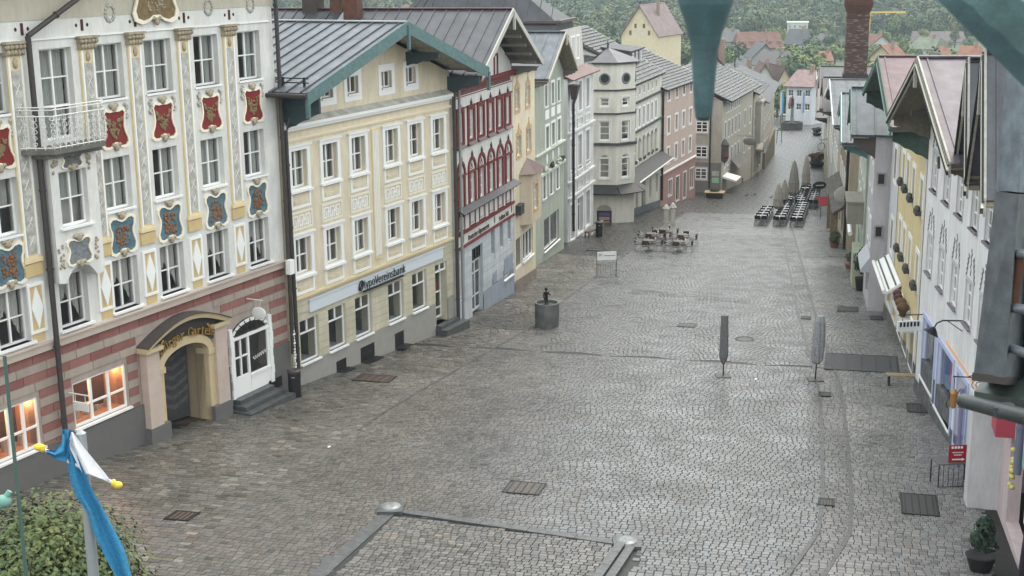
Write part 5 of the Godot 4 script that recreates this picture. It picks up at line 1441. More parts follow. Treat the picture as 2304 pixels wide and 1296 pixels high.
	tile_roof(H, [Vector3(13.6, 1.1, -12.3), Vector3(-0.4, 1.1, -12.3), Vector3(-0.4, 4.0, -6.0), Vector3(13.6, 4.0, -6.0)], 0.8, "tiled_roof")
	pipe(H, [Vector3(0.15, -9.0, 0.15), Vector3(0.15, 1.0, 0.15)], 0.11, M.black)
	var g8 = MB.new(); g8.tri(Vector3(0, 1.1, -12), Vector3(0, 1.1, 0), Vector3(0, 3.9, -6)); g8.tri(Vector3(13.2, 1.1, 0), Vector3(13.2, 1.1, -12), Vector3(13.2, 3.9, -6)); pt(H, "gable_end", g8, wallm(206, 196, 170))
func tile_roof(H, p, sp, nm):                             # wet interlocking tiles: rolls running down the slope over rows of laps
	var mb = MB.new()
	mb.slab(p[0], p[1], p[2], p[3], 0.12)
	var tm = mt(C(176, 174, 170), 0.14, "", 0.9, {"metal": 0.75})
	var o = pt(H, nm, mb, mt(C(52, 50, 48), 0.5, "stain", 0.9))
	var n = ((p[1] - p[0]).cross(p[3] - p[0])).normalized()
	var cnt = int((p[1] - p[0]).length() / sp)
	var q = MB.new()
	var lap = 0.42
	var rows = int((p[3] - p[0]).length() / lap)
	for j in cnt:
		var u = (j + 0.5) / cnt
		var a = p[0].lerp(p[1], u); var b = p[3].lerp(p[2], u)
		for r in rows:
			var a2 = a.lerp(b, r / float(rows)) + n * 0.085; var b2 = a.lerp(b, (r + 1.02) / float(rows)) + n * 0.03
			var d = (p[1] - p[0]).normalized() * sp * 0.34
			q.quad(a2 - d, a2, b2, b2 - d); q.quad(a2, a2 + d - n * 0.06, b2 + d - n * 0.06, b2)
			q.quad(a2 - d - n * 0.06, a2 - n * 0.06, a2, a2 - d)
	var t = pt(o, "tile_rows", q, tm)
	t.set_meta("kind", "stuff")
	return o
func mural(H, f, w, h, up):                     # grey painted scrollwork round a window
	var q = MB.new()
	var r = RandomNumberGenerator.new(); r.seed = int(f.position.x * 31) + 900
	for s in [-1, 1]:
		for j in 14:
			var t = j / 13.0
			q.sph(Vector3(s * (w * 0.5 + 0.12 - t * 0.28 + 0.06 * sin(j * 2.0)), h + 0.1 + t * up, 0.11), Vector3(0.045 + 0.03 * r.randf(), 0.06, 0.012), 6, 4)
	for j in 8: q.sph(Vector3(0.06 * sin(j * 2.3), h + 0.3 + j * up / 7.0, 0.11), Vector3(0.05, 0.07, 0.012), 6, 4)
	pt(f, "painted_scrolls", q, mt(C(150, 152, 152), 0.85, "stain", 1.5))
func houses_right():
	# white house with painted windows
	var s3 = {"d": 0.1, "bars": [0.36, 0.7], "sur": 0.12, "sm": mt(C(176, 176, 178), 0.85), "proud": 0.02, "fw": 0.06, "mw": 0.07, "sill": 0.06, "slm": mt(C(120, 112, 120), 0.7)}
	var ws = []
	var xw = [-6.55, -4.05, -1.6, 0.88, 3.05]
	for i in 5:
		var a = s3.duplicate(); a.cur = [2, 4, 3, 2, 0][i]; a.cm = M.blind
		ws.append([xw[i], 4.5, 1.05, 1.4, a]); ws.append([xw[i] - 0.05, 1.36, 1.05, 1.42, a])
	ws += [[-5.55, -2.66, 2.5, 2.3, {"d": 0.1, "cols": 1, "bars": [], "gm": M.shopglass, "nm": "shop_window", "fm": mt(C(160, 170, 206), 0.6), "sur": 0.16, "sm": mt(C(172, 182, 214), 0.7), "fw": 0.1, "sill": 0.1}], [-2.2, -2.8, 2.75, 2.38, {"d": 0.1, "cols": 1, "bars": [], "gm": M.shopglass, "nm": "shop_window", "fm": mt(C(160, 170, 206), 0.6), "sur": 0.16, "sm": mt(C(172, 182, 214), 0.7), "fw": 0.1, "sill": 0.1}], [0.85, -2.9, 1.6, 2.45, {"d": 0.25, "cols": 1, "bars": [], "gm": M.shopglass, "nm": "shop_window", "fm": mt(C(160, 170, 206), 0.6), "sur": 0.16, "sm": mt(C(172, 182, 214), 0.7), "fw": 0.1}]]
	var str3 = [[0.06, 0.07, 0.0, M.black], [0.2, 0.07, 0.01, mt(C(214, 212, 196), 0.7)], [0.32, 0.07, 0.02, M.black]]
	var H = gable_house("white_painted_house", "white house with grey painted scrolls above its windows and blue framed shop windows", 14.75, -43.63, 7.3, -1, -8.1, 3.7, 7.05, 9.6, 13.0, wallm(234, 235, 236), ws, {"ov": 1.45, "so": 0.5, "xm": -2.6, "rm": mt(C(112, 104, 112), 0.6, "stain", 0.3), "seam": 1.8, "bm": mt(C(196, 194, 182), 0.7, "grain", 1.0), "strip": str3, "bh": 0.45, "pend": 1.0, "boxm": mt(C(120, 114, 100), 0.7, "grain", 0.8), "boxh": 0.95, "plinth": mt(C(108, 110, 112), 0.8, "stain", 0.4), "pholes": [[-7.0, -3.0, -0.7, -2.0]], "sm": mt(C(136, 128, 108), 0.8, "grain", 0.8)})
	for c in H.get_children():
		if c.name.begins_with("window"): mural(H, c, 1.05, 1.4, 0.75)
	var of = MB.new(); of.bx(-2.3, -0.12, 0, 3.0, -0.02, 0.03); pt(H, "orange_line", of, mt(C(226, 178, 140), 0.8))
	var pos = MB.new(); pos.bx(-3.4, -2.6, -0.22, -1.0, -0.6, -0.18)
	var po = pt(H, "window_poster", pos, mt(C(46, 108, 168), 0.7))
	for q in [[-2.3, -1.5, -1.7, -0.6, C(196, 74, 128)], [-1.65, -1.55, -1.05, -0.62, C(146, 196, 84)], [-3.3, -2.5, -2.2, -1.9, C(40, 60, 84)], [-2.1, -2.5, -1.5, -1.7, C(60, 150, 200)], [-1.45, -2.5, -1.05, -1.9, C(170, 40, 110)]]:
		var p = MB.new(); p.bx(q[0], q[1], -0.175, q[2], q[3], -0.17); pt(po, "printed_field", p, mt(q[4], 0.7))
	for x in [-4.4, 0.1]:
		var q = MB.new(); q.beam(Vector3(x, 7.6, 0), Vector3(x, 7.6, 1.3), 0.16, 0.2); pt(H, "purlin", q, M.brown)
	pipe(H, [Vector3(-4.9, 6.0, 0.2), Vector3(-4.75, 5.6, 0.2)], 0.05, M.brown)
	pipe(H, [Vector3(0.0 + 2.0, -3.2, 0.25), Vector3(0.0 + 2.0, -0.4, 0.25)], 0.07, mt(C(120, 116, 150), 0.5))
	var er = MB.new(); er.bx(1.9, -3.4, -0.6, 3.7, -0.3, -0.4); pt(H, "recess_wall", er, wallm(168, 168, 164))
	# yellow house with a green gable
	var ys = {"d": 0.1, "bars": [0.5], "sur": 0.22, "proud": 0.03, "fw": 0.06, "mw": 0.07}
	ws = []
	for x in [0.1, -3.0, -5.4, -7.4]:
		ws.append([x, 2.8, 1.05, 1.3, ys.merged({"cur": 2, "cm": M.blind})]); ws.append([x - 0.1, -0.3, 1.05, 1.3, ys.merged({"cur": 3, "cm": M.blind})])
	ws += [[-11.3, 2.3, 1.0, 1.5, ys], [-11.3, -1.2, 1.0, 1.5, ys]]
	for q in [[-10.8, 2.0], [-8.0, 1.9], [-5.4, 1.9], [-2.8, 1.8], [-0.2, 1.6]]: ws.append([q[0], -3.9, q[1], 1.9, {"d": 0.2, "cols": 2, "bars": [0.75], "nm": "shop_window", "sur": 0.1, "cur": 0}])
	H = gable_house("yellow_house", "yellow house with white window frames below a dark green gable", 16.67, -55.2, 10.3, -1, -13.3, 1.45, 6.3, 8.55, 13.0, wallm(224, 206, 158), ws, {"ov": 1.5, "so": 0.4, "xm": -5.9, "rm": mt(C(112, 88, 94), 0.6, "stain", 0.3), "seam": 1.6, "bm": mt(C(70, 104, 90), 0.7, "grain", 0.8), "strip": [[0.12, 0.06, 0.0, M.black], [0.26, 0.06, 0.01, mt(C(130, 170, 158), 0.7)]], "bh": 0.4, "boxm": mt(C(62, 86, 76), 0.7, "grain", 0.8), "boxh": 1.3, "plinth": mt(C(120, 118, 112), 0.8, "stain", 0.4), "sm": mt(C(84, 108, 96), 0.8, "grain", 0.8)})
	var wp = MB.new(); wp.bx(-13.3, -4.5, 0.01, -9.2, 6.4, 0.03)
	pt(H, "white_strip", wall_mb([Vector2(-13.3, -5.4), Vector2(-9.4, -5.2)], [Vector2(-13.3, 6.2), Vector2(-9.4, 6.2)], holes_of([ws[8], ws[9], ws[10]]), 0.02, 0.05), wallm(214, 216, 220))
	pt(H, "white_strip", wall_mb([Vector2(0.95, -4.6), Vector2(1.45, -4.5)], [Vector2(0.95, 6.2), Vector2(1.45, 6.2)], [], 0.02, 0.05), wallm(214, 216, 220))
	for x in [0.1, -3.0, -5.4, -7.4]:
		for y in [2.8, -0.3]:
			var q = MB.new(); q.sph(Vector3(x, y + 0.1, 0.15), Vector3(0.4, 0.14, 0.12), 8, 5); q.bx(x - 0.45, y - 0.12, 0.04, x + 0.45, y + 0.05, 0.26); pt(H, "flower_box", q, mt(C(66, 68, 62), 0.9))
	var aw = MB.new(); aw.slab(Vector3(-12.0, -2.0, 0.7), Vector3(-5.6, -2.0, 0.7), Vector3(-5.6, -1.55, 0.05), Vector3(-12.0, -1.55, 0.05), 0.12); aw.tube(Vector3(-12.0, -1.98, 0.75), Vector3(-5.6, -1.98, 0.75), 0.1, 0.1, 8)
	var awo = pt(H, "awning_cassette", aw, M.white)
	for j in 2:
		var q = MB.new(); q.slab(Vector3(-11.9, -1.88 + j * 0.2, 0.58 - j * 0.3), Vector3(-5.7, -1.88 + j * 0.2, 0.58 - j * 0.3), Vector3(-5.7, -1.83 + j * 0.2, 0.51 - j * 0.3), Vector3(-11.9, -1.83 + j * 0.2, 0.51 - j * 0.3), 0.01); pt(awo, "stripe", q, M.slate)
	var bl = MB.new(); bl.bx(-4.6, -2.2, 0.0, 0.6, -2.1, 0.5)
	var bo = pt(H, "balcony_ledge", bl, wallm(206, 206, 200))
	for q in [[-4.3, 0.2, C(112, 62, 60)], [-3.6, 0.18, C(96, 72, 60)], [-2.6, 0.26, C(122, 88, 60)], [-1.7, 0.28, C(110, 84, 58)]]:
		var s = MB.new(); s.lathe([[0.1, 0.0], [0.14, 0.1], [0.17, 0.28], [0.15, 0.3], [0.0, 0.3]], Vector3(q[0], -2.1, 0.3), 12); s.sph(Vector3(q[0], -1.7, 0.3), Vector3(q[1], q[1] * 0.8, q[1]), 10, 7); pt(bo, "flower_pot", s, mt(q[2], 0.85, "stain", 2.0))
	# the lilac-grey house stands further out
	var g4 = {"d": 0.2, "bars": [0.5], "sur": 0.15, "proud": 0.03}
	ws = grid([-1.2, -3.2], [1.2, -1.6], 0.8, 1.3, g4) + [[-2.2, -4.6, 2.6, 2.2, {"d": 0.2, "bars": [], "nm": "shop_window"}]]
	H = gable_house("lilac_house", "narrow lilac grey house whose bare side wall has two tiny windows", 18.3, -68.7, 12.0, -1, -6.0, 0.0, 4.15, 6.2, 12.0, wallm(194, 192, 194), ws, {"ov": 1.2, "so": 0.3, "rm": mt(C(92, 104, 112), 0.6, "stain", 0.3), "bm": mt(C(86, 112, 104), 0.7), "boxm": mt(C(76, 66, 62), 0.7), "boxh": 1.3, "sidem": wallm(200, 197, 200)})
	for y in [1.7, -1.0]:
		var q = frame4(0.3, 0.5, 0.08, y, -0.02, 0.03)
		var o = pt(H, "tiny_window", q, wallm(170, 164, 166), Vector3(0.03, 0, -0.35)); o.rotation.y = PI / 2
		var p = MB.new(); p.bx(-0.15, y, -0.02, 0.15, y + 0.5, -0.005); pt(o, "pane", p, M.black)
	var cn = MB.new(); cn.hexa([Vector3(-3.8, -2.9, 0.0), Vector3(0, -2.9, 0), Vector3(0, -2.9, 0.45), Vector3(-3.8, -2.9, 0.45), Vector3(-3.8, -2.1, 0.0), Vector3(0, -2.1, 0), Vector3(0, -2.75, 0.45), Vector3(-3.8, -2.75, 0.45)]); pt(H, "shop_canopy", cn, mt(C(170, 174, 180), 0.6))
	# pale green house with a boxed balcony
	ws = grid([-2.0, -4.6, -7.4, -10.0], [0.2, -2.4], 0.9, 1.4, g4) + grid([-3.2, -8.0], [-5.4], 2.2, 2.0, {"d": 0.2, "bars": [0.75], "nm": "shop_window"})
	H = gable_house("pale_green_house", "pale green house with a boxed balcony and a turquoise eave board", 19.6, -75.2, 12.5, -1, -13.8, 0.0, 2.8, 4.9, 12.0, wallm(176, 188, 170), ws, {"ov": 1.4, "so": 0.4, "xm": -6.6, "rm": mt(C(88, 98, 106), 0.6, "stain", 0.3), "bm": mt(C(140, 180, 178), 0.7), "boxm": mt(C(108, 152, 154), 0.7, "grain", 0.8), "boxh": 0.9, "strip": [[0.12, 0.06, 0.0, M.black]]})
	var bb = MB.new(); bb.bx(-4.6, -1.9, 0, -1.2, -0.7, 0.9); bb.bx(-4.7, -0.7, 0, -1.1, -0.6, 1.0); pt(H, "boxed_balcony", bb, wallm(158, 154, 142))
	var b3 = MB.new(); b3.bx(-3.6, -5.9, 0, -0.4, -3.4, 0.5); pt(H, "shop_kiosk", b3, wallm(178, 184, 160))
	var rl = MB.new(); rl.tube(Vector3(-7.5, -3.1, 0.6), Vector3(-4.5, -3.1, 0.6), 0.13, 0.13, 8); pt(H, "awning_roll", rl, M.white)
	# beige house with a shingled canopy
	ws = grid([-1.8, -4.4, -7.2, -10.2, -13.0], [-0.6, -3.6], 0.9, 1.5, g4) + grid([-3.0, -7.6, -12.0], [-6.9], 2.4, 2.1, {"d": 0.2, "bars": [0.75], "nm": "shop_window"})
	H = gable_house("beige_house", "beige house with a painted upper floor and a shingled canopy", 22.6, -91.0, 11.0, -1, -19.6, 0.0, 1.8, 4.0, 12.0, wallm(182, 168, 148), ws, {"ov": 1.2, "so": 0.4, "rm": mt(C(90, 98, 104), 0.6, "stain", 0.3), "bm": mt(C(186, 196, 196), 0.7), "boxm": mt(C(82, 70, 64), 0.7), "boxh": 0.6})
	var pn = MB.new(); pn.bx(-14.5, -2.0, 0.0, -1.0, -0.8, 0.02); pt(H, "painted_band", pn, mt(C(150, 134, 112), 0.9, "stain", 0.6))
	var sh = MB.new(); sh.slab(Vector3(-15.5, -4.2, 1.0), Vector3(-0.6, -4.2, 1.0), Vector3(-0.6, -3.5, 0), Vector3(-15.5, -3.5, 0), 0.12)
	var so = pt(H, "shingled_canopy", sh, mt(C(84, 80, 74), 0.8, "grain", 1.2))
	for r in 6:
		for j in 34:
			var t = r / 6.0
			var q = MB.new(); var x = -15.4 + j * 0.43 + 0.2 * (r % 2)
			q.bx(x, -0.01, -0.1, x + 0.4, 0.03 + 0.01 * rng.randf(), 0.1)
			var m = pt(so, "shingle", q, [mt(C(92, 88, 80), 0.8, "grain", 1.2), mt(C(78, 75, 70), 0.8, "grain", 1.2), mt(C(104, 98, 88), 0.8, "grain", 1.2)][rng.randi() % 3], Vector3(0, lerpf(-4.17, -3.52, t + 0.08), lerpf(0.98, 0.06, t + 0.08)))
			m.rotation.x = 0.6
	for x in [-1.0, -7.0, -14.0]:
		var q = MB.new(); q.bx(x - 0.12, -8.9, 0.6, x + 0.12, -4.1, 0.85); pt(H, "canopy_post", q, mt(C(150, 132, 104), 0.8, "grain", 1.0))
	pipe(H, [Vector3(-0.1, -6.5, 0.15), Vector3(-0.1, 1.6, 0.15)], 0.1, M.black)
	# further houses down the right side
	var far = [["white_green_house", "white house with green window boxes below the shingled canopy house", 26.44, -110.4, 11.5, 14.4, 0.55, 2.7, wallm(196, 198, 188), M.slate, mt(C(104, 66, 60), 0.7)],
		["grey_white_house", "greyish white house with a slate gable beyond the brick chimney", 29.3, -124.6, 12.0, 21.0, -0.8, 2.2, wallm(188, 188, 180), M.slate, mt(C(96, 104, 110), 0.7)],
		["buff_house", "buff coloured house with a wide dark roof above the fountain", 33.7, -145.4, 12.2, 16.2, -3.2, 0.4, wallm(196, 186, 164), mt(C(86, 92, 98), 0.5, "stain", 0.2), M.brown],
		["low_cream_house", "low cream house with an orange doorway beside the fountain", 37.1, -161.3, 12.4, 44.0, -6.0, -3.4, wallm(202, 194, 176), mt(C(96, 92, 92), 0.6, "stain", 0.2), M.brown],
		["white_corner_house", "white corner house with a red shield at the lower end of the street", 47.0, -206.0, 12.4, 40.0, -9.0, -6.0, wallm(200, 204, 206), mt(C(124, 88, 82), 0.7, "stain", 0.2), M.white]]
	for q in far:
		var xs = []
		var x = -2.0
		while x > -q[5] + 1.0: xs.append(x); x -= 2.6
		var gb = gy(q[2], q[3])
		var w2 = grid(xs, [q[6] - 2.2, q[6] - 4.9], 0.95, 1.45, {"d": 0.2, "bars": [0.5], "sur": 0.15})
		w2 = w2 + grid(xs.slice(0, int(xs.size() / 2.0)), [gb - 0.2], 1.6, 2.0, {"d": 0.2, "bars": [0.75], "nm": "shop_window", "cur": 0}) if q[6] - 5.2 > gb + 2.0 else w2
		var FH = gable_house(q[0], q[1], q[2], q[3], q[4], -1, -q[5], 0.0, q[6], q[7], 13.0, q[8], w2, {"ov": 1.3, "so": 0.5, "rm": q[9], "bm": q[10], "seam": 2.0, "boxm": q[10], "boxh": 0.6})
		if q[0] == "white_green_house": tall_chimney(FH)
func tall_chimney(H):
	var ch = MB.new()
	ch.bx(-5.6, 0.6, -2.2, -3.6, 3.3, -0.2)
	var co = pt(H, "chimney", ch, mt(C(58, 54, 54), 0.7, "stain", 0.8))
	var c2 = MB.new(); c2.bx(-5.5, 3.3, -2.1, -3.7, 8.1, -0.3); pt(co, "brick_shaft", c2, brick_mat())
	var c3 = MB.new()
	for k in 5: c3.bx(-5.5 - k * 0.06, 8.1 + k * 0.18, -2.1 - k * 0.06, -3.7 + k * 0.06, 8.28 + k * 0.18, -0.3 + k * 0.06)
	c3.bx(-5.7, 9.0, -2.3, -3.5, 10.8, -0.1); pt(co, "corbel", c3, mt(C(92, 60, 48), 0.85, "stain", 0.9))
	for y in [5.4, 7.8]:
		var b = MB.new(); b.bx(-5.55, y, -2.15, -3.65, y + 0.1, -0.25); pt(co, "brick_band", b, mt(C(92, 60, 48), 0.85, "stain", 0.9))
func brick_mat():
	var im = Image.create(256, 256, false, Image.FORMAT_RGB8)
	var r = RandomNumberGenerator.new(); r.seed = 61
	im.fill(Color(0.30, 0.25, 0.22))
	for row in 32:
		for c in 9:
			var t = r.randf()
			var col = Color(0.33, 0.21, 0.17).lerp(Color(0.2, 0.16, 0.15), t) if r.randf() > 0.2 else Color(0.42, 0.40, 0.38)
			im.fill_rect(Rect2i(c * 32 - (16 if row % 2 else 0), row * 8, 30, 7), col)
	var m = StandardMaterial3D.new()
	m.albedo_texture = itex(im); m.roughness = 0.85
	m.uv1_triplanar = true; m.uv1_world_triplanar = true; m.uv1_scale = Vector3.ONE * 0.42
	return m
func far_left():
	# grey corner house: a side wall that faces up the street and a long front
	var g9 = {"d": 0.2, "bars": [0.5], "sur": 0.16, "proud": 0.03}
	var xs = []
	for j in 10: xs.append(0.9 + j * 1.75)
	var xg = [1.6, 3.6, 5.65, 7.7, 9.7, 13.5, 17.0]
	var ws = grid(xg, [-5.9], 0.9, 1.7, g9) + grid(xg, [-8.9], 0.9, 1.6, g9) + grid([2.0, 3.3, 4.5, 5.8, 7.0, 8.2, 9.5], [-3.2], 0.8, 1.1, {"d": 0.1, "cols": 1, "bars": [], "sur": 0.1})
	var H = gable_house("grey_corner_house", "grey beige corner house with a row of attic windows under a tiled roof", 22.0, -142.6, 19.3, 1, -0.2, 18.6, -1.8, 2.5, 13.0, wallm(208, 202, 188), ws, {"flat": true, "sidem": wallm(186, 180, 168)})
	tile_roof(H, [Vector3(-0.5, -1.8, 1.0), Vector3(18.9, -1.8, 1.0), Vector3(18.9, 1.2, -5.6), Vector3(-0.5, 1.2, -5.6)], 0.42, "tiled_roof")
	var rf = MB.new(); rf.slab(Vector3(18.9, -1.8, -13), Vector3(-0.5, -1.8, -13), Vector3(-0.5, 1.2, -5.6), Vector3(18.9, 1.2, -5.6), 0.12); pt(H, "roof", rf, M.brown)
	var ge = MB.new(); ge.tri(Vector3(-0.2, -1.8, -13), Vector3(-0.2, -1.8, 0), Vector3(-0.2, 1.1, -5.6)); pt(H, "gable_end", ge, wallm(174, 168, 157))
	for y in [-5.1, -7.7, -10.0]:
		var f = pt(H, "side_window", frame_mesh(1.25, 1.2, 2, [0.36, 0.7], 0.1, 0.1), M.white, Vector3(-0.26, y, -2.1)); f.rotation.y = -PI / 2
		pt(f, "pane", pane_mesh(1.25, 1.2), mt(C(26, 26, 28), 0.1))
		pt(f, "surround", frame4(1.25, 1.2, 0.14, 0, -0.06, 0.02), wallm(206, 204, 200))
	pipe(H, [Vector3(-0.32, -10.9, -1.2), Vector3(-0.32, -2.0, -1.2)], 0.08, M.black)
	var ba = MB.new(); ba.bx(-0.26, -12.5, -13, -0.2, -8.2, 0.0); pt(H, "side_plinth", ba, wallm(134, 132, 126))
	for q in [[-9.6, wallm(196, 196, 184)], [-10.3, mt(C(150, 186, 160), 0.7)]]:
		var s = MB.new(); s.bx(-0.3, q[0], -0.95, -0.265, q[0] + 0.55, -0.2); pt(H, "notice_board", s, q[1])
	var aw = MB.new(); aw.slab(Vector3(4.8, -9.45, 1.0), Vector3(10.8, -9.45, 1.0), Vector3(10.8, -8.5, 0.1), Vector3(4.8, -8.5, 0.1), 0.06); pt(H, "awning", aw, mt(C(110, 108, 104), 0.8))
	var cn = MB.new(); cn.slab(Vector3(0.6, -10.1, 1.5), Vector3(3.4, -10.1, 1.5), Vector3(3.4, -9.7, 0.0), Vector3(0.6, -9.7, 0.0), 0.2); pt(H, "entrance_canopy", cn, M.white)
	var sf = MB.new(); sf.lathe([[0.0, 0], [0.35, 0.4], [0.3, 0.5], [0.42, 0.6], [0.42, 1.9], [0.5, 2.0], [0.0, 2.7]], Vector3.ZERO, 8)
	var so = pt(H, "corner_shrine", sf, mt(C(88, 86, 84), 0.7, "stain", 1.0), Vector3(0.0, -8.3, 0.3))
	var hs = MB.new(); hs.lathe([[0.0, 0], [0.24, 0.2], [0.12, 0.9], [0.13, 1.1], [0.0, 1.25]], Vector3(-0.2, 0.6, 0.2), 8); pt(so, "figure", hs, mt(C(110, 60, 50), 0.8))
	var ar = MB.new(); ar.sph(Vector3(9.0, -7.1, 1.4), Vector3(0.08, 0.4, 0.8), 10, 7); ar.tube(Vector3(9.0, -6.5, 0), Vector3(9.0, -6.5, 1.8), 0.03, 0.03, 5); pt(H, "hanging_sign", ar, mt(C(120, 118, 108), 0.6))
	# two more houses on the left before the bridge
	ws = grid([2, 4.6, 7.2, 9.8], [-5.6, -8.6], 0.9, 1.6, g9) + grid([3, 7, 10], [-12.6], 1.8, 2.3, {"d": 0.2, "bars": [0.75], "nm": "shop_window", "cur": 0})
	H = gable_house("balcony_house", "cream house with a glazed balcony beyond the grey corner house", 28.3, -160.4, 15.5, 1, 0.0, 13.0, -2.9, 0.0, 12.0, wallm(196, 190, 176), ws, {"flat": true})
	tile_roof(H, [Vector3(-0.3, -2.9, 0.7), Vector3(13.3, -2.9, 0.7), Vector3(13.3, -0.4, -5.0), Vector3(-0.3, -0.4, -5.0)], 0.5, "tiled_roof")
	var bx2 = MB.new(); bx2.bx(4.0, -10.2, 0, 10.5, -9.9, 1.0); bx2.bx(4.0, -9.9, 0.92, 10.5, -9.0, 1.0); pt(H, "balcony", bx2, wallm(170, 166, 158))
	var oriel = MB.new(); oriel.bx(2.0, -8.9, 0, 5.0, -4.2, 0.7); oriel.bx(1.9, -4.2, 0, 5.1, -3.9, 0.85); pt(H, "oriel", oriel, wallm(186, 180, 168))
	ws = grid([2, 5, 8, 11, 14, 17], [-7.6, -10.2], 0.9, 1.5, g9) + grid([3, 8, 13], [-15.2], 2.0, 2.2, {"d": 0.2, "bars": [0.75], "nm": "shop_window", "cur": 0})
	H = gable_house("pavilion_house", "pale house with a wooden shopfront near the bridge end of the street", 31.8, -172.9, 13.5, 1, 0.0, 27.0, -5.2, -2.4, 12.0, wallm(204, 196, 178), ws, {"flat": true})
	var r2 = MB.new(); r2.slab(Vector3(-0.3, -5.2, 0.7), Vector3(27.3, -5.2, 0.7), Vector3(27.3, -2.6, -5.0), Vector3(-0.3, -2.6, -5.0), 0.14); pt(H, "roof", r2, M.slate)
	var sf2 = MB.new(); sf2.bx(0.5, -16.5, 0, 26.5, -11.6, 0.3); pt(H, "wooden_shopfront", sf2, mt(C(150, 142, 122), 0.8, "grain", 0.8))
func leaf_crown(sd, n, size, squash = 1.0, lobes = 9) -> Mesh:       # unit crown: leaves gathered in clumps, gaps between them
	var r = RandomNumberGenerator.new(); r.seed = sd
	var mb = MB.new()
	var cs = []
	for i in lobes:
		var d = Vector3(r.randfn(), r.randfn() * 0.8 + 0.15, r.randfn()).normalized()
		cs.append([d * r.randf_range(0.35, 0.68) * Vector3(1, squash, 1), r.randf_range(0.3, 0.5)])
	cs.append([Vector3.ZERO, 0.62])
	for i in n:
		var c = cs[r.randi() % cs.size()]
		var d = Vector3(r.randfn(), r.randfn(), r.randfn()).normalized()
		var p = c[0] + d * c[1] * pow(r.randf_range(0.3, 1.0), 0.4) * Vector3(1, squash, 1)
		var nn = (d * 0.8 + p.normalized() * 0.7 + Vector3(r.randfn(), r.randfn() + 0.6, r.randfn()) * 0.45).normalized()
		var u = nn.cross(Vector3(r.randfn(), r.randfn(), r.randfn())).normalized()
		var w = nn.cross(u)
		var s = size * r.randf_range(0.6, 1.3)
		var a = p - u * s; var b = p + w * s * 0.55 - u * s * 0.1; var e = p + u * s; var f = p - w * s * 0.55 - u * s * 0.1
		mb.sq(a, f, e, b, nn, nn, nn, nn)
	return mb.mesh()
func far_house(nm, label, px, py, dist, wpx, hroof, depth, turn, wm, rm, rows = 2, cols = 3, gable = true, group = ""):
	var p = at_d(px, py, dist)
	var g = gy(p.x, p.z) - 0.4
	var w = wpx * dist / FPX
	var ye = p.y - hroof
	var az = 90.0 - rad_to_deg(atan2(p.x, -p.z)) * -1.0
	var o = thing(nm, label, "house", Vector3(p.x, g, p.z), -atan2(p.x, -p.z) + deg_to_rad(turn), group)
	var hh = ye - g
	var ws = []
	for r in rows:
		for c in cols: ws.append([-w / 2 + w * (c + 0.5) / cols, hh - 2.4 - r * 2.8, 1.1, 1.4, {"d": 0.2, "bars": [0.5], "fw": 0.1, "cur": 0}])
	var top = [Vector2(-w / 2, hh), Vector2(0, hh + hroof - 0.15), Vector2(w / 2, hh)] if gable else [Vector2(-w / 2, hh), Vector2(w / 2, hh)]
	pt(o, "wall", wall_mb([Vector2(-w / 2, -1.0), Vector2(w / 2, -1.0)], top, holes_of(ws), 0, 0.3), wm)
	shell(o, -w / 2, w / 2, -1.0, hh, depth, wm, top)
	place(o, ws)
	var rf = MB.new()
	if gable:
		rf.slab(Vector3(-w / 2 - 0.6, hh - 0.5 * hroof / w * 1.2, 0.8), Vector3(0, hh + hroof, 0.8), Vector3(0, hh + hroof, -depth - 0.5), Vector3(-w / 2 - 0.6, hh - 0.5 * hroof / w * 1.2, -depth - 0.5), 0.25)
		rf.slab(Vector3(0, hh + hroof, 0.8), Vector3(w / 2 + 0.6, hh - 0.5 * hroof / w * 1.2, 0.8), Vector3(w / 2 + 0.6, hh - 0.5 * hroof / w * 1.2, -depth - 0.5), Vector3(0, hh + hroof, -depth - 0.5), 0.25)
	elif hroof > 0.5:
		rf.slab(Vector3(-w / 2 - 0.6, hh - 0.3, 0.8), Vector3(w / 2 + 0.6, hh - 0.3, 0.8), Vector3(w / 2 - 0.6, hh + hroof, -depth / 2), Vector3(-w / 2 + 0.6, hh + hroof, -depth / 2), 0.2)
		rf.slab(Vector3(w / 2 + 0.6, hh - 0.3, -depth - 0.8), Vector3(-w / 2 - 0.6, hh - 0.3, -depth - 0.8), Vector3(-w / 2 + 0.6, hh + hroof, -depth / 2), Vector3(w / 2 - 0.6, hh + hroof, -depth / 2), 0.2)
		rf.tri(Vector3(-w / 2 - 0.6, hh - 0.3, -depth - 0.8), Vector3(-w / 2 - 0.6, hh - 0.3, 0.8), Vector3(-w / 2 + 0.6, hh + hroof, -depth / 2)); rf.tri(Vector3(w / 2 + 0.6, hh - 0.3, 0.8), Vector3(w / 2 + 0.6, hh - 0.3, -depth - 0.8), Vector3(w / 2 - 0.6, hh + hroof, -depth / 2))
	else: rf.bx(-w / 2 - 0.3, hh, -depth - 0.3, w / 2 + 0.3, hh + 0.3, 0.3)
	var ro = pt(o, "roof", rf, rm)
	if dist < 620 and hroof > 0.5:
		var c = MB.new(); c.bx(w * 0.15, hh + hroof * 0.5, -depth * 0.5, w * 0.15 + 0.8, hh + hroof + 1.0, -depth * 0.5 + 0.8); pt(ro, "chimney", c, wallm(150, 128, 116))
	return o
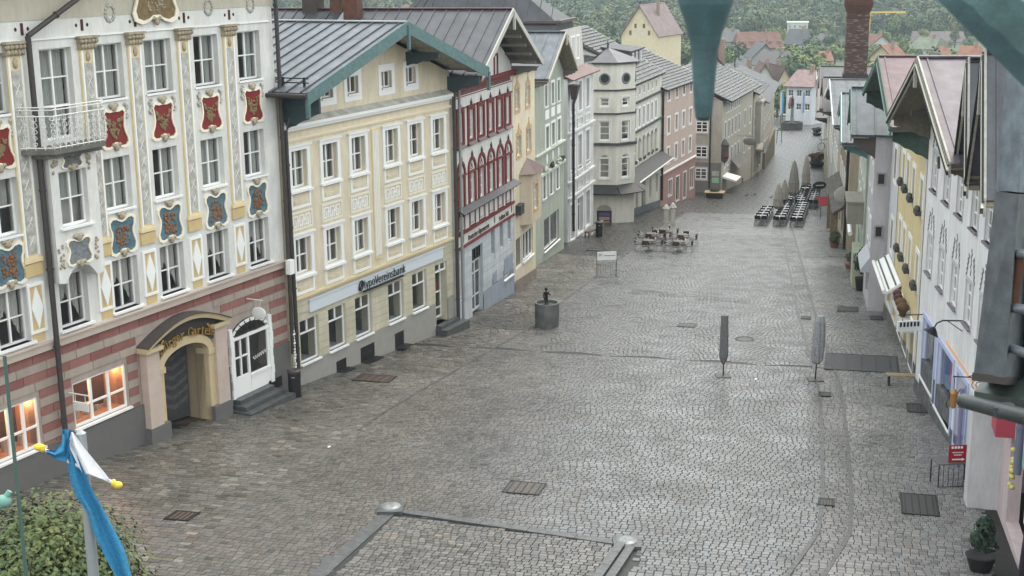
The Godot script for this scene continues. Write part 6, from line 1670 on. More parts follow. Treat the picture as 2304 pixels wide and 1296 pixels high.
func town():
	var wht = wallm(208, 208, 204); var crm = wallm(212, 200, 168); var gry = wallm(176, 178, 178)
	var rr = mt(C(118, 82, 72), 0.85, "stain", 0.1); var rb = mt(C(104, 76, 70), 0.85, "stain", 0.1); var sl = mt(C(78, 80, 84), 0.7, "stain", 0.1); var og = mt(C(146, 98, 78), 0.85, "stain", 0.1)
	# cream church hall with a steep gable beyond the river
	var c = far_house("gabled_hall", "tall cream gabled hall with arched windows standing among trees", 1440, 10, 400, 88, 8.5, 17.0, -24.0, wallm(222, 208, 176), mt(C(138, 118, 116), 0.6, "stain", 0.1), 0, 1)
	for q in [[-1.3, 21.6, 0.7, 1.2], [1.3, 21.6, 0.7, 1.2], [-2.9, 19.6, 0.7, 1.3], [2.9, 19.6, 0.7, 1.3], [0.0, 19.4, 1.2, 1.6]]:
		var e = MB.new(); e.bx(q[0] - q[2] / 2, q[1] - 2, 0.02, q[0] + q[2] / 2, q[1] - 2 + q[3], 0.08); pt(c, "gable_window", e, mt(C(96, 70, 62), 0.7) if q[2] < 1 else wht)
	for x in [-4.0, -0.2, 3.2]:
		var e = MB.new(); e.bx(x - 0.8, 8.0, 0.02, x + 0.8, 14.0, 0.06); pt(c, "window_surround", e, wht)
		var f = win(c, x, 8.2, 1.1, 4.6, {"arch": 0.55, "bars": [0.3, 0.6], "fm": M.slate, "d": -0.08, "nm": "arched_window", "gm": M.black, "cur": 0})
	var cr = MB.new(); cr.tube(Vector3(0, 25, 0), Vector3(0, 27.5, 0), 0.1, 0.1, 5); cr.tube(Vector3(-0.6, 26.8, 0), Vector3(0.6, 26.8, 0), 0.08, 0.08, 5); pt(c, "cross", cr, M.iron)
	var H = [
		["flat_roofed_block", "white flat roofed block with brown upper storey below the wooded hill", 1656, 42, 690, 54, 0.3, 12, 0, wht, mt(C(150, 132, 116), 0.8), 2, 4, false],
		["long_red_roof_building", "large grey building with a long red brown roof and dormers", 1712, 74, 500, 100, 5.0, 16, 8, gry, rr, 3, 7, false],
		["slate_wing", "slate roofed wing beside the long red roofed building", 1640, 68, 530, 52, 4.0, 14, 0, wht, sl, 2, 4, false],
		["grey_gable_house", "pale grey gabled house in front of the long red roof", 1722, 98, 455, 56, 4.5, 14, 10, gry, sl, 2, 3, true],
		["dark_roof_house", "low house with a wide charcoal roof beyond the street", 1735, 118, 420, 72, 3.5, 14, -12, wht, mt(C(62, 60, 62), 0.7), 1, 4, false],
		["white_gable_house", "white gabled house with a maroon roof and balcony windows", 1721, 143, 385, 50, 5.5, 14, 6, wht, rb, 2, 3, true],
		["cream_gable_house", "small cream gabled house joined to the maroon roofs", 1766, 148, 395, 34, 4.8, 16, 20, crm, rb, 2, 2, true],
		["ochre_gable_house", "ochre gabled house behind the maroon roofs", 1793, 140, 420, 40, 4.5, 14, 10, wallm(214, 178, 122), rb, 2, 2, true],
		["balcony_villa", "white villa with wooden balconies and slate roof by the bridge", 1712, 183, 330, 46, 3.0, 14, 15, wht, sl, 3, 3, false],
		["white_terrace", "white flat terrace house high among the trees", 1795, 50, 640, 44, 0.3, 10, 0, wht, wht, 1, 4, false],
		["hipped_roof_house", "white house with a dark hipped roof and small dormer", 1792, 66, 560, 48, 5.5, 12, -8, wht, sl, 2, 3, false],
		["small_grey_house", "small grey house half hidden by trees", 1853, 76, 560, 24, 2.5, 9, 0, gry, sl, 1, 2, false],
		["orange_roof_house", "low house with a bright orange roof beside the chimney", 1855, 117, 450, 34, 2.5, 10, 0, crm, og, 1, 2, false],
		["chalet_house", "white chalet with a red tiled roof and wooden balcony", 1985, 78, 520, 62, 4.5, 12, 25, wht, rr, 2, 3, true],
		["red_chalet", "chalet with a pink red roof in front of another chalet", 1985, 102, 430, 50, 3.5, 11, -20, crm, og, 1, 3, true],
		["green_roof_house", "house with a mossy green grey roof and skylights", 2075, 85, 500, 56, 3.5, 12, -25, wht, mt(C(112, 122, 104), 0.8, "stain", 0.1), 1, 3, false],
		["long_barrack", "long white building with a brown roof and a row of windows", 2110, 72, 640, 110, 4.0, 12, 0, wht, mt(C(112, 100, 100), 0.8, "stain", 0.1), 2, 9, false],
		["orange_hip_house", "house with a pale orange hipped roof near the right gables", 2185, 105, 420, 52, 3.5, 10, 0, crm, og, 1, 3, false],
		["little_red_house", "little red roofed house among gardens", 2128, 105, 460, 22, 2.2, 8, 10, wht, og, 1, 2, false],
		["white_hillside_house", "white hillside house with a red roof seen above metal roofs", 925, 12, 560, 36, 3.0, 10, 10, wht, rr, 1, 3, false],
		["far_white_villa", "far white villa peeping out of the wood", 1715, 40, 760, 16, 2.0, 8, 0, wht, wht, 1, 2, false],
		["far_white_cottage", "far white cottage beside the tall chimney", 1872, 45, 740, 16, 2.0, 8, 0, wht, wht, 1, 2, true],
		["construction_shell", "brown unfinished building shell behind a yellow crane", 1975, 34, 720, 52, 0.3, 14, 0, wallm(128, 96, 86), wallm(150, 146, 142), 3, 6, false],
		["white_shield_house", "white house with a lilac roof and an oval red shield", 1800, 162, 290, 56, 2.6, 12, -14, wallm(206, 210, 214), mt(C(138, 112, 110), 0.7, "stain", 0.2), 2, 3, false],
		["slate_back_house", "slate gabled back house with a pale eave among the metal roofs", 650, -12, 90, 130, 5.0, 14, 30, wallm(160, 160, 160), sl, 0, 1, false],
		["ochre_backyard_house", "plain ochre gable wall behind the tiled roofs", 1600, 112, 170, 150, 5.0, 10, 4, wallm(200, 186, 142), sl, 0, 1, true],
		["yellow_backyard_house", "small yellow house with a dark roof behind the corner house", 1684, 150, 235, 24, 2.0, 7, 10, wallm(208, 176, 112), sl, 1, 2, true],
	]
	var boxes = []
	for q in H:
		var o = far_house(q[0], q[1], q[2], q[3], q[4], q[5], q[6], q[7], q[8], q[9], q[10], q[11], q[12], q[13])
		boxes.append([q[2] - q[5] * 0.55, q[2] + q[5] * 0.55, q[3] - 4, q[3] + 45, q[4]])
		if q[0] == "long_red_roof_building":
			for j in 5:
				var e = MB.new(); var x = -6.0 + j * 3.2
				var yy = o.position.y
				var hb = at_d(1712, 74, 500).y - yy - 5.0
				e.bx(x - 0.6, hb + 0.6, -4.0, x + 0.6, hb + 2.2, -1.8)
				pt(o, "dormer", e, mt(C(120, 92, 84), 0.8))
		if q[0] == "white_shield_house":
			var e = MB.new(); e.sph(Vector3(-1.6, 5.0, 0.05), Vector3(0.45, 1.1, 0.1), 12, 8); pt(o, "red_shield", e, mt(C(140, 80, 76), 0.8))
	# yellow crane
	var cp = at_d(1953, 90, 640)
	var k = thing("tower_crane", "thin yellow tower crane among distant trees", "crane", Vector3(cp.x, gy(cp.x, cp.z), cp.z))
	var km = mt(C(206, 166, 62), 0.6); var kh = cp.y + 12.0 - k.position.y
	var kb = MB.new()
	for s in [[-0.5, -0.5], [0.5, -0.5], [0.5, 0.5], [-0.5, 0.5]]: kb.tube(Vector3(s[0], 0, s[1]), Vector3(s[0], kh, s[1]), 0.09, 0.09, 5)
	for j in int(kh): kb.tube(Vector3(-0.5, j, 0.5), Vector3(0.5, j + 1, 0.5), 0.06, 0.06, 4)
	pt(k, "mast", kb, km)
	var kj = MB.new(); kj.beam(Vector3(-6, kh, 0), Vector3(16, kh, 0), 0.5, 0.7); pt(k, "jib", kj, km)
	# wooded hillside
	var hs = MB.new()
	var hf = func(a, l):
		var r = sqrt(a * a + l * l)
		return gy(DS.x * a, DS.z * a) - 0.6 + maxf(0.0, r - 760.0) * 0.17 + 9.0 * sin(l * 0.011 + 1.0) * clampf((r - 760.0) / 400.0, 0, 1)
	for i in 24:
		for j in 30:
			var p = []
			for q in [[0, 0], [0, 1], [1, 1], [1, 0]]:
				var a = 620.0 + (i + q[0]) * 75.0; var l = -1200.0 + (j + q[1]) * 70.0
				var v = DS * a + NS * l; v.y = hf.call(a, l); p.append(v)
			hs.quad(p[0], p[1], p[2], p[3])
	struct("hillside", hs, mt(C(58, 72, 46), 0.95, "stain", 0.02))
	var crowns = [leaf_crown(101, 320, 0.15), leaf_crown(102, 320, 0.16, 1.15), leaf_crown(103, 320, 0.15, 0.9, 12), leaf_crown(104, 300, 0.14, 1.5, 7)]
	var r = RandomNumberGenerator.new(); r.seed = 333
	var sets = [[], [], [], []]
	var tries = 0
	var cnt = 0
	while cnt < 5200 and tries < 60000:
		tries += 1
		var d = 430.0 + pow(r.randf(), 0.8) * 1150.0
		var px = r.randf_range(560.0, 2240.0)
		var az = atan((px - 1152.0) / FPX)
		var p = Vector3(sin(az) * d, 0, -cos(az) * d)
		if d < 660 and px > 1545: continue
		if d < 520 and px > 1350 and px < 1530 and d < 440: continue
		var a = p.dot(DS); var l = p.dot(NS)
		p.y = hf.call(a, l)
		var s = r.randf_range(3.8, 7.0)
		var kd = r.randi() % 4
		var g = r.randf_range(0.75, 1.2)
		var col = Color(0.092, 0.118, 0.052).lerp(Color(0.055, 0.085, 0.052), r.randf()) * g
		if r.randf() < 0.15: col = Color(0.125, 0.14, 0.06)
		sets[kd].append([Transform3D(Basis.from_euler(Vector3(0, r.randf() * TAU, 0)) * Basis.from_scale(Vector3(s, s * 1.15, s)), p + Vector3(0, s * 1.25, 0)), col])
		cnt += 1
	var fo = Node3D.new()
	fo.name = "forest"
	add_child(fo)
	tag(fo, "dense dark green wood covering the distant hillside", "wood")
	fo.set_meta("kind", "stuff")
	var lm = mt(Color(1, 1, 1), 0.8, "", 0.3, {"vc": 1, "bl": Color(0.03, 0.045, 0.015)})
	for i in 4:
		var mm = MultiMesh.new()
		mm.transform_format = MultiMesh.TRANSFORM_3D; mm.use_colors = true; mm.mesh = crowns[i]
		mm.instance_count = sets[i].size()
		for j in sets[i].size():
			mm.set_instance_transform(j, sets[i][j][0]); mm.set_instance_color(j, sets[i][j][1])
		var mi = MultiMeshInstance3D.new(); mi.name = "tree_crowns"; mi.multimesh = mm; mi.material_override = lm
		fo.add_child(mi, true)
		mi.set_meta("kind", "stuff")
	# single trees between the houses of the far bank
	var lms = []
	for q in [[74, 94, 56], [90, 106, 62], [62, 82, 54], [104, 112, 66]]: lms.append(mt(C(q[0], q[1], q[2]), 0.85, "", 0.3, {"bl": Color(0.03, 0.045, 0.015)}))
	var tk = MB.new(); tk.tube(Vector3(0, -1, 0), Vector3(0.2, 5, 0), 0.3, 0.18, 6); tk.tube(Vector3(0.1, 3.0, 0), Vector3(1.4, 5.6, 0.4), 0.14, 0.06, 5); tk.tube(Vector3(0.1, 3.4, 0), Vector3(-1.2, 5.8, -0.5), 0.14, 0.06, 5)
	var tkm = tk.mesh()
	var kinds = ["rounded mid green tree between houses of the far bank", "pale green spreading tree between houses of the far bank", "dark green tree between houses of the far bank", "yellowish green tree between houses of the far bank"]
	var spots = []
	for q in [[1790, 110, 430], [1810, 100, 440], [1800, 125, 400], [1770, 90, 470], [1835, 95, 470], [1860, 130, 430], [1870, 70, 560], [1825, 135, 410], [1880, 115, 500], [1990, 60, 590], [2005, 100, 470], [2040, 110, 440], [2030, 70, 560], [2060, 120, 430], [2090, 125, 420], [2150, 120, 400], [2010, 45, 640], [1740, 55, 640], [1700, 60, 600], [1760, 60, 600], [1820, 60, 620], [1745, 45, 680], [1690, 35, 720], [1640, 55, 640], [1740, 200, 300], [1760, 205, 300], [1752, 180, 320], [1775, 170, 330], [1960, 110, 450], [1952, 60, 600], [1935, 40, 700], [1970, 130, 400], [1520, 60, 430], [1545, 75, 440], [1385, 60, 430], [1500, 30, 450], [1570, 90, 430], [1360, 45, 450], [2130, 90, 560], [2080, 60, 640], [2180, 85, 560], [1625, 100, 450], [1655, 85, 480], [2040, 88, 520], [2055, 98, 480], [2012, 86, 520], [2100, 108, 450], [2115, 118, 420], [2140, 100, 480], [2165, 110, 440], [2090, 92, 540], [1945, 85, 540], [1925, 95, 500], [1905, 100, 480], [1895, 85, 540], [1880, 95, 500], [1850, 100, 480], [1842, 108, 450], [2150, 70, 620], [2110, 55, 680], [2060, 48, 700], [1850, 60, 620], [1830, 78, 540], [1812, 112, 420], [1778, 118, 410], [1965, 92, 500], [1998, 112, 440]]: spots.append(q)
	for j in spots.size():
		var q = spots[j]
		var p = at_d(q[0], q[1], q[2])
		var g = gy(p.x, p.z)
		var kd = j % 4
		var t = thing("far_tree", kinds[kd], "tree", Vector3(p.x, g, p.z), j * 1.3, "trees between the houses of the far bank")
		pt(t, "trunk", tkm, M.brown)
		var hgt = clampf(p.y - g, 7.0, 15.0)
		var s = hgt * 0.42
		var cw = pt(t, "crown", crowns[(j * 7) % 3], lms[kd], Vector3(0, hgt - s * 0.9, 0)); cw.scale = Vector3(s * 1.05, s, s * 1.05)
	# lawn and white railing by the bridge
	var lw = MB.new()
	var b0 = gp(1700, 262); var b1 = gp(1800, 255)
	lw.quad(b0 + Vector3(-14, 0.1, 0), b0 + Vector3(30, 0.1, 6), b0 + Vector3(34, 1.2, -60), b0 + Vector3(-14, 1.2, -60))
	struct("lawn", lw, mt(C(74, 92, 58), 0.95, "stain", 0.1))
	var rl = thing("bridge_railing", "pale railing across the lower end of the street", "railing", b0)
	var rm = MB.new()
	for j in 26: rm.tube(Vector3(-8 + j * 1.2, 0, 0.1 * j), Vector3(-8 + j * 1.2, 1.1, 0.1 * j), 0.05, 0.05, 5)
	for y in [0.5, 1.1]: rm.tube(Vector3(-8, y, 0), Vector3(22, y, 2.5), 0.05, 0.05, 5)
	pt(rl, "bars", rm, M.chrome)
	var wp = MB.new(); wp.bx(-8, 0, -0.3, 22, 0.5, -0.1); pt(rl, "parapet", wp, wallm(190, 192, 194))
func cover(px, py, w, d, nm, label, m, turn = 0.0):
	var p = gp(px, py)
	var o = thing(nm, label, "cover", p + Vector3(0, 0.03, 0), turn)
	var mb = MB.new(); mb.bx(-w / 2, 0, -d / 2, w / 2, 0.012, d / 2)
	var a = pt(o, "plate", mb, m)
	var fr = MB.new()
	for s in [-1, 1]: fr.bx(s * w / 2 - 0.03, 0.0, -d / 2 - 0.03, s * w / 2 + 0.03, 0.02, d / 2 + 0.03); fr.bx(-w / 2, 0.0, s * d / 2 - 0.03, w / 2, 0.02, s * d / 2 + 0.03)
	pt(o, "frame", fr, M.iron)
	for j in 5:
		var b = MB.new(); var x = -w * 0.4 + j * w * 0.2
		b.bx(x - 0.02, 0.012, -d * 0.42, x + 0.02, 0.02, d * 0.42); pt(o, "rib", b, M.iron)
	o.rotation.x = 0.0
	o.transform.basis = Basis(NS.rotated(Vector3.UP, turn), Vector3.UP, Vector3(-DS.x, SL, -DS.z).rotated(Vector3.UP, turn))
	return o
func furniture():
	var cast = mt(C(66, 62, 60), 0.5, "grain", 2.0); var rust = mt(C(88, 70, 58), 0.6, "grain", 2.0)
	cover(843, 853, 1.5, 1.1, "cellar_cover", "brown steel cellar cover on the footway before the bank", rust)
	cover(2068, 1137, 1.0, 1.9, "access_cover", "large dark grey cover plate on the right footway near the red sign", cast)
	cover(1859, 1132, 0.42, 0.6, "drain_grate", "small dark drain grate in the gutter beside the large cover plate", cast)
	cover(1856, 889, 0.42, 0.6, "drain_grate", "small dark drain grate in the gutter near the closed parasols", cast)
	cover(1813, 716, 0.42, 0.7, "drain_grate", "small dark drain grate in the gutter beyond the closed parasols", cast)
	cover(1908, 697, 1.0, 1.3, "access_cover", "square dark cover on the footway beyond the grey mat", cast)
	cover(1972, 717, 0.6, 0.9, "access_cover", "small dark cover close to the shop wall on the right", cast)
	cover(2063, 920, 0.7, 1.3, "access_cover", "grey floor plate beside the white house wall", cast)
	cover(1938, 818, 3.0, 3.2, "floor_grating", "wide dark grey grating across the right footway", mt(C(78, 82, 84), 0.7, "grain", 3.0))
	cover(1545, 733, 0.8, 0.9, "paved_cover", "sett filled cover with a pale frame in the roadway", mt(C(112, 112, 110), 0.6, "ground", 1.0))
	cover(1180, 1100, 1.1, 1.1, "paved_cover", "sett filled cover with a dark frame in the foreground roadway", mt(C(108, 100, 92), 0.6, "ground", 1.0))
	cover(1340, 563, 1.1, 0.9, "access_cover", "dark cover on the left footway before the white stucco house", cast)
	cover(410, 1163, 0.7, 0.7, "access_cover", "rusty brown cover plate in the left foreground paving", rust)
	cover(1180, 626, 0.8, 0.7, "access_cover", "dark cover on the footway before the cream house", cast)
	var p = gp(1675, 765)
	var mh = thing("manhole", "round iron manhole lid in the roadway", "manhole", p + Vector3(0, 0.03, 0))
	var ml = MB.new(); ml.lathe([[0.34, 0.0], [0.34, 0.02], [0.0, 0.025]], Vector3.ZERO, 20); pt(mh, "lid", ml, cast)
	var mr = MB.new(); mr.lathe([[0.36, 0.0], [0.36, 0.03], [0.44, 0.03], [0.44, 0.0]], Vector3.ZERO, 20); pt(mh, "rim", mr, M.iron)
	# granite edging with domed corner stones round a slightly raised square
	var c1 = gp(880, 1150); var c2 = gp(1410, 1228); var c3 = gp(700, 1310); var c4 = gp(1350, 1315)
	var ed = thing("granite_edging", "low granite edging with two domed corner stones in the foreground", "kerb", c1)
	var seg = [[c1, c2, 0.28, 0.07, 5], [c1, c3, 0.42, 0.02, 3]]
	for s in seg:
		for j in s[4]:
			var a = s[0].lerp(s[1], j / float(s[4])) - c1; var b = s[0].lerp(s[1], (j + 0.99) / float(s[4])) - c1
			var mb = MB.new(); mb.beam(a + Vector3(0, 0.015, 0), b + Vector3(0, 0.015, 0), s[2], s[3] * 1.6); pt(ed, "edge_stone", mb, M.granite)
	for k in 2:
		for j in 3:
			var of = Vector3(0.28 * k - 0.1, -0.07 * k + 0.05, 0)
			var a = c2.lerp(c4, j / 3.0) - c1 + of; var b = c2.lerp(c4, (j + 0.99) / 3.0) - c1 + of
			var mb = MB.new(); mb.beam(a, b, 0.24, 0.26); pt(ed, "step_stone", mb, M.granite)
	for q in [c1, c2]:
		var mb = MB.new(); mb.bx(-0.36, -0.3, -0.38, 0.36, 0.14, 0.38)
		var o = pt(ed, "corner_stone", mb, M.granite, q - c1)
		var dm = MB.new(); dm.lathe([[0.3, 0.14], [0.28, 0.17], [0.18, 0.21], [0.0, 0.23]], Vector3.ZERO, 20); pt(o, "dome", dm, mt(C(140, 144, 146), 0.4, "stain", 0.8))
	# setts of the raised square
	var sq = thing("raised_square", "sett paved square enclosed by granite edging", "paving", gp(1040, 1270))
	var sm = stone_mesh()
	var r = RandomNumberGenerator.new(); r.seed = 12
	var own = 0
	var rest = []
	var a = 29.6
	while a < 35.0:
		var l = -12.6
		while l < -5.2:
			var w = r.randf_range(0.17, 0.24)
			if a < 34.75 - (l + 12.3) * 0.1 and l > -12.25 and l < -5.75:
				var v = r.randf_range(0.65, 1.35)
				if r.randf() < 0.12: v *= 0.6
				var col = Color(0.098 * v, 0.095 * v, 0.089 * v)
				if r.randf() < 0.12: col = Color(0.125 * v, 0.11 * v, 0.09 * v)
				var b = Basis(NS.rotated(Vector3.UP, r.randf_range(-0.05, 0.05)), Vector3.UP, Vector3(-DS.x, SL, -DS.z)) * Basis.from_scale(Vector3(w - 0.02, 0.055, 0.16))
				var tr = Transform3D(b, AL(a, l + w / 2, 0.035 + r.randf_range(-0.005, 0.006)) - sq.position)
				if own < 300 and in_view(tr.origin + sq.position):
					var o = MeshInstance3D.new(); o.name = "paving_stone"; o.mesh = sm
					o.material_override = mt(Color(snappedf(col.g, 0.015) * 1.04, snappedf(col.g, 0.015), snappedf(col.g, 0.015) * 0.93).linear_to_srgb(), 0.4)
					sq.add_child(o, true); o.transform = tr; own += 1
				else: rest.append([tr, col])
			l += w
		a += 0.178
	var mm = MultiMesh.new(); mm.transform_format = MultiMesh.TRANSFORM_3D; mm.use_colors = true; mm.mesh = sm; mm.instance_count = rest.size()
	for i in rest.size(): mm.set_instance_transform(i, rest[i][0]); mm.set_instance_color(i, rest[i][1])
	var mi = MultiMeshInstance3D.new(); mi.name = "paving_stones"; mi.multimesh = mm; mi.material_override = mt(Color(1, 1, 1), 0.4, "", 1.7, {"vc": 1}); sq.add_child(mi, true); mi.set_meta("kind", "stuff")
	# round basin with a small bronze figure
	p = gp(1231, 734)
	var ba = thing("round_basin", "round grey concrete basin at the kerb", "basin", p)
	var bm = MB.new(); bm.lathe([[0.56, -0.15], [0.58, 0.0], [0.6, 1.15], [0.59, 1.2], [0.52, 1.2], [0.51, 1.1], [0.0, 1.1]], Vector3.ZERO, 32); pt(ba, "bowl", bm, M.concrete)
	var wt = MB.new(); wt.lathe([[0.51, 1.12], [0.0, 1.12]], Vector3.ZERO, 24); pt(ba, "water", wt, mt(C(40, 46, 46), 0.05, "", 0.3, {"alpha": 0.7}))
	var sk = MB.new(); sk.lathe([[0.75, -0.2], [0.75, 0.035], [0.58, 0.04]], Vector3.ZERO, 28); pt(ba, "foot_ring", sk, mt(C(88, 88, 86), 0.5, "stain", 0.8))
	var fg = thing("bronze_figure", "small dark bronze child figure standing on the round basin", "statue", p + Vector3(-0.04, 1.1, 0.1), 0.4)
	var f = MB.new()
	var J = func(x, y, z): return Vector3(x, y, z) * 0.72
	for s in [-1, 1]:
		f.tube(J.call(s * 0.06, 0.02, 0.0), J.call(s * 0.065, 0.27, 0.01), 0.026, 0.036, 8); f.tube(J.call(s * 0.065, 0.27, 0.01), J.call(s * 0.055, 0.52, 0), 0.036, 0.055, 8); f.sph(J.call(s * 0.065, 0.02, 0.04), Vector3(0.03, 0.022, 0.06), 8, 6); f.sph(J.call(s * 0.065, 0.27, 0.01), Vector3(0.036, 0.036, 0.036), 8, 6)
	f.sph(J.call(0, 0.54, 0), Vector3(0.088, 0.08, 0.065), 10, 7); f.tube(J.call(0, 0.52, 0), J.call(0, 0.86, 0), 0.08, 0.092, 10); f.sph(J.call(0, 0.85, 0), Vector3(0.115, 0.05, 0.06), 10, 7)
	f.tube(J.call(0, 0.86, 0), J.call(0, 0.98, 0.01), 0.034, 0.03, 8); f.sph(J.call(0, 1.07, 0.015), Vector3(0.068, 0.082, 0.075), 12, 9); f.sph(J.call(0, 1.055, 0.115), Vector3(0.014, 0.016, 0.016), 6, 4); f.sph(J.call(0, 1.12, -0.01), Vector3(0.074, 0.06, 0.078), 10, 7)
	f.tube(J.call(-0.15, 0.85, 0), J.call(-0.19, 0.64, -0.02), 0.033, 0.027, 8); f.tube(J.call(-0.19, 0.64, -0.02), J.call(-0.17, 0.45, 0.05), 0.027, 0.02, 8); f.sph(J.call(-0.168, 0.42, 0.055), Vector3(0.02, 0.03, 0.022), 7, 5)
	f.tube(J.call(0.15, 0.85, 0), J.call(0.22, 0.66, 0.03), 0.033, 0.027, 8); f.tube(J.call(0.22, 0.66, 0.03), J.call(0.2, 0.74, 0.2), 0.027, 0.02, 8); f.sph(J.call(0.2, 0.755, 0.225), Vector3(0.02, 0.024, 0.03), 7, 5)
	pt(fg, "figure", f, M.bronze)
	var st = MB.new(); st.lathe([[0.12, -0.02], [0.12, 0.02], [0.0, 0.02]], Vector3.ZERO, 12); pt(fg, "base_plate", st, M.bronze)
	# litter bins
	var bins = [[664, 893, "black cylindrical litter bin at the corner of the tavern house", 1.0], [1497, 458, "black litter bin beside the pink house", 1.05], [1348, 532, "black litter bin next to the wooden bench", 1.0]]
	for q in bins:
		var o = thing("litter_bin", q[2], "bin", gp(q[0], q[1]), 0.0)
		var mb = MB.new(); mb.lathe([[0.24, 0.04], [0.245, 0.98], [0.24, 1.0]], Vector3.ZERO, 20); pt(o, "body", mb, M.black)
		var tp = MB.new(); tp.lathe([[0.26, 0.98], [0.26, 1.06], [0.2, 1.1], [0.12, 1.09], [0.1, 1.06], [0.0, 1.06]], Vector3.ZERO, 20); pt(o, "lid", tp, M.darkm)
		var fo = MB.new(); fo.lathe([[0.26, -0.1], [0.26, 0.05], [0.24, 0.05]], Vector3.ZERO, 20); pt(o, "foot", fo, M.iron)
		var lb = MB.new(); lb.bx(-0.06, 0.82, 0.235, 0.06, 0.86, 0.25); pt(o, "label_plate", lb, M.chrome)
	# benches
	bench(gp(2030, 868), -0.15, "pale wooden bench with black legs by the white house", 1.3, mt(C(178, 156, 122), 0.7, "grain", 2.0))
	bench(gp(1335, 532), 0.9, "dark red wooden bench before the white stucco house", 1.8, mt(C(104, 62, 52), 0.6, "grain", 2.0))
	bench(gp(1652, 412), 0.5, "grey bench against the grey corner house", 2.4, mt(C(120, 116, 108), 0.7, "grain", 2.0))
	# information board on a railing
	p = gp(1365, 622)
	var ib = thing("notice_barrier", "white notice board fixed to a galvanised barrier on the left footway", "barrier", p, 0.15)
	var im = MB.new()
	for x in [-0.6, 0.6]:
		im.tube(Vector3(x, 0, 0), Vector3(x, 1.55, 0), 0.025, 0.025, 6); im.tube(Vector3(x, 0.03, -0.3), Vector3(x, 0.03, 0.3), 0.03, 0.03, 6)
	for y in [0.12, 0.85]: im.tube(Vector3(-0.6, y, 0), Vector3(0.6, y, 0), 0.02, 0.02, 6)
	pt(ib, "barrier_frame", im, mt(C(120, 122, 122), 0.45, "", 0.3, {"metal": 0.5}))
	for j in 8:
		var b = MB.new(); b.tube(Vector3(-0.52 + j * 0.15, 0.12, 0), Vector3(-0.52 + j * 0.15, 0.85, 0), 0.012, 0.012, 5); pt(ib, "bar", b, mt(C(120, 122, 122), 0.45, "", 0.3, {"metal": 0.5}))
	var bd = MB.new(); bd.bx(-0.58, 1.0, 0.0, 0.58, 1.5, 0.03); pt(ib, "board", bd, M.white)
	var kx = MB.new(); kx.beam(Vector3(-0.5, 1.26, 0.035), Vector3(-0.28, 1.42, 0.035), 0.01, 0.05, Vector3.BACK); kx.beam(Vector3(-0.5, 1.42, 0.035), Vector3(-0.28, 1.26, 0.035), 0.01, 0.05, Vector3.BACK); kx.bx(-0.2, 1.25, 0.03, 0.5, 1.28, 0.036); pt(ib, "cross_mark", kx, M.black)
	# flower trough at the corner of the pink house
	p = gp(1608, 446)
	var tr2 = thing("flower_trough", "long dark trough with green plants before the grey corner house", "planter", p, -0.25)
	var tb = MB.new(); tb.hexa([Vector3(-0.75, 0, -0.5), Vector3(0.75, 0, -0.5), Vector3(0.75, 0, 0.5), Vector3(-0.75, 0, 0.5), Vector3(-0.85, 0.6, -0.6), Vector3(0.85, 0.6, -0.6), Vector3(0.85, 0.6, 0.6), Vector3(-0.85, 0.6, 0.6)]); pt(tr2, "trough", tb, mt(C(60, 56, 52), 0.7))
	var te = MB.new(); te.bx(-1.0, 0.6, -0.75, 1.0, 0.68, 0.75); pt(tr2, "seat_rim", te, mt(C(182, 158, 120), 0.7, "grain", 2.0))
	var tp2 = pt(tr2, "plants", leaf_crown(71, 500, 0.16), mt(C(74, 84, 46), 0.85), Vector3(0, 0.85, 0)); tp2.scale = Vector3(0.6, 0.3, 0.4)
	# bits of litter
	for q in [[740, 1008], [1700, 855]]:
		var o = thing("paper_scrap", "tiny white paper scrap lying on the setts", "litter", gp(q[0], q[1]) + Vector3(0, 0.03, 0), 0.5, "paper scraps on the setts")
		var mb = MB.new(); mb.slab(Vector3(-0.05, 0.01, 0.04), Vector3(0.05, 0.02, 0.04), Vector3(0.06, 0.035, -0.03), Vector3(-0.04, 0.012, -0.04), 0.004); pt(o, "paper", mb, M.white)
	# pigeons
	for q in [[1598, 441], [1680, 443], [1698, 441], [1735, 447]]:
		var o = thing("pigeon", "dark grey pigeon standing on the wet roadway", "bird", gp(q[0], q[1]), q[0] * 0.7, "pigeons on the wet roadway")
		var mb = MB.new(); mb.sph(Vector3(0, 0.16, 0), Vector3(0.08, 0.075, 0.15), 10, 7); mb.tube(Vector3(0, 0.2, 0.1), Vector3(0, 0.29, 0.14), 0.045, 0.03, 8); mb.sph(Vector3(0, 0.31, 0.15), Vector3(0.033, 0.033, 0.038), 8, 6); mb.tube(Vector3(0, 0.305, 0.18), Vector3(0, 0.295, 0.215), 0.01, 0.004, 5)
		mb.hexa([Vector3(-0.03, 0.14, -0.1), Vector3(0.03, 0.14, -0.1), Vector3(0.05, 0.11, -0.28), Vector3(-0.05, 0.11, -0.28), Vector3(-0.03, 0.17, -0.1), Vector3(0.03, 0.17, -0.1), Vector3(0.05, 0.125, -0.28), Vector3(-0.05, 0.125, -0.28)])
		for s in [-1, 1]: mb.tube(Vector3(s * 0.03, 0.1, 0), Vector3(s * 0.03, 0.02, 0.01), 0.008, 0.006, 5)
		pt(o, "body", mb, mt(C(66, 68, 74), 0.7))
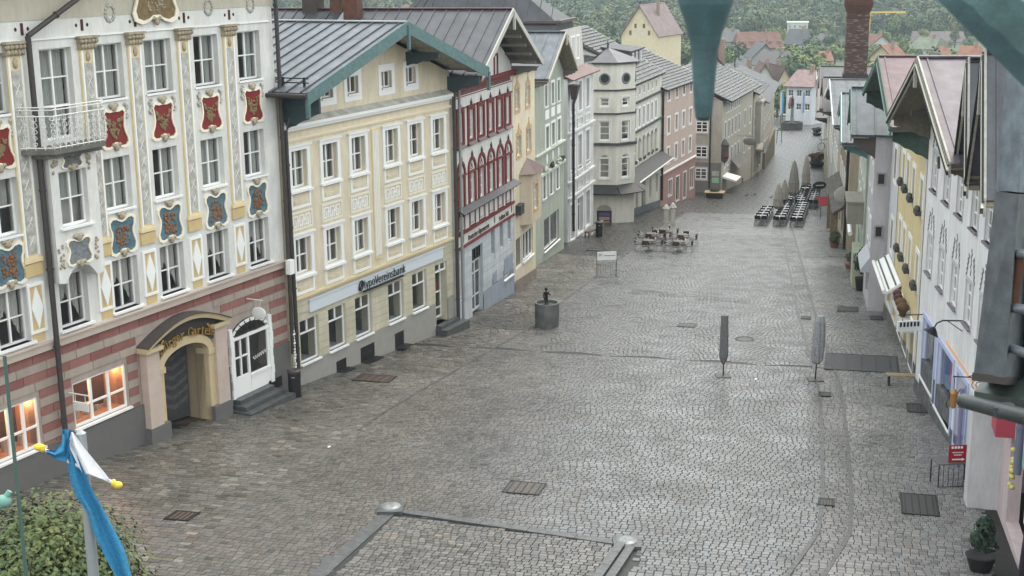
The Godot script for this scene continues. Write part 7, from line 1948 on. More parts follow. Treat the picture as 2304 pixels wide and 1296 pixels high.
func bench(p, turn, label, w, m):
	var o = thing("bench", label, "bench", p, turn)
	for j in 4:
		var b = MB.new(); b.bx(-w / 2, 0.44, -0.2 + j * 0.105, w / 2, 0.48, -0.11 + j * 0.105); pt(o, "slat", b, m)
	for s in [-1, 1]:
		var l = MB.new(); var x = s * (w / 2 - 0.12)
		l.bx(x - 0.03, -0.05, -0.19, x + 0.03, 0.44, -0.13); l.bx(x - 0.03, -0.05, 0.13, x + 0.03, 0.44, 0.19); l.bx(x - 0.03, 0.38, -0.13, x + 0.03, 0.44, 0.13); l.bx(x - 0.03, 0.02, -0.13, x + 0.03, 0.06, 0.13)
		pt(o, "leg", l, M.black)
# ---- café furniture
func make_chair(nm, label, group, seat_m, frame_m):
	var o = thing(nm, label, "chair", Vector3.ZERO, 0.0, group)
	var s = MB.new(); s.bx(-0.22, 0.42, -0.2, 0.22, 0.46, 0.22); pt(o, "seat", s, seat_m)
	var b = MB.new()
	for j in 6:
		var t = lerpf(-0.9, 0.9, j / 6.0); var t2 = lerpf(-0.9, 0.9, (j + 1) / 6.0)
		var a = Vector3(sin(t) * 0.26, 0, -cos(t) * 0.24 + 0.0); var c = Vector3(sin(t2) * 0.26, 0, -cos(t2) * 0.24 + 0.0)
		b.hexa([a + Vector3(0, 0.52, 0), c + Vector3(0, 0.52, 0), c * 1.06 + Vector3(0, 0.52, 0), a * 1.06 + Vector3(0, 0.52, 0), a + Vector3(0, 0.84, -0.02), c + Vector3(0, 0.84, -0.02), c * 1.06 + Vector3(0, 0.84, -0.02), a * 1.06 + Vector3(0, 0.84, -0.02)])
	pt(o, "backrest", b, seat_m)
	for x in [-0.21, 0.21]:
		for z in [-0.2, 0.2]:
			var l = MB.new(); l.tube(Vector3(x * 1.08, 0, z * 1.1), Vector3(x, 0.44, z), 0.016, 0.016, 6); pt(o, "leg", l, frame_m)
		var ar = MB.new(); ar.path([Vector3(x, 0.44, 0.2), Vector3(x * 1.15, 0.66, 0.18), Vector3(x * 1.2, 0.68, -0.02), Vector3(x * 1.05, 0.8, -0.22)], 0.016, 6); pt(o, "armrest", ar, frame_m)
	return o
func make_table(nm, label, group, top_m, frame_m, w = 0.7):
	var o = thing(nm, label, "table", Vector3.ZERO, 0.0, group)
	var t = MB.new(); t.bx(-w / 2, 0.71, -w / 2, w / 2, 0.74, w / 2); pt(o, "tabletop", t, top_m)
	var c = MB.new(); c.tube(Vector3(0, 0.03, 0), Vector3(0, 0.71, 0), 0.035, 0.03, 8); pt(o, "column", c, frame_m)
	for j in 4:
		var l = MB.new(); var a = PI / 4 + j * PI / 2
		l.beam(Vector3(0, 0.05, 0), Vector3(cos(a) * 0.36, 0.02, sin(a) * 0.36), 0.05, 0.03); pt(o, "foot", l, frame_m)
	return o
func parasol(px, py, h, r, label, m, lean = 0.0, kind = 0):
	var o = thing("closed_parasol", label, "parasol", gp(px, py))
	var b = MB.new(); b.bx(-0.3, 0, -0.3, 0.3, 0.07, 0.3); pt(o, "base_plate", b, M.darkm)
	var p = MB.new(); p.tube(Vector3(0, 0.05, 0), Vector3(lean, h, 0), 0.028, 0.025, 8); pt(o, "pole", p, M.iron if kind != 1 else M.chrome)
	var c = MB.new()
	var prof = [[0.04, 0.2], [r * 0.6, 0.25], [r, 0.33], [r * 0.97, 0.5], [r * 0.86, 0.8], [r * 0.8, 0.985], [0.02, 1.0]]
	if kind == 1: prof = [[r * 1.0, 0.34], [r * 0.7, 0.40], [r * 0.55, 0.6], [r * 0.7, 0.8], [r * 0.6, 0.88], [r * 1.1, 0.885], [r * 0.5, 0.97], [0.02, 1.0]]
	if kind == 2: prof = [[r * 0.5, 0.26], [r * 0.85, 0.30], [r, 0.45], [r * 0.95, 0.7], [r * 0.8, 0.9], [r * 0.5, 0.985], [0.02, 1.0]]
	if kind == 3: prof = [[r * 0.55, 0.24], [r, 0.33], [r * 0.9, 0.5], [r * 0.62, 0.78], [r * 0.3, 0.95], [0.02, 1.0]]
	var seg = 32
	for k in prof.size() - 1:
		for i in seg:
			var q = []
			for e in [[k, i], [k, i + 1], [k + 1, i + 1], [k + 1, i]]:
				var t = TAU * e[1] / seg
				var rr = prof[e[0]][0] * (1.0 + 0.13 * sin(t * 8.0 + prof[e[0]][1] * 5.0))
				q.append(Vector3(cos(t) * rr + lean * prof[e[0]][1], prof[e[0]][1] * h, -sin(t) * rr))
			c.quad(q[0], q[1], q[2], q[3])
	pt(o, "folded_canopy", c, m)
	var st = MB.new(); st.lathe([[r * 1.0, h * 0.52], [r * 1.03, h * 0.54], [r * 0.98, h * 0.56]], Vector3(lean * 0.54, 0, 0), 16); pt(o, "strap", st, m)
	return o
func cafe():
	parasol(1627, 848, 2.65, 0.17, "slim grey closed parasol standing alone in the roadway", M.fabricd)
	parasol(1834, 856, 2.75, 0.24, "thick light grey closed parasol beside the right gutter", mt(C(176, 178, 182), 0.9, "grain", 1.5), 0.12, 2)
	parasol(1498, 545, 2.7, 0.22, "shorter cream closed parasol among the wooden bistro chairs", M.fabricw, 0.0, 1)
	parasol(1513, 552, 3.0, 0.22, "taller cream closed parasol among the wooden bistro chairs", M.fabricw, 0.0, 1)
	parasol(1750, 488, 2.9, 0.42, "beige closed parasol in front of the black café tables", M.fabric, 0.0, 3)
	parasol(1764, 468, 2.7, 0.36, "narrow beige closed parasol behind another at the black tables", M.fabric, 0.0, 3)
	parasol(1784, 466, 4.4, 0.5, "tallest grey beige closed parasol amid the black café tables", mt(C(176, 171, 160), 0.9, "grain", 1.5), 0.0, 3)
	parasol(1812, 440, 4.2, 0.42, "tall pale closed parasol behind the black café tables", M.fabric, 0.0, 3)
	parasol(1728, 270, 4.6, 0.6, "closed cream parasol at the lower end of the street", M.fabricw, 0.0, 3)
	# wooden bistro chairs in two groups
	var cm = mt(C(84, 70, 58), 0.6, "grain", 3.0)
	var ch = make_chair("bistro_chair", "brown woven bistro chair with metal frame at the left kerb", "bistro chairs at the left kerb", cm, M.chrome)
	var tb = make_table("bistro_table", "small brown bistro table at the left kerb", "bistro tables at the left kerb", mt(C(96, 82, 70), 0.5, "grain", 2.0), M.iron)
	var n = 0
	for g in [[89.5, -12.9], [93.0, -13.2], [89.6, -10.9], [93.0, -11.0], [95.5, -12.6]]:
		var tp = AL(g[0], g[1], 0.02)
		if n == 0: tb.position = tp
		else: dup(tb, tp, 0.1 * n)
		for k in 4:
			var a = k * PI / 2 + 0.1
			var p = AL(g[0] + cos(a) * 0.72, g[1] + sin(a) * 0.72, 0.02)
			var d = tp - p
			var turn = atan2(d.x, d.z)
			if n == 0 and k == 0: ch.position = p; ch.rotation.y = turn
			else: dup(ch, p, turn)
		n += 1
	# black café tables, chairs tipped against them
	var bk = make_chair("cafe_chair", "black café chair with pale metal legs set at black tables", "black café chairs", M.black, M.chrome)
	var bt = make_table("cafe_table", "black café table with a wet shiny top", "black café tables", mt(C(34, 34, 38), 0.12), M.chrome, 0.75)
	n = 0
	var rows = [[108.4, -6.7, 4], [108.2, -5.25, 7], [108.0, -3.95, 7], [129.0, -5.6, 6], [128.0, -4.4, 8], [129.0, -3.3, 6]]
	for q in rows:
		for j in q[2]:
			var aa = q[0] + j * 2.7; var ll = q[1] - j * 0.02
			var tp = AL(aa, ll, 0.02)
			if n == 0: bt.position = tp; bt.rotation.y = -0.24
			else: dup(bt, tp, -0.24)
			for k in 4:
				var p = AL(aa + (-0.62 if k < 2 else 0.62), ll + (-0.27 if k % 2 else 0.27), 0.02)
				var turn = -0.24 + (PI if k < 2 else 0.0)
				if n == 0 and k == 0: bk.position = p; bk.rotation.y = turn
				else: dup(bk, p, turn)
			n += 1
func potplant(px, py, h, r, label, pot_m, leaf_m, conic = false):
	var o = thing("potted_plant", label, "plant", gp(px, py))
	var p = MB.new(); p.lathe([[r * 0.5, 0], [r * 0.75, h * 0.28], [r * 0.8, h * 0.3], [r * 0.66, h * 0.3], [0.0, h * 0.28]], Vector3.ZERO, 16); pt(o, "pot", p, pot_m)
	var c = pt(o, "foliage", leaf_crown(int(px), 900, 0.13, 1.0, 12 if conic else 9), leaf_m, Vector3(0, h * 0.66, 0))
	c.scale = Vector3(r, h * 0.42, r)
	return o
func right_details():
	var gl = mt(C(44, 58, 44), 0.85); var gl2 = mt(C(70, 80, 58), 0.85); var terra = mt(C(158, 96, 78), 0.8, "stain", 1.0)
	potplant(1935, 655, 2.6, 0.42, "tall dark green clipped conifer in a black pot", M.black, gl, true)
	potplant(1968, 692, 1.1, 0.35, "bushy plant in a dark pot by the shop door", M.darkm, gl2)
	potplant(1912, 605, 1.1, 0.42, "low plant in a square terracotta pot by the drainpipe", terra, gl2)
	potplant(1877, 558, 1.2, 0.45, "low plant in a terracotta pot before the beige house", terra, gl2)
	potplant(2205, 1285, 1.5, 0.5, "dark conifer with a small yellow toy in a black pot by the shop", M.black, mt(C(40, 58, 44), 0.85))
	potplant(1838, 375, 2.0, 1.4, "brown shrubs in a round planter at the right of the street", mt(C(70, 56, 50), 0.8), mt(C(96, 62, 52), 0.85))
	potplant(1838, 305, 1.6, 1.2, "dark shrub tub down the right side", M.darkm, gl)
	potplant(1820, 278, 1.6, 1.6, "dark shrubs to the right of the fountain", M.darkm, gl)
	potplant(1733, 272, 1.8, 1.3, "dark bush left of the fountain", M.darkm, gl)
	# fountain with a figure on a column
	var fp = gp(1781, 292)
	var f = thing("fountain", "dark stone fountain basin with a statue on a column", "fountain", fp)
	var b = MB.new(); b.lathe([[2.0, -0.5], [2.1, 0.0], [2.15, 1.3], [2.2, 1.5], [1.9, 1.5], [1.9, 1.2], [0.0, 1.2]], Vector3.ZERO, 12); pt(f, "basin", b, mt(C(70, 68, 62), 0.7, "stain", 0.6))
	var c = MB.new(); c.lathe([[0.5, 1.2], [0.4, 2.0], [0.3, 2.4], [0.28, 4.2], [0.4, 4.4], [0.0, 4.5]], Vector3.ZERO, 10); pt(f, "column", c, M.stone)
	var s = MB.new(); s.lathe([[0.3, 4.5], [0.34, 5.0], [0.26, 5.6], [0.32, 5.9], [0.1, 6.1], [0.16, 6.25], [0.12, 6.4], [0.0, 6.5]], Vector3.ZERO, 10); pt(f, "statue", s, M.bronze)
	# two tall banners by the fountain
	for q in [[1757, 285], [1804, 283]]:
		var o = thing("banner_pole", "white and blue banner on a pole beside the fountain", "banner", gp(q[0], q[1]), 0.0, "banner poles beside the fountain")
		var p = MB.new(); p.tube(Vector3(0, 0, 0), Vector3(0, 7.0, 0), 0.07, 0.05, 8); pt(o, "pole", p, M.chrome)
		var fl = MB.new(); fl.bx(-0.35, 2.6, 0.04, 0.0, 6.8, 0.07); pt(o, "white_half", fl, M.fabricw)
		var f2 = MB.new(); f2.bx(0.0, 2.6, 0.04, 0.35, 6.8, 0.07); pt(o, "blue_half", f2, mt(C(70, 128, 176), 0.9))
	# bicycle rack arch and lamp posts
	var lp = thing("street_lamp", "thin dark lamp post on the left down the street", "lamp", gp(1708, 340))
	var lm = MB.new(); lm.tube(Vector3(0, 0, 0), Vector3(0, 5.5, 0), 0.07, 0.05, 8); pt(lp, "post", lm, M.iron)
	var lh = MB.new(); lh.lathe([[0.05, 5.4], [0.4, 5.6], [0.1, 5.9], [0.0, 6.0]], Vector3.ZERO, 12); pt(lp, "lamp_head", lh, M.iron)
	var ra = thing("hoop_rack", "arched metal hoop standing in the roadway", "rack", gp(1753, 322))
	var rm = MB.new(); rm.path([Vector3(-0.4, 0, 0), Vector3(-0.35, 2.0, 0), Vector3(0, 2.5, 0), Vector3(0.35, 2.0, 0), Vector3(0.4, 0, 0)], 0.06, 6); rm.tube(Vector3(-3.5, 2.1, 0), Vector3(2.6, 2.1, 0), 0.04, 0.04, 5); pt(ra, "hoop", rm, M.iron)
	var sh = thing("glass_shelter", "row of thin arched glass posts at the lower left house", "shelter", gp(1722, 360))
	var sm = MB.new()
	for k in 2: sm.path([Vector3(k * 1.6 - 1.6, 0, 0), Vector3(k * 1.6 - 1.6, 4.6, 0), Vector3(k * 1.6 - 2.2, 5.2, 0)], 0.07, 6)
	sm.path([Vector3(-2.4, 0, -4), Vector3(-2.4, 4.8, -4), Vector3(0, 5.2, -4)], 0.07, 6); sm.tube(Vector3(-1.6, 4.8, 0), Vector3(-1.6, 4.8, -4), 0.05, 0.05, 5); pt(sh, "frame", sm, M.chrome)
	var sg = MB.new(); sg.quad(Vector3(-1.6, 0.2, 0), Vector3(0, 0.2, 0), Vector3(0, 4.4, 0), Vector3(-1.6, 4.4, 0)); pt(sh, "pane", sg, mt(C(180, 196, 192), 0.05, "", 0.3, {"alpha": 0.25}))
	# oval shop sign, ring sign and dark oval sign hanging over the footway
	var o = thing("oval_sign", "pale oval hanging sign with a black figure above the shingled canopy", "sign", at_d(1905, 437, 95), 0.25)
	var m = MB.new(); m.sph(Vector3.ZERO, Vector3(0.95, 0.6, 0.06), 20, 12); pt(o, "plate", m, mt(C(190, 190, 182), 0.6))
	var g = MB.new(); g.tube(Vector3(-0.05, -0.3, 0.07), Vector3(0.0, 0.1, 0.07), 0.05, 0.05, 5); g.sph(Vector3(0.03, 0.22, 0.06), Vector3(0.08, 0.09, 0.03), 7, 5); g.tube(Vector3(0.0, 0.0, 0.07), Vector3(0.2, -0.16, 0.07), 0.04, 0.04, 5); g.tube(Vector3(-0.04, -0.28, 0.07), Vector3(-0.2, -0.36, 0.07), 0.04, 0.04, 5); pt(o, "black_figure", g, M.black)
	var br = MB.new(); br.tube(Vector3(0.9, 0.2, 0), Vector3(1.6, 0.2, -0.2), 0.04, 0.04, 5); br.tube(Vector3(0.9, -0.2, 0), Vector3(1.6, -0.2, -0.2), 0.04, 0.04, 5); pt(o, "bracket", br, M.chrome)
	var d = thing("dark_oval_sign", "black oval sign hanging near the black café tables", "sign", at_d(1844, 417, 128), 0.25)
	m = MB.new(); m.sph(Vector3.ZERO, Vector3(0.7, 0.36, 0.05), 18, 10); m.tube(Vector3(0.6, 0.2, 0), Vector3(1.4, 0.2, 0), 0.03, 0.03, 5); pt(d, "plate", m, M.black)
	m = MB.new(); m.bx(-0.4, -0.02, 0.05, 0.4, 0.04, 0.06); pt(d, "line", m, M.white)
	d = thing("ring_sign", "round gilt ring sign hanging over the right footway", "sign", at_d(1848, 330, 150), 0.25)
	m = MB.new()
	for j in 20:
		var t = TAU * j / 20; var t2 = TAU * (j + 1) / 20
		m.tube(Vector3(cos(t) * 0.42, sin(t) * 0.42, 0), Vector3(cos(t2) * 0.42, sin(t2) * 0.42, 0), 0.05, 0.05, 5)
	pt(d, "ring", m, mt(C(150, 142, 120), 0.5, "", 0.3, {"metal": 0.3}))
	m = MB.new(); m.tube(Vector3(0, 0.42, 0), Vector3(0, 0.75, 0), 0.03, 0.03, 5); m.tube(Vector3(-0.2, 0.72, 0), Vector3(0.9, 0.8, 0), 0.04, 0.04, 5); pt(d, "arm", m, M.gold)
	# red shop banner
	d = thing("red_awning", "small red awning over a shop door on the right", "awning", at_d(1853, 452, 116), 0.3)
	m = MB.new(); m.slab(Vector3(-0.5, -0.3, 0.5), Vector3(0.45, -0.3, 0.5), Vector3(0.45, 0.3, -0.3), Vector3(-0.5, 0.3, -0.3), 0.05); pt(d, "cloth", m, mt(C(150, 44, 54), 0.85)); m = MB.new(); m.tube(Vector3(-0.5, -0.3, 0.5), Vector3(-0.5, -2.0, 0.4), 0.03, 0.03, 5); pt(d, "post", m, M.iron)
	# wall lamp on the white house
	var lp2 = thing("wall_lamp", "black shaded wall lamp on the white house", "lamp", Vector3(14.6, 1.35, -43.4))
	m = MB.new(); m.path([Vector3(0.1, 0, 0), Vector3(-0.55, 0.02, 0.0), Vector3(-0.75, -0.06, 0.02), Vector3(-0.85, -0.25, 0.02)], 0.025, 6); m.tube(Vector3(0.1, -0.35, 0), Vector3(-0.4, 0.0, 0), 0.015, 0.015, 5); pt(lp2, "arm", m, M.black)
	m = MB.new(); m.lathe([[0.03, 0.12], [0.07, 0.1], [0.28, -0.12], [0.26, -0.12], [0.0, 0.05]], Vector3.ZERO, 16)
	var sd = pt(lp2, "shade", m, M.black, Vector3(-0.88, -0.3, 0.02)); sd.rotation.z = -0.5
	# gilded guild sign
	var gs = thing("guild_sign", "gilded lantern shaped guild sign with wrought iron scrolls", "sign", at_d(2145, 898, 42.0))
	m = MB.new(); m.lathe([[0.02, -0.3], [0.1, -0.25], [0.12, 0.2], [0.06, 0.3], [0.0, 0.34]], Vector3.ZERO, 10); pt(gs, "lantern", m, mt(C(168, 122, 72), 0.5, "", 0.3, {"metal": 0.4}))
	m = MB.new()
	m.tube(Vector3(0, 0.3, 0), Vector3(0, 0.75, 0), 0.015, 0.015, 5); m.tube(Vector3(-0.05, 0.72, 0), Vector3(1.4, 0.66, 0.1), 0.02, 0.02, 5); m.tube(Vector3(0.4, 0.7, 0), Vector3(1.4, 1.1, 0.1), 0.015, 0.015, 5)
	for j in 26:
		var t = j * 0.45; var t2 = (j + 1) * 0.45
		m.tube(Vector3(0.75 + cos(t) * (0.05 + j * 0.009), 0.48 + sin(t) * (0.05 + j * 0.006), 0.05), Vector3(0.75 + cos(t2) * (0.05 + (j + 1) * 0.009), 0.48 + sin(t2) * (0.05 + (j + 1) * 0.006), 0.05), 0.012, 0.012, 4)
	for s2 in [-1, 1]:
		for j in 10: m.tube(Vector3(s2 * (0.16 + 0.05 * sin(j * 0.7)), -0.28 + j * 0.06, 0), Vector3(s2 * (0.16 + 0.05 * sin((j + 1) * 0.7)), -0.22 + j * 0.06, 0), 0.014, 0.014, 4)
	pt(gs, "iron_scrolls", m, M.iron)
	# small price board over the shop
	var pb = thing("projecting_sign", "white projecting shop sign with dark letters at the yellow house", "sign", at_d(2047, 733, 53.0), 0.15)
	m = MB.new(); m.bx(-0.5, -0.2, -0.04, 0.5, 0.2, 0.04); pt(pb, "board", m, M.white); m = MB.new()
	for j in 6: m.bx(-0.42 + j * 0.14, -0.02, 0.04, -0.34 + j * 0.14, 0.16, 0.05)
	pt(pb, "letters", m, M.black); m = MB.new(); m.tube(Vector3(-0.5, 0.45, 0), Vector3(1.0, 0.4, 0), 0.02, 0.02, 5); m.tube(Vector3(-0.3, 0.45, 0), Vector3(-0.3, 0.2, 0), 0.012, 0.012, 4); m.tube(Vector3(0.3, 0.43, 0), Vector3(0.3, 0.2, 0), 0.012, 0.012, 4); pt(pb, "bracket", m, M.iron)
	# red sign on a wire table
	var p = gp(2140, 1090)
	var t0 = thing("wire_table", "black wire table on the right footway under a red sign", "table", p, 0.1)
	m = MB.new(); m.bx(-0.6, 0.78, -0.35, 0.6, 0.81, 0.35); pt(t0, "tabletop", m, mt(C(86, 88, 88), 0.5))
	for x in [-0.55, 0.55]:
		for z in [-0.3, 0.3]:
			m = MB.new(); m.tube(Vector3(x, 0, z), Vector3(x, 0.78, z), 0.02, 0.02, 6); pt(t0, "leg", m, M.black)
	for j in 6:
		m = MB.new(); m.tube(Vector3(-0.4 + j * 0.16, 0.05, 0.3), Vector3(-0.4 + j * 0.16, 0.76, 0.3), 0.01, 0.01, 4); pt(t0, "wire", m, M.black)
	m = MB.new(); m.tube(Vector3(-0.55, 0.05, 0.3), Vector3(0.55, 0.05, 0.3), 0.015, 0.015, 5); pt(t0, "rail", m, M.black)
	var rs = thing("red_sign", "dark red sign with white lettering and an arrow", "sign", p + Vector3(0.1, 0.81, 0.2), 0.05)
	m = MB.new(); m.bx(-0.31, 0, -0.015, 0.31, 0.55, 0.015); pt(rs, "board", m, mt(C(150, 22, 44), 0.6))
	m = MB.new(); m.bx(-0.34, -0.03, -0.02, 0.34, 0.0, 0.02); pt(rs, "foot", m, mt(C(190, 150, 130), 0.7))
	m = MB.new()
	for q in [[-0.24, 0.44, 0.22, 0.075], [-0.2, 0.3, 0.36, 0.03], [-0.15, 0.22, 0.28, 0.03]]:
		for j in int(q[2] / 0.05): m.bx(q[0] + j * 0.05 * (1.9 if q[3] > 0.05 else 1.0), q[1], 0.015, q[0] + j * 0.05 * (1.9 if q[3] > 0.05 else 1.0) + 0.036 * (1.9 if q[3] > 0.05 else 1.0), q[1] + q[3], 0.02)
	pt(rs, "white_lettering", m, M.white)
	m = MB.new(); m.extr(PackedVector2Array([Vector2(-0.2, 0.07), Vector2(0.1, 0.07), Vector2(0.1, 0.04), Vector2(0.2, 0.09), Vector2(0.1, 0.14), Vector2(0.1, 0.11), Vector2(-0.2, 0.11)]), 0.015, 0.02); pt(rs, "arrow", m, M.white)
	# pink and cream shop house close to the camera
	var ws = [[4.6, -2.3, 3.6, 2.6, {"d": 0.5, "cols": 2, "bars": [], "gm": M.shopglass, "nm": "shop_window", "fm": M.white, "cur": 0}], [9.2, 1.8, 1.2, 1.7, {"d": 0.2, "bars": [0.5], "sur": 0.25, "sm": mt(C(150, 84, 84), 0.8)}], [12.2, 1.8, 1.2, 1.7, {"d": 0.2, "bars": [0.5], "sur": 0.25, "sm": mt(C(150, 84, 84), 0.8)}]]
	var H = gable_house("pink_shop_house", "pinkish shop house with a pale pillar and green shop fascia", 14.25, -38.33, 13.0, -1, -1.0, 17.0, 7.2, 8.2, 10.0, wallm(206, 190, 192), ws, {"flat": true})
	m = MB.new(); m.slab(Vector3(-1.0, 7.3, 0.0), Vector3(17.2, 7.3, 0.0), Vector3(17.2, 9.4, -5), Vector3(-1.0, 9.4, -5), 0.15); pt(H, "roof", m, M.slate)
	m = MB.new(); m.bx(0.0, -3.4, 0.0, 0.9, 0.6, 0.85); pt(H, "pillar", m, wallm(206, 206, 208))
	var st4 = [[0.06, 0.07, 0.0, M.black], [0.2, 0.07, 0.01, mt(C(214, 212, 196), 0.7)], [0.32, 0.07, 0.02, M.black]]
	for gq in [[-1.9, 7.0, 0.1, 10.2, 2.1, 7.0], [2.0, 7.3, 4.2, 10.7, 6.4, 7.3]]:
		groof(H, Vector2(gq[0], gq[1]), Vector2(gq[2], gq[3]), Vector2(gq[4], gq[5]), 1.5, 9.0, {"rm": M.zincd, "sm": mt(C(150, 142, 122), 0.8, "grain", 0.8), "bm": mt(C(196, 194, 182), 0.7, "grain", 1.0), "strip": st4, "bh": 0.45, "pend": 1.6, "seam": 1.2})
	m = MB.new(); m.bx(6.6, 0.75, 0, 13.0, 1.15, 0.25); pt(H, "green_fascia", m, mt(C(112, 168, 154), 0.6))
	m = MB.new(); m.bx(2.8, -2.3, -1.6, 6.4, 0.3, -1.55); pt(H, "display_back", m, wallm(226, 190, 170))
	m = MB.new(); m.bx(2.3, 0.3, 0, 3.3, 1.2, 0.5); pt(H, "red_lantern_box", m, mt(C(160, 62, 76), 0.7))
	for j in 12:
		m = MB.new(); var y = -2.6 + j * 0.42
		m.bx(10.4 + 0.25 * (j % 2), y, 0, 11.6, y + 0.38, 0.06); pt(H, "quoin", m, wallm(196, 188, 164) if j % 2 else wallm(138, 138, 140))
	pipe(H, [Vector3(6.3, 0.4, 0.3), Vector3(6.2, 2.2, 0.3), Vector3(6.2, 4.9, 0.4)], 0.1, mt(C(92, 98, 116), 0.5))
	pipe(H, [Vector3(9.4, -2.4, 0.55), Vector3(10.6, 1.4, 0.55), Vector3(10.6, 4.9, 0.5)], 0.1, mt(C(40, 34, 44), 0.5))
	m = MB.new()
	for j in 14: m.sph(Vector3(5.4 + 0.1 * sin(j * 2.0), 0.15 + 0.05 * j * cos(j), 0.3 + 0.04 * sin(j * 3.1)), Vector3(0.07, 0.07, 0.07), 6, 5)
	pt(H, "hanging_flowers", m, mt(C(186, 176, 96), 0.85))
func foreground():
	# house that carries the camera: the end of its own gable
	var oh = thing("teal_gable_end", "teal painted bargeboards and hanging pendant of the nearest gable", "gable", at_d(1590, 400, 2.5) * Vector3(1, 0, 1))
	var P = func(x, y, d): return at_d(x, y, d) - oh.position
	var tl = mt(C(100, 134, 136), 0.55, "grain", 3.0); var td = mt(C(82, 114, 120), 0.55, "grain", 3.0)
	var b = MB.new()
	b.hexa([P.call(2090, -20, 2.4), P.call(2330, 222, 2.4), P.call(2330, 222, 2.7), P.call(2090, -20, 2.7), P.call(2140, -30, 2.4), P.call(2330, 132, 2.4), P.call(2330, 132, 2.7), P.call(2140, -30, 2.7)])
	pt(oh, "bargeboard", b, td)
	b = MB.new()
	var prof = []
	for j in 13:
		var t = j / 12.0
		prof.append([lerpf(2138, 2345, t), lerpf(-25, 158, t) + 5.0 * sin(j * 1.6)])
	for j in 12:
		var q = prof[j]; var w = prof[j + 1]
		b.hexa([P.call(q[0], q[1], 2.25), P.call(w[0], w[1], 2.25), P.call(w[0], w[1], 2.3), P.call(q[0], q[1], 2.3), P.call(q[0] + 75, q[1] - 95, 2.25), P.call(w[0] + 75, w[1] - 95, 2.25), P.call(w[0] + 75, w[1] - 95, 2.3), P.call(q[0] + 75, q[1] - 95, 2.3)])
	pt(oh, "carved_board", b, tl)
	b = MB.new(); b.hexa([P.call(2260, -40, 2.1), P.call(2360, 60, 2.1), P.call(2360, 60, 2.2), P.call(2260, -40, 2.2), P.call(2400, -160, 2.1), P.call(2460, -60, 2.1), P.call(2460, -60, 2.2), P.call(2400, -160, 2.2)]); pt(oh, "soffit_board", b, mt(C(160, 172, 168), 0.6))
	b = MB.new()
	var pc = P.call(1588, 0, 2.5)
	var k = 2.5 / FPX
	b.lathe([[0.0, -264 * k], [12 * k, -263 * k], [18 * k, -255 * k], [22 * k, -225 * k], [26 * k, -160 * k], [30 * k, -110 * k], [37 * k, -75 * k], [48 * k, -40 * k], [60 * k, -8 * k], [70 * k, 40 * k], [72 * k, 480 * k]], pc, 16)
	pt(oh, "pendant", b, td)
	# zinc clad eave box, gutter and pipe of the neighbouring house
	var zb = at_d(2240, 860, 14.0)
	var z = thing("zinc_eave_box", "grey zinc clad box above a dark gutter at the neighbouring eave", "eave", zb)
	var Q = func(x, y, d): return at_d(x, y, d) - zb
	b = MB.new(); b.hexa([Q.call(2191, 840, 14.0), Q.call(2262, 850, 13.6), Q.call(2300, 850, 14.6), Q.call(2232, 840, 15.0), Q.call(2240, 430, 14.0), Q.call(2292, 437, 13.6), Q.call(2330, 437, 14.6), Q.call(2280, 430, 15.0)]); pt(z, "lower_cladding", b, mt(C(104, 110, 116), 0.5, "stain", 0.8, {"metal": 0.2}))
	b = MB.new(); b.hexa([Q.call(2240, 426, 14.0), Q.call(2292, 433, 13.6), Q.call(2330, 433, 14.6), Q.call(2280, 426, 15.0), Q.call(2266, 150, 14.0), Q.call(2312, 190, 13.6), Q.call(2350, 190, 14.6), Q.call(2300, 150, 15.0)]); pt(z, "upper_cladding", b, mt(C(128, 140, 150), 0.45, "stain", 0.8, {"metal": 0.2}))
	b = MB.new(); b.hexa([Q.call(2186, 856, 14.0), Q.call(2262, 866, 13.6), Q.call(2300, 866, 14.6), Q.call(2228, 856, 15.0), Q.call(2188, 838, 14.0), Q.call(2264, 848, 13.6), Q.call(2302, 848, 14.6), Q.call(2230, 838, 15.0)]); pt(z, "base_flashing", b, M.darkm)
	b = MB.new(); b.tube(Q.call(2168, 902, 14.0), Q.call(2330, 944, 12.6), 0.075, 0.08, 12); pt(z, "gutter", b, mt(C(62, 70, 70), 0.45, "stain", 1.0))
	b = MB.new(); b.tube(Q.call(2258, 912, 13.2), Q.call(2261, 936, 13.2), 0.1, 0.1, 12); pt(z, "gutter_bracket", b, M.slate)
	b = MB.new(); b.hexa([Q.call(2192, 905, 14.6), Q.call(2330, 935, 13.4), Q.call(2340, 880, 14.0), Q.call(2215, 868, 15.2), Q.call(2192, 880, 14.6), Q.call(2330, 905, 13.4), Q.call(2340, 850, 14.0), Q.call(2215, 850, 15.2)]); pt(z, "roof_edge", b, mt(C(74, 86, 82), 0.5, "stain", 0.8))
	b = MB.new(); b.hexa([Q.call(2270, 845, 14.8), Q.call(2340, 860, 14.2), Q.call(2340, 860, 16), Q.call(2280, 845, 16), Q.call(2296, 540, 14.8), Q.call(2340, 540, 14.2), Q.call(2340, 540, 16), Q.call(2306, 540, 16)]); pt(z, "glazed_dormer", b, mt(C(96, 116, 116), 0.15, "stain", 1.0))
	for q in [[2266, 780, 2320, 800], [2268, 690, 2320, 700], [2280, 570, 2320, 574]]:
		b = MB.new(); b.tube(Q.call(q[0], q[1], 13.8), Q.call(q[2], q[3], 13.4), 0.05, 0.05, 8); pt(z, "rail", b, M.zinc)
	b = MB.new(); b.tube(Q.call(2294, 575, 13.7), Q.call(2278, 700, 13.7), 0.05, 0.05, 8); pt(z, "post", b, M.copper)
	# flag on its pole
	var fd = 15.0
	var top = at_d(150, 965, fd)
	var base = Vector3(top.x + 0.15, gy(top.x, top.z), top.z)
	var fl = thing("flagpole", "grey flagpole rising in front of the tavern house", "flagpole", base)
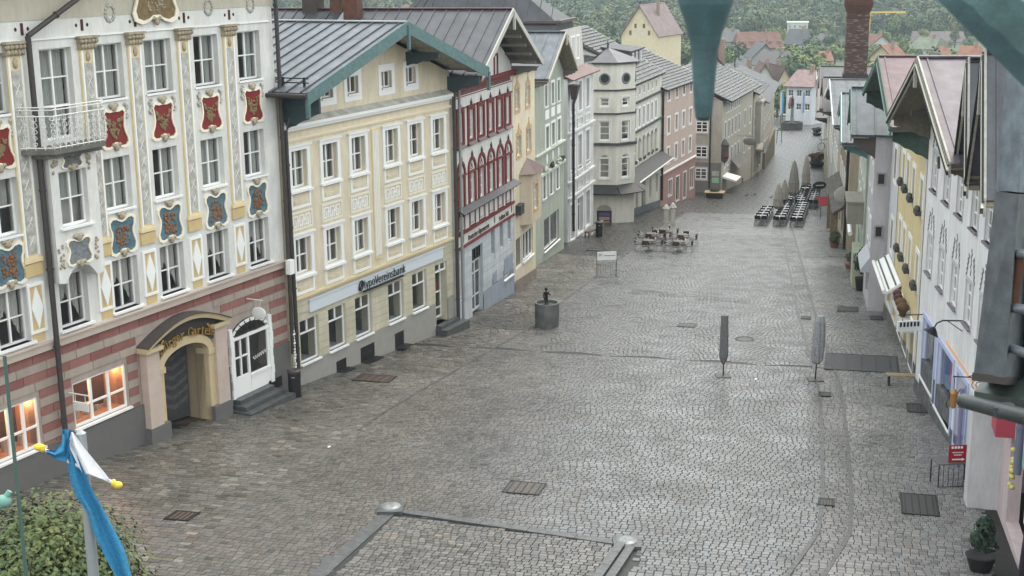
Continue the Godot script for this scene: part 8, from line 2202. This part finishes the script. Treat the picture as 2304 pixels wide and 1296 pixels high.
	b = MB.new(); b.lathe([[0.09, 0.0], [0.075, 4.0], [0.055, top.y - base.y - 0.05], [0.0, top.y - base.y]], Vector3.ZERO, 14); pt(fl, "pole", b, mt(C(150, 154, 156), 0.4, "", 0.3, {"metal": 0.3}))
	b = MB.new(); b.lathe([[0.2, -0.05], [0.2, 0.12], [0.1, 0.16]], Vector3.ZERO, 14); pt(fl, "foot_collar", b, M.iron)
	var fg = thing("flag", "light blue and white flag hanging from a crossbar on the pole", "flag", top)
	var F = func(x, y, d): return at_d(x, y, d) - top
	b = MB.new()
	b.tube(F.call(92, 1008, fd - 0.12), F.call(262, 1090, fd - 0.12), 0.02, 0.02, 8); pt(fg, "crossbar", b, M.wood_white)
	for q in [[88, 1006], [264, 1091]]:
		b = MB.new(); b.sph(F.call(q[0], q[1], fd - 0.12), Vector3(0.06, 0.04, 0.04), 10, 8); b.sph(F.call(q[0] + (8 if q[0] < 150 else -8), q[1] + (3 if q[0] < 150 else -4), fd - 0.12), Vector3(0.03, 0.045, 0.045), 8, 6); pt(fg, "finial", b, mt(C(222, 190, 60), 0.6))
	var blue = mt(C(62, 158, 208), 0.85, "grain", 4.0, {"bl": Color(0.04, 0.16, 0.26)}); var whit = mt(C(236, 236, 240), 0.85, "", 4.0, {"bl": Color(0.35, 0.35, 0.36)})
	var cloth = func(L, R, n, amp, dd):           # a draped strip between two outlines
		var mb = MB.new()
		for i in L.size() - 1:
			for j in n:
				var q = []
				for e in [[i + 1, j], [i + 1, j + 1], [i, j + 1], [i, j]]:
					var u = e[1] / float(n)
					q.append(F.call(lerpf(L[e[0]].x, R[e[0]].x, u), lerpf(L[e[0]].y, R[e[0]].y, u), dd + amp * sin(u * 9.0 + e[0] * 0.6) - 0.05))
				mb.quad(q[0], q[1], q[2], q[3])
		return mb
	pt(fg, "blue_field", cloth.call([Vector2(139, 966), Vector2(142, 1000), Vector2(150, 1040), Vector2(160, 1090), Vector2(172, 1120), Vector2(195, 1150), Vector2(215, 1210), Vector2(240, 1260), Vector2(266, 1310), Vector2(280, 1380)], [Vector2(160, 966), Vector2(163, 1000), Vector2(180, 1040), Vector2(198, 1080), Vector2(212, 1110), Vector2(235, 1150), Vector2(262, 1200), Vector2(282, 1240), Vector2(297, 1300), Vector2(310, 1380)], 12, 0.035, fd - 0.1), blue)
	pt(fg, "white_field", cloth.call([Vector2(160, 972), Vector2(153, 1000), Vector2(172, 1040), Vector2(186, 1066), Vector2(235, 1080)], [Vector2(164, 972), Vector2(190, 1008), Vector2(216, 1040), Vector2(236, 1064), Vector2(252, 1086)], 10, 0.03, fd - 0.12), whit)
	pt(fg, "blue_fold", cloth.call([Vector2(104, 1012), Vector2(122, 1014), Vector2(138, 998), Vector2(141, 975)], [Vector2(106, 1020), Vector2(126, 1034), Vector2(150, 1040), Vector2(158, 990)], 8, 0.03, fd - 0.14), blue)
	# halyard with a green wrap at the left edge
	var hp = at_d(12, 1000, 10.0)
	var hy = thing("halyard", "thin green pole with a knotted wrap at the picture edge of the square", "pole", Vector3(hp.x, gy(hp.x, hp.z), hp.z))
	var hg = hy.position
	b = MB.new(); b.tube(Vector3(0.03, 0, 0), at_d(10, 800, 10.0) - hg, 0.02, 0.014, 8); pt(hy, "pole", b, mt(C(70, 92, 86), 0.5))
	b = MB.new(); b.sph(at_d(8, 1128, 10.0) - hg, Vector3(0.06, 0.05, 0.05), 8, 6); b.tube(at_d(8, 1128, 10.0) - hg, at_d(-20, 1152, 10.0) - hg, 0.035, 0.03, 8); b.tube(at_d(8, 1128, 10.0) - hg, at_d(22, 1105, 10.0) - hg, 0.03, 0.02, 8); pt(hy, "wrap", b, mt(C(108, 150, 140), 0.7))
	# street tree in the lower left
	var tp = at_d(95, 1075, 24.0)
	var tg = gy(tp.x, tp.z)
	var cr = 2.35
	var tree = thing("street_tree", "leafy green street tree below the flag", "tree", Vector3(tp.x - 0.3, tg, tp.z))
	var hh = tp.y - tg
	b = MB.new(); b.tube(Vector3(0, -0.3, 0), Vector3(0.05, hh - 3.4, 0), 0.14, 0.1, 10)
	for j in 7:
		var a = j * TAU / 7
		b.tube(Vector3(0.05, hh - 3.6 + 0.12 * j, 0), Vector3(cos(a) * 1.5, hh - 1.9 + 0.1 * (j % 3), sin(a) * 1.5), 0.06, 0.02, 6)
	pt(tree, "trunk", b, M.brown)
	for j in 3:
		var lc = pt(tree, "crown", leaf_crown(500 + j, 17000, 0.024, 0.95, 34), [mt(C(66, 82, 42), 0.75, "", 0.3, {"bl": Color(0.05, 0.07, 0.02)}), mt(C(84, 92, 46), 0.75, "", 0.3, {"bl": Color(0.05, 0.07, 0.02)}), mt(C(54, 72, 40), 0.75, "", 0.3, {"bl": Color(0.05, 0.07, 0.02)})][j], Vector3(0, hh - cr * 1.0, 0))
		lc.scale = Vector3(cr, cr * 0.95, cr)
		lc.rotation.y = j * 2.1
	var bk = MB.new(); bk.bx(0, 0, 0, 0.01, 0.01, 0.01)
